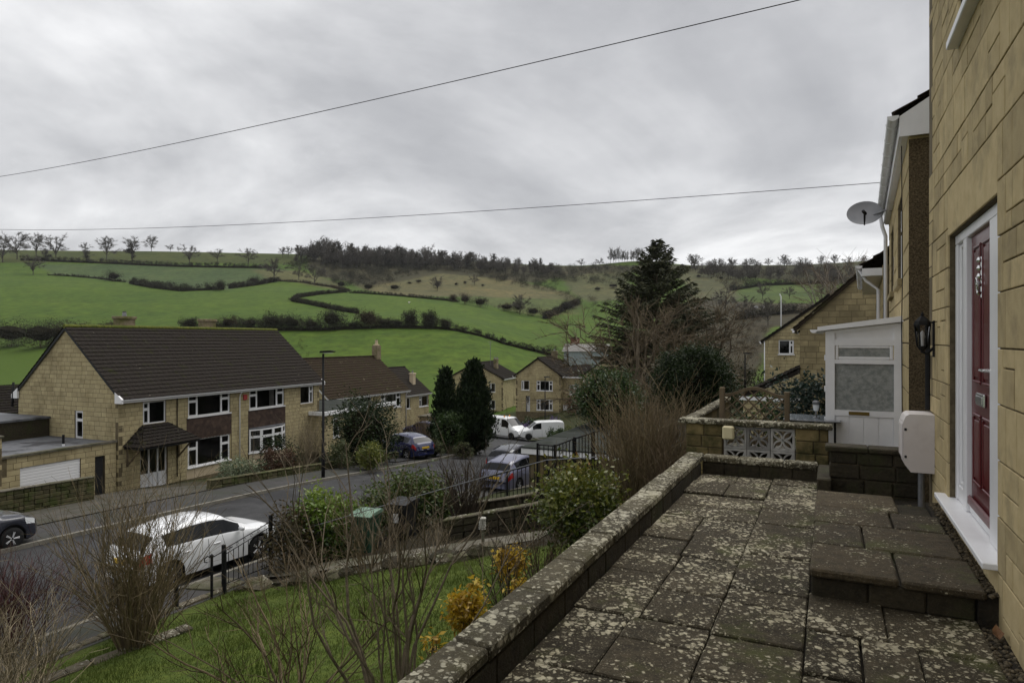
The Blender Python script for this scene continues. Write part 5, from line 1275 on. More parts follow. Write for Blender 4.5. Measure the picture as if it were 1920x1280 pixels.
vehicle('black_hatchback', 'black car with glossy roof beyond the grey blue hatchback', 'car', (.1, 36.3, zr(.1, 36.3) + .05), R(66), HATCH, 'dark_paint')
x_, y_ = -.75, 70.0
vehicle('tipper_van', 'white van with amber roof beacons beside the tall cypress', 'van', (x_, y_, zr(x_, y_) + .05), R(-42), BIGVAN, 'van_paint', 'plastic', 'plastic', None, 2)
x_, y_ = 2.9, 67.5
vehicle('small_van', 'small plain white van parked below the gabled stone house', 'van', (x_, y_, zr(x_, y_) + .25), R(190), VAN, 'van_paint', 'van_paint', 'plastic')
# ---------------------------------------------------------------- street furniture
def lamp_post(label, px, D, top_py, base_z=None, arm=.55):
    x = (px - 960) / F * D; zg = Z1(x, D) if base_z is None else base_z; zt = (HY - top_py) * D / F
    o = thing('street_lamp', label, 'street lamp', (x, D, zg), 0); h = zt - zg
    MB().lathe([(.085, -.3), (.085, 1.2), (.06, 1.25), (.05, h - .1)], 12).build('column', M['black_metal'], o, True)
    MB().prism([(-.14, h - .06), (-.12, h + .03), (.35, h + .06), (.55, h + .02), (.52, h - .03)], -.13, .13, 'y').build('lamp_head', M['black_metal'], o)
    MB().box(.02, .45, -.09, .09, h - .075, h - .055).build('lens', M['lamp_lens'], o)
lamp_post('tall black street lamp on the far pavement by the mossy wall', 606, 31, 659)
lamp_post('thin black street lamp standing before the gabled stone house', 1022, 74, 706)
lamp_post('distant black street lamp beside the clipped dark evergreen', 1397, 55, 662, -4.5)
# wheelie bins
def wheelie(label, px, D, mb_, ml_, rz, white=False):
    p = on_ground(px, D); o = thing('wheelie_bin', label, 'bin', (p.x, p.y, p.z + .02), rz)
    b = MB(); z0, z1 = .06, .98
    b.add([(-.22, -.24, z0), (.22, -.24, z0), (.22, .22, z0), (-.22, .22, z0), (-.28, -.33, z1), (.28, -.33, z1), (.28, .36, z1), (-.28, .36, z1)], [(3, 2, 1, 0), (0, 1, 5, 4), (1, 2, 6, 5), (2, 3, 7, 6), (3, 0, 4, 7)])
    b.box(-.29, .29, -.345, -.325, z1 - .09, z1).box(-.295, -.28, -.34, .36, z1 - .07, z1).box(.28, .295, -.34, .36, z1 - .07, z1)
    for x in (-.15, 0, .15): b.box(x - .012, x + .012, -.335, -.25, .2, .85)
    b.build('body', M[mb_], o)
    MB().prism([(-.37, z1 + .005), (-.38, z1 + .03), (-.1, z1 + .085), (.3, z1 + .1), (.42, z1 + .05), (.4, z1 + .005)], -.31, .31, 'x').build('lid', M[ml_], o)
    MB().tube([(-.26, .44, z1), (.26, .44, z1)], .018, 8).tube([(-.2, .36, z1), (-.2, .44, z1)], .015, 6).tube([(.2, .36, z1), (.2, .44, z1)], .015, 6).build('handle', M[mb_], o)
    for x in (-.24, .24): MB().lathe([(.1, -.025), (.1, .025)], 14, (x, .25, .1), 'x').build('wheel', M['tyre'], o)
    if white: MB().box(-.1, .06, -.352, -.346, .5, .75).build('sticker', M['upvc_far'], o)
wheelie('green wheelie bin with paler lid beside the laurel', 686, 17.6, 'bin_green', 'bin_lid', R(-15))
wheelie('black wheelie bin with white number sticker under the laurel hedge', 756, 18.8, 'bin_black', 'bin_black', R(-22), True)
# overhead wires
def wire(label, pts, sag, r=.009):
    a, b = P(*pts[0]), P(*pts[1]); n = 60; l = []
    for i in range(-n // 2, n + 1):
        t = i / n; p = a.lerp(b, t); p.z -= sag * 4 * t * (1 - t); l.append(p)
    m_ = MB().tube(l, [r * (.5 + .5 * (p.y / 20)) for p in l], 5).build('overhead_wire', M['black_metal'])
    tag(m_, label, 'wire')
wire('upper overhead wire rising to the house roof', ((-160, 350, 34), (1760, -62, 5.6)), .32, .008)
wire('lower overhead wire ending at the white gutter', ((-160, 423, 48), (1668, 341, 12.2)), .55, .008)
# ---------------------------------------------------------------- garden gate, railings, rail and path (front boundary at X = -13)
def zt2(X, Y): v = W(X, Y); return Z1(v.x, v.y)
def bar(mb, a, b, r=.012, n=4): mb.tube([a, b], r, n)
gf = thing('iron_gate', 'black wrought iron gate with scrolled top beside the white car', 'gate', W(-12.95, 11.47, zt2(-12.95, 11.47)), -TH)
bz = 0.0
mb = MB(); top = lambda y: .95 + .28 * (y / 1.35)
bar(mb, (0, 0, .12), (0, 1.35, .12), .014); bar(mb, (0, 0, top(0)), (0, 1.35, top(1.35)), .014); bar(mb, (0, 0, top(0) - .13), (0, 1.35, top(1.35) - .13), .012); bar(mb, (0, 0, .12), (0, 0, top(0)), .014); bar(mb, (0, 1.35, .12), (0, 1.35, top(1.35)), .014)
mb.build('gate_frame', M['black_metal'], gf)
for k in range(9): MB().tube([(0, .08 + k * .15, .12), (0, .08 + k * .15, top(.08 + k * .15) - .13)], .012, 4).build('baluster', M['black_metal'], gf)
for k in range(6):
    c_ = (.0, .12 + k * .22, top(.12 + k * .22) - .065); MB().tube([(0, c_[1] + .05 * math.cos(t) * (1 - t / 9), c_[2] + .05 * math.sin(t) * (1 - t / 9)) for t in [i * .7 for i in range(11)]], .006, 4).build('scroll', M['black_metal'], gf)
for y, h in ((-.06, 1.05), (1.41, 1.4)): MB().box(-.035, .035, y - .035, y + .035, -.1, h).build('gate_post', M['black_metal'], gf)
for k, (px, D, tp) in enumerate(((331, 14.6, 1075), (397, 15.2, 1043), (421, 15.5, 1033))):
    p = on_ground(px, D); zt = (HY - tp) * D / F
    o = MB().box(-.035 if k != 1 else -.02, .035 if k != 1 else .02, -.03, .03, -.2, zt - p.z).lathe([(.04, zt - p.z), (.045, zt - p.z + .03), (.01, zt - p.z + .06)], 8)
    if k == 1: o.tube([(-.02, 0, zt - p.z - .02), (-.1, 0, zt - p.z + .01), (-.17, 0, zt - p.z - .05), (-.16, 0, zt - p.z - .13), (-.1, 0, zt - p.z - .13)], .014, 5).tube([(0, 0, zt - p.z - .02), (.33, .35, zt - p.z + .12)], .012, 5)
    o = o.build('fence_post', M['black_metal']); o.location = p
    tag(o, ['squat black iron post at the lawn edge behind the bare fan shrub', 'slim black iron post with curled handrail end', 'black iron post next to the scrolled gate'][k], 'post')
# thin steel rail climbing from the gate past the bins, behind the bushes, to the neighbour's steps
rp = [P(508, 1009, 17.3), P(700, 953, 16.8), P(880, 902, 16.1), P(1025, 862, 15.5), P(1140, 855, 14.6), P(1345, 848, 11.6), P(1462, 842, 9.35), P(1518, 841, 8.98)]
hr = thing('handrail', 'thin grey steel handrail climbing from the gate to the scrolled end', 'handrail', (rp[0].x, rp[0].y, rp[0].z - .9), 0)
off = Vector(hr.location); scr = [rp[-1] + Vector((.03 + .045 * math.sin(t), 0, -.045 + .045 * math.cos(t))) * 1.0 for t in [i * .6 for i in range(9)]]
MB().tube([q - off for q in rp + scr], .012, 6).build('rail', M['rail_steel'], hr)
for i, h in ((0, .95), (3, .95), (6, .45)): MB().box(-.025, .025, -.025, .025, -h, 0).build('rail_post', M['black_metal'], hr).location = rp[i] - off
MB().box(-.07, .07, -.09, -.03, -.42, -.2).build('lock_box', M['black_metal'], hr).location = rp[3] - off
def railing(label, pts, n_each, group=None, posts=(), hgt=None):
    """pts: (px, top_py, bottom_py, D)"""
    T = [P(p[0], p[1], p[3]) for p in pts]; B = [P(p[0], p[2], p[3]) for p in pts]
    o = thing('iron_railing', label, 'railing', B[0], 0, group); of = B[0]
    MB().tube([q - of for q in T], .018, 5).build('top_rail', M['black_metal'], o); MB().tube([q - of + Vector((0, 0, .08)) for q in B], .012, 5).build('bottom_rail', M['black_metal'], o)
    for k, n in enumerate(n_each):
        for i in range(n):
            t = (i + .5) / n; a, b = T[k].lerp(T[k + 1], t), B[k].lerp(B[k + 1], t); MB().tube([b - of, a - of], .011, 4).build('baluster', M['black_metal'], o)
    for i in posts: MB().box(-.03, .03, -.03, .03, -.4, (T[i] - B[i]).z + .04).build('rail_post', M['black_metal'], o).location = B[i] - of
railing('tall black iron railing climbing in front of the garage row', [(1008, 833, 925, 17.2), (1040, 836, 922, 16.8), (1077, 822, 905, 16.8), (1112, 811, 895, 16.8), (1148, 798, 885, 16.8), (1190, 784, 875, 16.8)], [4, 6, 6, 6, 7], None, (0, 1, 2, 3, 4))
railing('lower black iron railing in front of the grey blue hatchback', [(905, 897, 952, 19.0), (951, 884, 950, 18.5), (1006, 866, 935, 17.6)], [6, 7], None, (1,))
# steps / path slabs and low walls between lawn and bins
pth = drape('garden_path', M['concrete'], [(-12.8, 12.3), (-5.4, 12.6), (-5.4, 13.6), (-12.8, 13.4)], .04, 10)
def lowwall(label, a, b, h, t=.22, m='garden_stone', cop='stone_edge', name='retaining_wall', course=.16, base=-.3):
    """low stone wall between two terrace-frame points, following the ground"""
    va, vb = W(*a), W(*b); d = (vb - va); L = d.length; d.normalize(); rzz = math.atan2(d.y, d.x)
    o = thing(name, label, 'wall', (va.x, va.y, Z1(va.x, va.y)), rzz); z0 = Z1(va.x, va.y)
    kz = (Z1(vb.x, vb.y) - z0) / L; SH = Matrix(((1, 0, 0, 0), (0, 1, 0, 0), (kz, 0, 1, 0), (0, 0, 0, 1)))
    x = 0.
    while x < L - .05:
        e = min(x + rng.uniform(.35, .7), L)
        if L - e < .2: e = L
        g0 = 0.; nrow = max(1, round(h / course))
        for k in range(-1, nrow):
            kk = h / nrow; cut = [x, x + (e - x) * rng.uniform(.35, .65), e] if rng.random() < .6 else [x, e]
            for c0_, c1_ in zip(cut, cut[1:]): MB(SH).cbox(c0_ + .006, c1_ - .006, -t / 2 + rng.uniform(-.02, .02), t / 2 + rng.uniform(-.02, .02), g0 + k * kk + .004, g0 + (k + 1) * kk - .004, .02, jit=.006).build('stone', M[m], o)
        if cop: MB(SH).cbox(x + .004, e - .004, -t / 2 - .03, t / 2 + .03, g0 + h, g0 + h + .06, .02, jit=.008).build('coping_stone', M[cop], o)
        x = e
    return o
lowwall('mossy low wall in front of the long tiled houses', (-23.0, 19.5), (-23.2, 33.0), .38, .25, 'mossy_stone', 'mossy_stone')
lowwall('low stone wall sloping along the driveway opposite', (-28.8, 8.6), (-28.7, 18.4), 1.0, .25, 'mossy_stone', 'concrete')
lowwall('low front garden wall before the clipped round bushes', (-22.6, 38.2), (-24.6, 45.0), .45, .25, 'mossy_stone', 'concrete')
lowwall('small stone retaining wall beside the garden path light', (-8.6, 14.2), (-5.9, 14.5), .5, .25, 'dark_stone', 'stone_edge')
lowwall('dark stone wall below the black railing', (-9.5, 16.4), (-6.2, 16.2), .55, .3, 'dark_stone', 'stone_edge')
lowwall('lichen covered stone edging across the lawn corner', (-12.2, 2.6), (-10.6, 8.6), .10, .26, 'stone_edge', None, 'lawn_edging', .12)
lowwall('pale stone kerb between lawn and pavement', (-12.85, 3.0), (-12.85, 11.9), .08, .2, 'stone_edge', None, 'lawn_edging', .1)
gl_ = on_ground(907, 14.2)
o = thing('garden_light', 'short garden bollard light with ribbed white head by the path', 'garden light', gl_, .1)
MB().tube([(0, 0, -.1), (-.03, 0, .42)], .035, 10).build('stem', mat('bollard', (.13, .13, .09), None, .7), o)
lg = MB()
for k in range(6): lg.lathe([(.075, .42 + k * .035), (.08, .43 + k * .035), (.06, .445 + k * .035)], 12, (-.03, 0, 0))
lg.lathe([(.085, .63), (.08, .66), (.02, .67)], 12, (-.03, 0, 0)); lg.build('light_head', mat('ribbed', (.42, .41, .36), None, .6), o)
# rough rocks along the top of the lawn
rng.seed(9)
for i in range(20):
    t = i / 19; X = -12.3 + 6.3 * t + rng.uniform(-.15, .15); Y = 11.35 + .6 * t + rng.uniform(-.12, .2); v = W(X, Y); s = rng.uniform(.1, .24)
    mb = MB(); vs = []; n = 8
    for (q_, hh) in ((1.0, -.4), (1.05, .1), (.8, .55), (.35, .8)):
        for k in range(n): a = 2 * math.pi * k / n; k_ = rng.uniform(.75, 1.2); vs.append((s * 1.4 * q_ * k_ * math.cos(a), s * q_ * k_ * math.sin(a), s * hh * rng.uniform(.85, 1.15)))
    fs = [(i_ * n + k, i_ * n + (k + 1) % n, (i_ + 1) * n + (k + 1) % n, (i_ + 1) * n + k) for i_ in range(3) for k in range(n)] + [tuple(range(3 * n, 4 * n))]
    o = mb.add(vs, fs).build('rock', M['stone_edge' if i % 3 else 'dark_stone']); o.location = (v.x, v.y, Z1(v.x, v.y) + s * .2)
    tag(o, 'rough lichen spotted rock in the border above the lawn', 'rock', 'rocks edging the lawn border')
# two cut slabs of paving lying on the near pavement
for k, (px, D) in enumerate(((388, 15.9), (412, 16.3))):
    p = on_ground(px, D); o = MB().cbox(-.42, .42, -.2, .2, -.03, .03, .01).build('paving_slab', M['concrete']); o.location = p + Vector((0, 0, .04)); o.rotation_euler = (0, 0, R(-8)); tag(o, 'flat pale slab lying on the pavement inside the white car', 'slab', 'slabs on the pavement')
# purple garden ornaments below the gabled house
for k, (px, py, D) in enumerate(((988, 800, 76), (1038, 790, 78))):
    p = P(px, py, D); g0 = Z1(p.x, p.y); o = thing('planter', ['purple flowered planter among shrubs beside the white van', 'purple and white planter on the bank below the gabled house'][k], 'planter', (p.x, p.y, g0), 0)
    hh = p.z - g0
    MB().lathe([(.25, -.2), (.4, max(.2, hh - .2)), (.42, max(.25, hh - .15))], 12).build('pot', M['upvc_far' if k else 'purple'], o)
    V = []; 
    for i in range(160):
        c = Vector((rng.gauss(0, .35), rng.gauss(0, .3), max(.2, hh - .15) + abs(rng.gauss(0, .35)))); s = .09
        V += [c + Vector((rng.uniform(-s, s), rng.uniform(-s, s), rng.uniform(-s, s))) for _ in range(4)]
    quads('flowers', V, nr.random(160), M['purple'], o, 'stuff')
# ---------------------------------------------------------------- plants
def leaves(n, centers, spread, size, aspect=.45, droop=0., rs=None, up=.3):
    """n leaf quads (diamonds) round the given clump centres; returns verts, per-leaf random"""
    rs = rs or nr; C = np.asarray(centers, float); k = rs.integers(0, len(C), n)
    p = C[k] + rs.normal(0, 1, (n, 3)) * spread
    d = rs.normal(0, 1, (n, 3)); d[:, 2] = d[:, 2] * .6 + up - droop; d /= np.linalg.norm(d, axis=1)[:, None]
    q = np.cross(d, rs.normal(0, 1, (n, 3))); q /= np.linalg.norm(q, axis=1)[:, None]
    L = size * rs.uniform(.6, 1.3, (n, 1)); Wd = L * aspect
    V = np.stack([p, p + d * L * .5 + q * Wd * .5, p + d * L, p + d * L * .5 - q * Wd * .5], 1)
    ck = rs.random(len(C))[k]; return V.reshape(-1, 3), np.clip(.5 * ck + .5 * rs.random(n), 0, 1), k
def ellip(n, rx, ry, rz, cz, rs=None, shell=.75, flat=.0, lump=.18):
    rs = rs or nr; u = rs.normal(0, 1, (n, 3)); u /= np.linalg.norm(u, axis=1)[:, None]
    r = rs.uniform(shell, 1, (n, 1)) * (1 + lump * np.sin(u[:, :1] * 5 + 1) * np.cos(u[:, 1:2] * 4 + u[:, 2:] * 3))
    c = u * r * np.array([rx, ry, rz]); c[:, 2] = np.maximum(c[:, 2], -rz * .8) + cz
    return c
def shrub(name, label, cat, loc, rx, ry, rz, n, size, lm, cz=None, clumps=None, spread=None, stems='bark', aspect=.45, group=None, shell=.55, top=None, droop=0., core=None, seed=1, up=.3):
    rs = np.random.default_rng(seed); o = thing(name, label, cat, loc, 0, group); cz = rz * .9 if cz is None else cz
    cl = ellip(clumps or max(12, n // 60), rx * .9, ry * .9, rz * .9, cz, rs, shell)
    V, rr, k = leaves(n, cl, spread or min(rx, rz) * .16, size, aspect, droop, rs, up)
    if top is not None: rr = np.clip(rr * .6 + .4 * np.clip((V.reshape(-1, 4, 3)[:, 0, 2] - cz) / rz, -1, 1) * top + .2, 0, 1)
    quads('foliage', V, rr, lm, o)
    mb = MB()
    for i in range(9):
        c = cl[rs.integers(0, len(cl))]; mb.tube([(rs.normal(0, .06), rs.normal(0, .06), -.15), (c[0] * .5, c[1] * .5, c[2] * .5), tuple(c)], [.03 * rz ** .5, .02 * rz ** .5, .006], 5)
    mb.build('stems', M[stems], o)
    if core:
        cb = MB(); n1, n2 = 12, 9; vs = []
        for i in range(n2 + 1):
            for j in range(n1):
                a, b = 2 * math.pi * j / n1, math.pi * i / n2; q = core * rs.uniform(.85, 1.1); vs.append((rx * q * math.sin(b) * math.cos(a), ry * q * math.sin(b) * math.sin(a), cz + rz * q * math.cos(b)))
        cb.add(vs, [(i * n1 + j, i * n1 + (j + 1) % n1, (i + 1) * n1 + (j + 1) % n1, (i + 1) * n1 + j) for i in range(n2) for j in range(n1)]).build('dark_core', M['inner' if cat != 'bush' or rz < 1.9 else 'hedge_core'], o)  # solid core, coloured dark for the shaded depth behind the leaves
    return o
def fan(name, label, loc, h, spread, nst, m, r0=.012, sub=4, sub2=2, seed=1, cat='shrub', curve=.25, lean=(0, 0), base=.12, n=4, group=None, upr=.5, kink=.0, leaf=None, inner=.35, startz=.25):
    """leafless shrub: stems fanning from one stool, each with side shoots and twigs"""
    rs = random.Random(seed); o = thing(name, label, cat, loc, 0, group); mb = MB(); tips = []
    def shoot(p, d, L, r, lev, seg):
        pts = [p]; rad = [r]; q = Vector(p); dd = Vector(d)
        for i in range(seg):
            dd = (dd + Vector((rs.gauss(0, .10 + kink), rs.gauss(0, .10 + kink), rs.gauss(0, .05 + kink * .5) + .05 * upr))).normalized()
            q = q + dd * (L / seg); pts.append(q.copy()); rad.append(r * (1 - .75 * (i + 1) / seg) + .0012)
        mb.tube(pts, rad, n if lev == 0 else 3, cap=False, r=rs.random()); tips.append(pts[-1])
        if lev < 2:
            for k in range(sub if lev == 0 else sub2):
                t = rs.uniform(startz if lev == 0 else .25, .97); i = min(int(t * seg), seg - 1); b = pts[i].lerp(pts[i + 1], t * seg - i)
                ax = (pts[i + 1] - pts[i]).normalized(); sd = ax.cross(Vector((rs.gauss(0, 1), rs.gauss(0, 1), rs.gauss(0, 1)))).normalized()
                nd = (ax * rs.uniform(.6, 1.1) + sd * rs.uniform(.4, .9) + Vector((0, 0, upr * .4))).normalized()
                shoot(b, nd, L * rs.uniform(.25, .5) * (1 if lev else 1.0), max(.0018, rad[i] * .55), lev + 1, 3 if lev else 4)
    for i in range(nst):
        a = rs.uniform(0, 2 * math.pi); rr = math.sqrt(rs.random()) if rs.random() > inner else rs.random() * .5
        d = Vector((math.cos(a) * rr * spread / h + lean[0], math.sin(a) * rr * spread / h + lean[1], 1)).normalized()
        p = Vector((math.cos(a) * rr * base, math.sin(a) * rr * base, -.08)); shoot(p, d, h * rs.uniform(.7, 1.05) * (1 + .12 * rr), r0 * rs.uniform(.55, 1.2), 0, 6)
    mb.build('branches', m, o)
    if leaf:
        lmat, nl, ls, pick = leaf; ts = [t for t in tips if pick(t)] or tips
        V, rr, k = leaves(nl, [tuple(t) for t in ts], .035, ls, .4, .15, np.random.default_rng(seed)); quads('leaves', V, rr, lmat, o)
    return o
LM = {
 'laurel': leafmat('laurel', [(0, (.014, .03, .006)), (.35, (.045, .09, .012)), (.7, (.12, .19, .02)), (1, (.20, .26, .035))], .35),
 'laurel_brown': leafmat('laurel_brown', [(0, (.016, .014, .007)), (.5, (.05, .042, .016)), (.8, (.085, .055, .025)), (1, (.10, .11, .03))], .4),
 'hedge': leafmat('hedge_leaf', [(0, (.014, .024, .007)), (.4, (.038, .065, .013)), (.75, (.085, .115, .022)), (.93, (.13, .14, .035)), (1, (.19, .085, .035))], .35),
 'dark': leafmat('dark_leaf', [(0, (.006, .012, .004)), (.5, (.016, .028, .009)), (.85, (.035, .055, .016)), (1, (.06, .08, .025))], .5, .25, .22),
 'cypress': leafmat('cypress_leaf', [(0, (.004, .009, .003)), (.5, (.011, .021, .006)), (.9, (.022, .037, .010)), (1, (.04, .058, .016))], .7, .1, .2),
 'spruce': leafmat('spruce_leaf', [(0, (.018, .021, .011)), (.5, (.044, .050, .024)), (.9, (.075, .080, .040)), (1, (.10, .092, .05))], .7, .1, .2),
 'green': leafmat('green_leaf', [(0, (.010, .024, .006)), (.5, (.030, .058, .012)), (.85, (.06, .10, .020)), (1, (.08, .12, .03))], .45),
 'yellow': leafmat('yellow_leaf', [(0, (.16, .09, .008)), (.4, (.38, .24, .018)), (.8, (.55, .38, .035)), (1, (.62, .50, .10))], .45, .35),
 'pieris': leafmat('pieris_leaf', [(0, (.016, .028, .006)), (.4, (.055, .08, .014)), (.7, (.14, .15, .026)), (.86, (.22, .18, .04)), (1, (.22, .08, .035))], .35),
 'variegated': leafmat('variegated_leaf', [(0, (.03, .045, .02)), (.5, (.10, .13, .07)), (1, (.30, .33, .2))], .5),
 'rust': leafmat('rust_leaf', [(0, (.025, .014, .008)), (.6, (.075, .038, .02)), (1, (.13, .07, .035))], .7),
 'goldgreen': leafmat('goldgreen_leaf', [(0, (.03, .045, .008)), (.5, (.10, .12, .02)), (1, (.22, .22, .04))], .5),
 'roundbush': leafmat('roundbush_leaf', [(0, (.03, .038, .012)), (.6, (.075, .09, .03)), (1, (.12, .13, .05))], .6),
 'scrub': leafmat('scrub_leaf', [(0, (.016, .016, .011)), (.5, (.034, .033, .022)), (.85, (.055, .052, .036)), (1, (.075, .068, .048))], .9, .05, .1),
 'scrub_brown': leafmat('scrub_brown_leaf', [(0, (.022, .018, .012)), (.5, (.05, .04, .026)), (.85, (.08, .062, .04)), (1, (.11, .085, .05))], .9, .05, .1),
 'grass': leafmat('grass_blade', [(0, (.038, .058, .011)), (.5, (.075, .105, .019)), (.85, (.112, .14, .032)), (1, (.16, .15, .06))], .7, .3, .2),
}
# lawn: blades over the slope between the terrace and the road
n = 90000; X = nr.uniform(-12.7, -1.7, n); Y = nr.uniform(2.2, 11.9, n); keep = Y < 11.35 + .05 * (X + 12.3)
X, Y = X[keep], Y[keep]; wx_, wy_ = X * cT + Y * sT, -X * sT + Y * cT; wz_ = ZZ(wx_, wy_) + .04 * np.sin(X * 1.7 + .6 * Y) * np.cos(Y * 1.3); n = len(X)
th = nr.uniform(0, 6.28, n); hgt = nr.uniform(.03, .075, n) * (1 + .6 * np.sin(X * 2.1) * np.sin(Y * 2.7)); ln_ = nr.normal(0, .025, (n, 2)); wd = .006
Vb = np.stack([np.stack([wx_ - wd * np.cos(th), wy_ - wd * np.sin(th), wz_ - .01], 1), np.stack([wx_ + wd * np.cos(th), wy_ + wd * np.sin(th), wz_ - .01], 1), np.stack([wx_ + ln_[:, 0], wy_ + ln_[:, 1], wz_ + hgt], 1)], 1).reshape(-1, 3)
patch = .5 + .3 * np.sin(X * .9 + 1.3 * np.sin(Y * .7)) * np.cos(Y * 1.1)
tag(quads('lawn_grass', Vb, np.clip(patch * .8 + .4 * nr.random(n) - .1, 0, 1), LM['grass'], None, 'stuff', 3), 'short green lawn sloping from the terrace to the road', 'grass')
gpos = lambda px, D, dz=0.: (on_ground(px, D) + Vector((0, 0, dz)))
# shrubs by the gate, bins and path
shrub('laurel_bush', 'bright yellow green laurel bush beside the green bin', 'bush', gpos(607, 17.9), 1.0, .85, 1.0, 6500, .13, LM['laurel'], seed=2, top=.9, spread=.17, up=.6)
shrub('photinia_bush', 'brown leaved bush beside the nose of the white car', 'bush', gpos(552, 17.2), .72, .7, .85, 3600, .11, LM['laurel_brown'], seed=3, spread=.15, up=.1)
shrub('laurel_hedge', 'broad laurel hedge with reddish tips behind the black bin', 'hedge', gpos(768, 20.2), 1.62, .85, .92, 8500, .13, LM['hedge'], seed=4, top=.5, spread=.18, droop=.2)
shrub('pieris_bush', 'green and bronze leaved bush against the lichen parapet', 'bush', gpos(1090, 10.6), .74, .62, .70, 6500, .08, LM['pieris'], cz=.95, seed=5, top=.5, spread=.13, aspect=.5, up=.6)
fan('bare_shrub', 'dark leafless shrub with many upright stems before the railing', gpos(872, 18.0), 1.9, .75, 60, M['twig_dark'], .016, 3, 2, 11)
fan('fan_shrub', 'large bare brown shrub fanning out on the lawn edge', gpos(250, 11.6), 2.5, .95, 110, M['twig_tan'], .012, 4, 2, 12, base=.2, inner=.2)
fan('red_stem_shrub', 'low dense reddish twigged shrub behind the fanning brown shrub', gpos(262, 13.2), 1.35, 1.25, 85, M['twig_red'], .009, 4, 2, 13, base=.4)
fan('red_stem_shrub', 'dark red twigged shrub below the dark grey car', gpos(15, 12.6), 1.7, 1.3, 100, mat('twig_wine', (.075, .03, .028), None, .9, rnd=.5), .009, 4, 2, 14, base=.3)
fan('dry_shrub', 'dry straw coloured spent shrub in the foreground border', gpos(15, 8.6), 1.6, 1.0, 70, M['twig_dry'], .010, 4, 2, 15, base=.4, kink=.06)
fan('dry_shrub', 'tangled dead stemmed shrub spilling over the lawn edging', gpos(-60, 6.9), 1.3, 1.1, 70, M['twig_dry'], .009, 4, 2, 16, base=.4, kink=.08)
fan('bare_lilac', 'tall bare shrub with forked grey stems rising from below the parapet', gpos(735, 6.8), 2.35, 1.05, 15, M['bark'], .018, 5, 3, 17, base=.3, kink=.05, n=6, inner=.1, startz=.3, upr=.6)
fan('bare_hydrangea', 'spreading bare shrub with arching stems in front of the lawn', gpos(545, 7.3), 1.6, 1.45, 20, M['twig_brown'], .013, 5, 3, 18, base=.3, kink=.07, n=5, inner=.1, upr=.6)
fan('thin_shrub', 'fine bare shrub of thin twigs beside the rock border', gpos(690, 14.3), 1.5, 1.2, 34, M['twig_brown'], .010, 5, 2, 19, base=.3, kink=.05)
fan('thin_shrub', 'wispy grey brown shrub over the rocks near the gate', gpos(560, 14.8), .85, 1.2, 34, M['twig_brown'], .008, 4, 2, 20, base=.4, kink=.06)
fan('thin_shrub', 'low bare twiggy shrub at the top corner of the lawn', gpos(830, 14.6), .8, .9, 30, M['twig_dry'], .007, 4, 2, 27, base=.4, kink=.06)
fan('bronze_shrub', 'thicket of bare reddish upright stems beside the parapet', gpos(1216, 12.0), 2.12, .34, 480, M['twig_tan'], .010, 2, 1, 21, base=.5, inner=.2, startz=.45)
fan('bronze_shrub', 'smaller clump of tan canes against the screen wall', gpos(1262, 11.0), 1.5, .2, 95, M['twig_red'], .010, 3, 2, 22, base=.3)
yl = lambda px, D, z0, z1, dx, sd, lab, n_=420, rx=.26: None
def yellow_shrub(label, px, D, py0, py1, wpx, seed, nl):
    g0 = gpos(px, D); z0, z1 = (HY - py1) * D / F - g0.z, (HY - py0) * D / F - g0.z; o = thing('yellow_shrub', label, 'shrub', g0, 0)
    rs = np.random.default_rng(seed); rx = wpx / 2 * D / F; cl = ellip(34, rx * .85, rx * .75, (z1 - z0) / 2 * .85, (z0 + z1) / 2, rs, .4)
    V, rr, k = leaves(nl, cl, .05, .085, .38, .55, rs); quads('foliage', V, rr, LM['yellow'], o)
    mb = MB(); 
    for i in range(12): c = cl[rs.integers(0, len(cl))]; mb.tube([(rs.normal(0, .1), rs.normal(0, .1), -.1), (c[0] * .6, c[1] * .6, c[2] * .55), tuple(c)], [.009, .007, .003], 4)
    mb.build('stems', M['twig_brown'], o)
yellow_shrub('golden yellow leaved shrub beside the parapet with arching bare branch', 876, 8.0, 1085, 1200, 80, 31, 1100)
yellow_shrub('golden yellow leaved shrub next to the bronze leaved bush', 957, 9.6, 1018, 1085, 80, 32, 900)
yellow_shrub('small tuft of yellow leaves hanging by the parapet edge', 972, 8.9, 1080, 1125, 44, 33, 160)
yellow_shrub('sparse fading orange yellow leaves low beside the parapet', 812, 7.4, 1185, 1225, 40, 34, 70)
fan('thin_shrub', 'thin dark stems below the yellow leaves by the parapet', gpos(955, 9.0), 1.1, .7, 18, M['twig_dark'], .009, 4, 2, 28, base=.2, kink=.05)
fan('thin_shrub', 'bare reddish stems behind the golden shrubs', gpos(1012, 10.4), 1.0, .45, 26, M['twig_red'], .008, 3, 2, 29, base=.2)
# opposite front gardens
shrub('variegated_bush', 'grey green variegated bush under the bow window houses', 'bush', gpos(447, 31.0), 1.1, .9, .62, 2600, .12, LM['variegated'], seed=41, spread=.14)
shrub('rust_bush', 'rust brown bush in front of the bow window', 'bush', gpos(520, 32.5), 1.0, .8, .75, 2200, .12, LM['rust'], seed=42)
shrub('olive_bush', 'dark olive bush touching the bow window', 'bush', gpos(527, 34.5), 1.0, .8, 1.1, 2200, .13, LM['dark'], seed=43)
fan('pale_shrub', 'pale twiggy shrub between the bow window and the lamp post', gpos(580, 34.0), 2.6, 1.0, 40, M['twig_dry'], .016, 4, 2, 44, kink=.05)
shrub('evergreen_shrub', 'large dark evergreen shrub hiding the flat extension', 'bush', gpos(683, 37.0), 2.0, 1.5, 1.95, 9000, .17, LM['dark'], seed=45, spread=.3, core=.55)
shrub('golden_bush', 'olive green low bush under the large dark evergreen', 'bush', gpos(694, 34.0), .85, .8, .8, 2600, .13, LM['goldgreen'], seed=46)
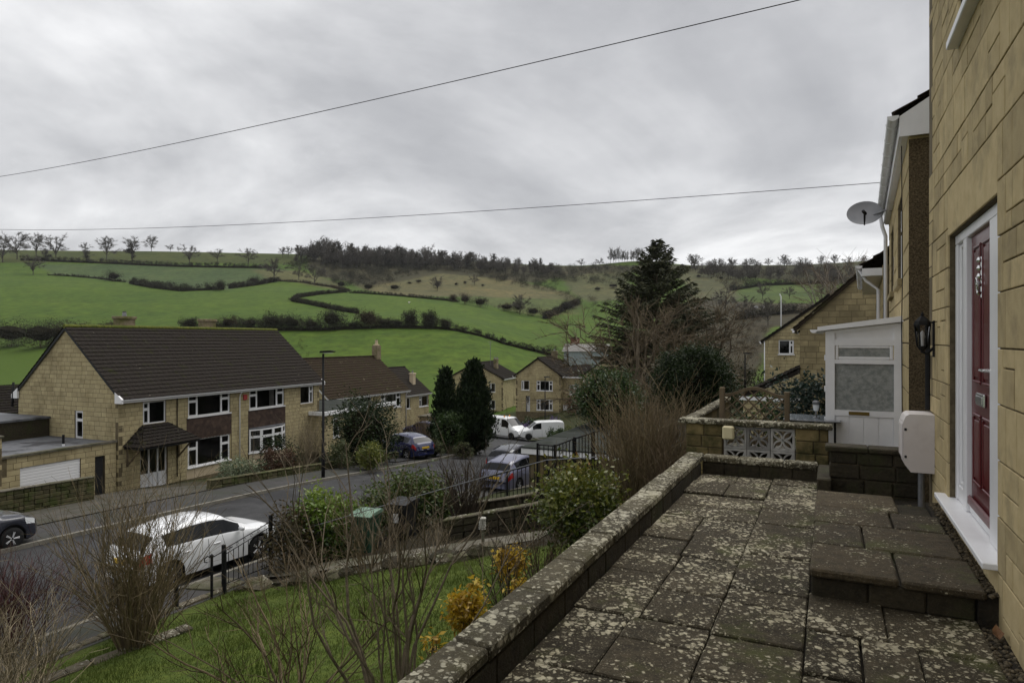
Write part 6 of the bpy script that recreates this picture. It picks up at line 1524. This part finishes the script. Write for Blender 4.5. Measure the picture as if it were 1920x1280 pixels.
shrub('pale_bush', 'grey green bush beside the black lamp post', 'bush', gpos(640, 34.2), .7, .6, .8, 1500, .12, LM['roundbush'], seed=47)
for k, (px, D, r, lab) in enumerate(((814, 41.5, .62, 'clipped round pale bush next to the blue hatchback'), (870, 42.5, .64, 'clipped round pale bush at the foot of the tall cypress'))):
    shrub('round_bush', lab, 'bush', gpos(px, D, .1), r, r, r * .8, 2600, .08, LM['roundbush'], seed=50 + k, spread=.07, shell=.9, core=.8)
def cypress(label, px, D, h, r, n, seed, lm='cypress', base=0.):
    g0 = gpos(px, D, base); o = thing('cypress_tree', label, 'tree', g0, 0); rs = np.random.default_rng(seed); cl = []
    for i in range(420):
        t = rs.random() ** .8; a = rs.uniform(0, 6.283); rad = r * min(1, (.35 + 3.2 * t)) * (1 - max(0, t - .25) / .75) ** .6 * rs.uniform(.65, 1.06)
        cl.append((rad * math.cos(a), rad * math.sin(a), .05 * h + t * h * .93))
    V, rr, k = leaves(n, cl, .14, .28, .35, -.9, rs, .8); quads('crown', V, rr, LM[lm], o)
    mb = MB().tube([(0, 0, -.3), (0, 0, h * .85)], [.14, .02], 7)
    mb.build('trunk', M['bark'], o)
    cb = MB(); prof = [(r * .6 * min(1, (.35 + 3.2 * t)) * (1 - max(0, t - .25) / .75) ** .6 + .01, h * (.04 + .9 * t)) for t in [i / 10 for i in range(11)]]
    cb.lathe(prof, 10).build('dark_core', M['inner'], o, True)  # opaque core, its near-black colour standing in for shade within the crown
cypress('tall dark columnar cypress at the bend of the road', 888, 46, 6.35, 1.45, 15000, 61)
cypress('shorter dark cypress leaning on the tall one', 836, 47, 5.6, 1.0, 8000, 62)
shrub('conifer_bush', 'mid green conifer bush filling the foot of the cypresses', 'bush', gpos(842, 44.8), 1.15, .9, 1.6, 4200, .17, LM['green'], seed=63, core=.6)
fan('brown_hedge', 'brown bare hedge between the blue cars and the cypress', gpos(800, 50), 2.6, 2.0, 120, M['twig_red'], .02, 3, 2, 64, base=.9)
shrub('box_hedge', 'dark clipped hedge block below the corner house', 'hedge', gpos(941, 78), 1.0, .8, 1.1, 2200, .18, LM['dark'], seed=65, core=.7)
shrub('fern_bush', 'bright green shrub on the bank below the gabled house', 'bush', gpos(994, 78), 1.2, .9, .85, 2400, .2, LM['green'], seed=66)
shrub('bank_bush', 'russet shrub on the bank beside the white van', 'bush', gpos(970, 77), 1.1, .8, .8, 1500, .2, LM['rust'], seed=67)
shrub('gold_bush', 'small golden bush near the garage roof corner', 'bush', gpos(1070, 62), .75, .7, .75, 1500, .14, LM['goldgreen'], seed=68)
shrub('bank_bush', 'dark green bush right of the small white van', 'bush', gpos(1046, 64), 1.1, .8, .8, 2000, .17, LM['green'], seed=69)
shrub('grey_bush', 'grey green rounded bush by the garage felt roof', 'bush', gpos(1050, 58), .8, .7, .6, 1500, .13, LM['roundbush'], seed=70)
shrub('brown_bush', 'brown winter shrub against the wing of the gabled house', 'bush', gpos(1080, 80), 1.5, 1, 1.2, 2000, .2, LM['rust'], seed=71)
shrub('cherry_laurel', 'broad dark green laurel mound in front of the end house', 'bush', P(1140, 815, 33.0), 1.75, 1.5, 1.55, 15000, .14, LM['green'], seed=72, spread=.22, core=.7, cz=1.75)
shrub('clipped_evergreen', 'large clipped dark evergreen mound behind the raised patio', 'bush', P(1303, 790, 20), 1.32, 1.2, 1.15, 30000, .075, LM['dark'], cz=1.15, seed=73, spread=.12, shell=.75, core=.7)
shrub('patio_shrub', 'blue green shrub behind the trellis on the patio', 'shrub', W(-.35, 13.0, -2.3), .75, .4, .75, 3200, .09, leafmat('bluegreen', [(0, (.008, .016, .010)), (.6, (.025, .045, .032)), (1, (.06, .09, .065))]), cz=1.05, seed=74)
shrub('patio_shrub', 'glossy dark shrub beside the porch on the patio', 'shrub', W(.28, 12.8, -2.3), .45, .4, .8, 2400, .09, LM['dark'], cz=1.0, seed=75)
shrub('patio_shrub', 'twiggy green climber growing through the trellis', 'shrub', W(-.95, 10.45, -1.95), .42, .15, .42, 900, .06, LM['green'], cz=.7, seed=76)
shrub('ivy_bush', 'ivy dark bush on the slope beside the small gable house', 'bush', gpos(1405, 70), 2.0, 1.5, 2.6, 2500, .3, LM['dark'], seed=77)
# ---------------------------------------------------------------- trees
def place_tree(name, label, loc, T, V, mt, mw, group=None, cat='tree', rz=0., ivy=0, seed=0):
    o = thing(name, label, cat, loc, rz, group); T.build('trunk', mt, o); quads('crown', V, nr.random(len(V) // 4), mw, o)
    if ivy:
        rs = np.random.default_rng(seed); pts = np.array(T.v)[:ivy]; v, rr, k = leaves(500, pts, .25, .5, .8, 0, rs); quads('ivy', v, rr, LM['dark'], o)
    return o
def far_tree(seed, h, rx, rz, nl=14, ns=6, nt_=30, tw=.0030, wob=.012, blo=.14):
    """rounded winter crown: limbs bent from the bole to the crown's shell, side branches, and a haze of twigs"""
    rs = random.Random(seed); T = MB(); TW = []; c = Vector((rs.gauss(0, .02) * h, rs.gauss(0, .02) * h, h * (.98 - rz)))
    T.tube([(0, 0, -.3), (rs.gauss(0, .1), rs.gauss(0, .1), h * .2), (c.x * .5, c.y * .5, h * .45), (c.x, c.y, h * .7)], [h * .016, h * .013, h * .009, h * .004], 6, False)
    lob = [rs.uniform(.72, 1.12) for _ in range(8)]
    for k in range(nl):
        a = 6.283 * k / nl * 2.4 + rs.gauss(0, .3); el = rs.uniform(-.6, 1.35); q = lob[int(a * 8 / 6.283) % 8]
        tip = c + Vector((math.cos(a) * math.cos(el) * rx * h * q, math.sin(a) * math.cos(el) * rx * h * q, math.sin(el) * rz * h * rs.uniform(.85, 1.05)))
        b = Vector((0, 0, h * rs.uniform(blo, .4))); m_ = b.lerp(tip, .5) + Vector((0, 0, h * .05)) + Vector((rs.gauss(0, .03), rs.gauss(0, .03), 0)) * h
        gv = lambda: Vector((rs.gauss(0, wob), rs.gauss(0, wob), rs.gauss(0, wob))) * h
        T.tube([b, b.lerp(m_, .3) + gv(), b.lerp(m_, .65) + gv(), m_, m_.lerp(tip, .35) + gv(), m_.lerp(tip, .7) + gv(), tip], [h * .010, h * .009, h * .007, h * .006, h * .0045, h * .003, h * .0016], 4, False)
        for j in range(ns):
            t = rs.uniform(.35, 1.0); p = b.lerp(m_, t * 2) if t < .5 else m_.lerp(tip, t * 2 - 1)
            e = p + (p - c).normalized() * h * .05 + Vector((rs.gauss(0, 1), rs.gauss(0, 1), rs.gauss(0, .7) + .35)) * h * .085
            T.tube([p, p.lerp(e, .5) + Vector((0, 0, .01 * h)), e], [h * .0032, h * .0024, h * .0012], 3, False)
            for n_ in range(nt_):
                s = p.lerp(e, rs.random()); d = ((s - c).normalized() * .6 + Vector((rs.gauss(0, .6), rs.gauss(0, .6), rs.gauss(0, .5) + .25))).normalized(); l = h * rs.uniform(.04, .11)
                w_ = d.cross(Vector((rs.gauss(0, 1), rs.gauss(0, 1), rs.gauss(0, 1)))).normalized() * h * tw
                TW.append([s - w_, s + w_, s + d * l + w_ * .4, s + d * l - w_ * .4])
    return T, np.array([tuple(v) for q in TW for v in q])
# spruce behind, bare tree before it
def spruce(label, px, D, top_py, base_z, R0, seed):
    x = (px - 960) / F * D; o = thing('spruce_tree', label, 'tree', (x, D, base_z), 0); h = (HY - top_py) * D / F - base_z
    rs = np.random.default_rng(seed); mb = MB().tube([(0, 0, -.3), (0, 0, h * .97)], [.28, .015], 8); V = []
    z = .8
    while z < h * .985:
        t = z / h; nb = 13 if t < .8 else 7
        rad = min(R0, .60 * (h - z) + .1)
        for k in range(nb):
            a = rs.uniform(0, 6.283); L = rad * rs.uniform(.55, 1.2); ca, sa = math.cos(a), math.sin(a); up_ = .28 + .75 * t
            tipz = z + L * (up_ - .42)
            mb.tube([(0, 0, z), (ca * L * .55, sa * L * .55, z - L * .05 + L * up_ * .2), (ca * L, sa * L, tipz)], [.03 * (1 - t) + .008, .015 * (1 - t) + .006, .004], 3, False)
            m_ = int(30 + 110 * L / R0)
            s_ = rs.uniform(.12, 1.0, m_) ** .7; px_ = np.stack([ca * L * s_, sa * L * s_, z + (tipz - z) * s_ ** 1.4 - .02], 1)
            side = rs.choice([-1, 1], m_)[:, None] * np.array([[-sa, ca, 0]]) * rs.uniform(.3, 1, (m_, 1)); d = np.array([[ca, sa, -.15]]) * rs.uniform(.4, 1, (m_, 1)) + side + rs.normal(0, .25, (m_, 3)) + np.array([[0, 0, -.25]])
            d /= np.linalg.norm(d, axis=1)[:, None]; l_ = rs.uniform(.3, .7, (m_, 1)) * (.55 + .45 * (1 - t)); q = np.cross(d, rs.normal(0, 1, (m_, 3))); q /= np.linalg.norm(q, axis=1)[:, None]
            wd_ = .075
            V.append(np.stack([px_ - q * wd_ * .4, px_ + q * wd_ * .4, px_ + d * l_ * .6 + q * wd_ * .5, px_ + d * l_], 1).reshape(-1, 3))
        z += .20 + .10 * (1 - t)
    V = np.concatenate(V); mb.build('trunk', M['bark'], o); quads('crown', V, rs.random(len(V) // 4), LM['spruce'], o)
spruce('tall dark spruce standing above the roofs and bare branches', 1232, 52, 446, -6.3, 4.3, 81)
for (px, D, hpx, sd, lab) in ((1195, 44, 560, 82, 'spreading bare tree in front of the tall spruce'), (1335, 50, 545, 83, 'thin bare tree right of the tall spruce')):
    g0 = gpos(px, D); h = (HY - hpx) * D / F - g0.z
    T, V = far_tree(sd, h, *((.60, .47, 26, 14, 18, .0013, .03, .06) if sd == 82 else (.38, .44, 16, 10, 18, .0012, .03)))
    place_tree('bare_tree', lab, g0, T, V, M['bark'], M['twig_brown'], 'bare trees behind the gardens')
for k, (px, D, hpx, lab) in enumerate(((1236, 34, 720, 'purple brown bare thicket under the tall spruce'), (1350, 62, 610, 'grey bare trees above the evergreen mound'))):
    g0 = gpos(px, D); fan('bare_thicket', lab, g0, (HY - hpx) * D / F - g0.z, 1.4 if k < 1 else 4, 90, M['twig_red' if k == 0 else 'twig_brown'], .014, 4, 2, 84 + k, base=.6, inner=.2, n=4, kink=.07)
for k, (px, py, D, nt_) in enumerate(((1590, 492, 60, 5), (1570, 488, 75, 5))):
    g0 = gpos(px, D); T, V = far_tree(87 + k, (HY - py) * D / F - g0.z, .24, .3, 14, 7, 16, .0010)
    place_tree('birch_tree', ['slim pale stemmed birch rising behind the steep gable', 'drooping bare birch beside the white downpipes'][k], g0, T, V, mat('birch', (.2, .18, .15), (.12, .1, .08), .9, 3), M['twig_red'])
# ---------------------------------------------------------------- hedges, trees and scrub on the hill
def hedge_line(label, pts, h, w_, lm, seed, dens=9, gaps=0.):
    dens *= 8
    """hedge following pixels on the far slope"""
    rs = np.random.default_rng(seed); Q = [hill_at(*p) for p in pts]; V = []; seg = []
    o = thing('field_hedge', label, 'hedge', Q[0], 0); O = np.array(Q[0])
    cs = []
    for a, b in zip(Q, Q[1:]):
        L = (b - a).length; m_ = max(2, int(L / (w_ * .5)))
        for i in range(m_):
            if rs.random() < gaps: continue
            t = (i + rs.random()) / m_; x, y = a.x + (b.x - a.x) * t, a.y + (b.y - a.y) * t
            for j in range(3): cs.append((x + rs.normal(0, w_ * .22), y + rs.normal(0, w_ * .22), Z1(x, y) + h * rs.uniform(.15, .9)))
    n = int(len(cs) * dens); V, rr, k = leaves(n, np.array(cs) - O, h * .19, min(.55, h * .16), .6, 0, rs); quads('foliage', V, rr, lm, o)
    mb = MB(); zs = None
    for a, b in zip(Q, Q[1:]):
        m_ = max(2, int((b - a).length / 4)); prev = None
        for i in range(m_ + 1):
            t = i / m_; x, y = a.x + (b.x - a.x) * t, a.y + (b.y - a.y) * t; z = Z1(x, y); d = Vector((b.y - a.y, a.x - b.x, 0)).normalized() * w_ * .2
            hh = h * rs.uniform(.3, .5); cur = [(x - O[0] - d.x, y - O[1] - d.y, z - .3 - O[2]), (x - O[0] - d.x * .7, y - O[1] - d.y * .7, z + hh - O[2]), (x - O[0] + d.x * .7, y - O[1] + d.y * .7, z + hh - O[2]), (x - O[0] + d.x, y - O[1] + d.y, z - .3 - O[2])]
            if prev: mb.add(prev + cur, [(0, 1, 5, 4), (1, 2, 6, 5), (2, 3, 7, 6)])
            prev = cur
    mb.build('dark_core', M['hedge_core'], o)  # solid dark core in place of the shaded middle of the hedge
S, SB = LM['scrub'], LM['scrub_brown']
hedge_line('long dark field hedge running down to the farm shed', [(835, 617), (880, 625), (940, 643), (1000, 658), (1040, 668)], 2.0, 2.2, S, 101)
hedge_line('long low hedge bank running under the row of hedgerow bushes', [(335, 618), (430, 618), (520, 619), (600, 619), (700, 615), (780, 615), (840, 617)], 2.4, 3.0, S, 112, 8)
hedge_line('trimmed hedge bending round the middle field corner', [(650, 548), (600, 552), (560, 558), (548, 565), (600, 575), (640, 583), (672, 588)], 2.2, 2.2, S, 102)
hedge_line('low hedge along the top of the bright middle field', [(655, 549), (720, 553), (800, 560), (860, 566)], 1.9, 2.0, S, 103)
hedge_line('thick dark hedge under the bluish upper field', [(245, 532), (290, 540), (340, 546), (420, 543)], 4.5, 5, S, 104, 12)
hedge_line('dark hedge on the shoulder of the upper fields', [(430, 541), (470, 536), (500, 531), (520, 527)], 3.5, 4, S, 105, 12)
hedge_line('thin broken hedge between the two left fields', [(90, 516), (130, 518), (180, 522), (235, 529)], 1.8, 2, S, 106, 8, .3)
hedge_line('dark hedge below the ridge pasture', [(40, 488), (120, 491), (240, 496), (340, 500), (440, 502), (520, 503)], 4.0, 5, S, 107, 10)
hedge_line('low hedge running beside the rough pasture to the wood', [(520, 527), (570, 530), (620, 538), (655, 546)], 1.8, 2, SB, 108, 8, .15)
hedge_line('hedge climbing the far right valley side', [(1020, 598), (1060, 580), (1085, 570)], 4, 4, S, 109, 10)
hedge_line('dark hedge along the lower right pasture', [(1380, 600), (1450, 590), (1540, 584), (1600, 580)], 4, 4, S, 110, 10)
hedge_line('dark hedge line at the foot of the right wood', [(1370, 545), (1430, 535), (1500, 533), (1560, 531)], 4, 4, S, 111, 10)
# tall overgrown hedgerow across the valley: a row of bushes one can tell apart
def hill_bush(label, px, py, wpx, hpx, lm, seed, n=420, group=None):
    g0 = hill_at(px, py); D = g0.y; rx, h = wpx * .62 * D / F, hpx * 1.12 * D / F
    shrub('hedgerow_bush', label, 'bush', g0, rx, rx * .8, h * .52, n * 10, min(.45, h * .07), lm, cz=h * .45, seed=seed, spread=h * .10, group=group, shell=.1, clumps=80, core=.42)
rng.seed(33)
k = 0
for px, py, w_, h_, lm in ((20, 650, 110, 52, S), (75, 652, 90, 54, S), (110, 645, 70, 42, SB), (150, 640, 60, 36, SB), (205, 632, 50, 28, SB), (355, 618, 40, 22, S), (392, 617, 36, 18, SB), (430, 617, 44, 24, SB), (468, 617, 46, 22, S), (510, 618, 52, 30, S), (548, 619, 46, 28, S), (585, 619, 40, 22, S), (622, 618, 56, 38, S), (690, 614, 52, 34, SB), (662, 616, 36, 14, S), (722, 614, 44, 20, S), (745, 614, 34, 16, S), (770, 614, 30, 30, S), (805, 615, 34, 32, S), (835, 617, 26, 20, S)):
    hill_bush('tangled %s hedgerow bush in the row across the near field' % ('dark' if lm is S else 'brown'), px, py, w_, h_, lm, 200 + k, 520, 'hedgerow bushes across the near field (%s)' % ('dark' if lm is S else 'brown')); k += 1
for px, py, w_, h_ in ((850, 566, 16, 14), (872, 570, 30, 20), (900, 575, 34, 18), (950, 583, 40, 16), (972, 586, 26, 26), (1000, 592, 36, 18), (1030, 597, 40, 18), (1060, 585, 28, 24), (1075, 578, 22, 20)):
    hill_bush('round brown bush along the hedge of the rough pasture', px, py, w_, h_, SB if px % 20 else S, 240 + k, 320, 'bushes along the rough pasture'); k += 1
for px, py, w_, h_ in ((213, 527, 36, 20), (412, 545, 20, 20), (475, 532, 26, 14), (515, 529, 22, 10)):
    hill_bush('dark rounded bush in the hedge of the upper left fields', px, py, w_, h_, S, 260 + k, 320, 'bushes in the upper left hedges'); k += 1
for px, py, w_, h_ in ((785, 531, 18, 8), (820, 540, 20, 14), (768, 533, 12, 6), (855, 535, 10, 6), (905, 537, 10, 5), (872, 532, 10, 6), (740, 545, 30, 14), (690, 545, 30, 16), (640, 540, 26, 16), (1120, 545, 22, 8), (1150, 540, 30, 10), (1310, 520, 16, 6), (1352, 525, 14, 8)):
    hill_bush('small dark thorn bush dotted on the rough brown slope', px, py, w_, h_, S, 280 + k, 160, 'thorn bushes on the brown slope'); k += 1
# bare trees: a few kinds, copied
protos = []
for i in range(7):
    T, V = far_tree(300 + i, 12., *((.48, .43), (.44, .44), (.40, .42), (.54, .40), (.30, .46), (.28, .44), (.32, .45))[i])
    zz = max(v[2] for v in V); protos.append((T, V))
meshes = []
def tree_proto(i):
    T, V = protos[i]; o = place_tree('bare_tree', 'proto', (0, 0, 0), T, V, M['bark_far'], M['twig_far'], None)
    if i in (2, 5, 6):
        pts = np.array(T.v)[:70 if i == 2 else 160]; v, rr, k_ = leaves(900, pts, .45, .5, .8, 0, np.random.default_rng(i)); quads('ivy', v, rr, LM['scrub'], o)
    return o
PT = [tree_proto(i) for i in range(7)]; used = [False] * 7
def put_tree(i, px, py, hpx, label, group, sx=1.0):
    g0 = hill_at(px, py); h = hpx * 1.12 * g0.y / F; o = PT[i] if not used[i] else copy_tree(PT[i]); used[i] = True
    o.location = g0; o.rotation_euler = (0, 0, rng.uniform(0, 6.28)); o.scale = (h / 12 * sx, h / 12 * sx, h / 12); tag(o, label, 'tree', group)
for px, py, h_, i in ((5, 492, 44, 0), (32, 486, 44, 3), (68, 480, 36, 1), (105, 484, 38, 0), (160, 473, 16, 3), (200, 486, 36, 1), (248, 490, 38, 2), (284, 471, 25, 1), (320, 472, 12, 3), (355, 494, 30, 0), (335, 472, 8, 3), (465, 497, 28, 3), (408, 492, 22, 3), (162, 492, 22, 2), (86, 490, 20, 2)):
    put_tree(i, px, py, h_, 'bare field tree standing along the left ridge pasture' if i != 2 else 'ivy clad bare tree along the left ridge pasture', 'trees on the left ridge' if i != 2 else 'ivy clad trees on the left ridge', 1.25)
put_tree(0, 62, 515, 32, 'spreading bare tree at the corner of the bluish field', None, 1.3)
put_tree(3, 515, 524, 34, 'wide pale bare tree on the shoulder between the fields', None, 1.5)
rng.seed(55)
for q in range(160):                                        # the hanging wood along the ridge
    px = 560 + 480 * (q / 159) + rng.uniform(-6, 6); base = float(np.interp(px, [560, 620, 720, 830, 900, 1000, 1040], [486, 492, 496, 496, 500, 507, 510]))
    d = rng.random(); py = base + (d - .3) * 14; hp = float(np.interp(px, [560, 610, 650, 760, 830, 920, 1040], [20, 38, 30, 30, 24, 20, 17])) * rng.uniform(.75, 1.1)
    i = rng.choice((0, 1, 3, 4, 4, 5, 6)); put_tree(i, px, py, hp, ('bare grey tree in the wood on the ridge', 'ivy covered tree in the wood on the ridge')[i in (2, 5, 6)], ('bare trees in the ridge wood', 'ivy covered trees in the ridge wood')[i in (2, 5, 6)], rng.uniform(.85, 1.15))
for q in range(12):
    put_tree(rng.choice((4, 4, 1)), 1146 + q * 5.2 + rng.uniform(-2, 2), 492, rng.uniform(18, 27), 'thin tree of the hilltop clump left of the spruce', 'trees of the hilltop clump', .6)
for q in range(95):
    px = rng.uniform(1290, 1740); py = float(np.interp(px, [1290, 1370, 1450, 1560, 1740], [508, 522, 516, 525, 530])) + rng.uniform(-14, 10)
    put_tree(rng.choice((0, 1, 4, 4)), px, max(py, 502), rng.uniform(14, 24), 'bare brown tree of the wooded bank above the right hand pasture', 'trees of the right wooded bank', rng.uniform(.9, 1.3))
for px, h_ in ((530, 12), (540, 14), (1350, 10), (1372, 8), (1400, 9), (1410, 10), (1440, 10), (1475, 10), (1540, 14), (1565, 16), (1590, 12), (1090, 9), (1125, 10), (1260, 7), (1620, 14), (1500, 8)):
    put_tree(rng.choice((0, 1, 3)), px, 500 if px > 600 else 482, h_ + 4, 'small bare tree on the far skyline', 'small skyline trees', 1.2)
for px, py, h_ in ((820, 545, 24), (590, 535, 34), (560, 525, 24), (890, 535, 18), (975, 590, 34), (1430, 560, 26), (1470, 590, 24), (1400, 600, 40), (1440, 610, 44), (1360, 585, 40), (1480, 560, 20), (1540, 555, 20)):
    put_tree(rng.choice((0, 1, 3)), px, py, h_, 'lone bare tree among the hedges of the valley side', 'trees among the valley hedges', 1.2)
for i in range(7):
    if not used[i]: put_tree(i, 700 + i * 11, 494, 26, 'bare grey tree in the wood on the ridge', 'bare trees in the ridge wood')
# the mass of scrub and brushwood that nobody could count
def scrubmass(name, label, regions, lm, seed, size=1.0):
    rs = np.random.default_rng(seed); V = []; RR = []
    for poly, m_ in regions:
        xs_, ys_ = [p[0] for p in poly], [p[1] for p in poly]; got = 0; cs = []
        while got < m_:
            px, py = rs.uniform(min(xs_), max(xs_)), rs.uniform(min(ys_), max(ys_))
            if not inpoly(np.array([px]), np.array([py]), poly)[0]: continue
            g0 = hill_at(px, py); hh = g0.y / F * rs.uniform(5, 12) * size; got += 1
            cl = ellip(10, hh * .75, hh * .6, hh * .5, hh * .45, rs, .5) + np.array(g0)
            v, rr, k_ = leaves(260, cl, hh * .2, hh * .11, .5, 0, rs); V.append(v); RR.append(np.clip(rr * .7 + rs.uniform(-.1, .3), 0, 1))
    tag(quads(name, np.concatenate(V), np.concatenate(RR), lm, None, 'stuff'), label, 'scrub')
scrubmass('brushwood', 'grey brown brushwood under the trees of the ridge wood', [([(560, 484), (640, 488), (830, 494), (1040, 506), (1060, 520), (1040, 548), (960, 535), (900, 520), (830, 505), (760, 520), (700, 545), (640, 535), (590, 515), (540, 500)], 520), ([(1040, 503), (1190, 497), (1190, 530), (1120, 535), (1060, 530)], 110), ([(1060, 545), (1080, 560), (1090, 568), (1070, 566), (1040, 550)], 14)], S, 401)
scrubmass('brushwood', 'brown wooded bank filling the right of the valley side', [([(1370, 502), (1450, 499), (1660, 492), (1760, 492), (1760, 560), (1560, 560), (1540, 530), (1440, 530), (1370, 545), (1330, 520), (1290, 508), (1250, 508)], 420), ([(1180, 500), (1290, 505), (1300, 512), (1200, 520)], 40)], SB, 402)
scrubmass('thicket', 'brown thicket of bare trees below the right hand pastures', [([(1290, 560), (1340, 570), (1400, 590), (1440, 580), (1440, 640), (1400, 690), (1300, 690), (1260, 640)], 220), ([(1440, 575), (1700, 570), (1700, 585), (1440, 592)], 50), ([(1100, 560), (1180, 565), (1180, 590), (1100, 590)], 30), ([(1400, 640), (1440, 640), (1440, 700), (1360, 720)], 30)], SB, 403, .9)
scrubmass('thicket', 'dull brown rough hedge bank beyond the farm shed', [([(1010, 655), (1060, 640), (1110, 640), (1110, 668), (1030, 668)], 40), ([(540, 640), (570, 640), (590, 690), (560, 690)], 16), ([(770, 735), (830, 735), (830, 748), (770, 748)], 14)], SB, 404, .6)
# light farm buildings, a post and a sheep
for px, py, s_, lab in ((1418, 578, .9, 'tiny white cottage wall among the far right hedges'), (1430, 577, .8, 'tiny white shed beside the far right hedges')):
    g0 = hill_at(px, py); o = MB().box(-2, 2, -1.5, 1.5, -1, 2.2).prism([(-2.2, 2.2), (2.2, 2.2), (0, 3.4)], -1.6, 1.6, 'y').build('cottage', M['upvc_far']); o.location = g0; o.scale = (s_ * .5,) * 3; tag(o, lab, 'cottage')
g0 = hill_at(767, 569)
o = MB().lathe([(.1, -.5), (.38, -.42), (.42, 0), (.38, .4), (.15, .5)], 10, (0, 0, .75), 'x').lathe([(.05, .45), (.16, .5), (.12, .75), (.05, .82)], 8, (0, 0, .95), 'x')
for a, b in ((-.3, .15), (-.3, -.15), (.3, .15), (.3, -.15)): o.tube([(a, b, 0), (a, b, .5)], .05, 5)
o = o.build('sheep', mat('fleece', (.6, .57, .5), None, .9), None, True); o.location = g0; tag(o, 'single white sheep grazing in the bright middle field', 'sheep')
# ---------------------------------------------------------------- thin winter haze over the valley
hz_ = MB().box(-1500, 1500, -60, 7200, -16, 130)
hm = bpy.data.materials.new('haze'); hm.use_nodes = True; hm.node_tree.nodes.clear()
hv = node(hm.node_tree, 'ShaderNodeVolumePrincipled', {'Color': (.86, .9, .95, 1), 'Density': .00005, 'Anisotropy': .2})
hm.node_tree.links.new(hv.outputs[0], node(hm.node_tree, 'ShaderNodeOutputMaterial').inputs['Volume'])
tag(hz_.build('haze', hm, None, False, 'stuff'), 'thin grey haze hanging in the valley air', 'haze')
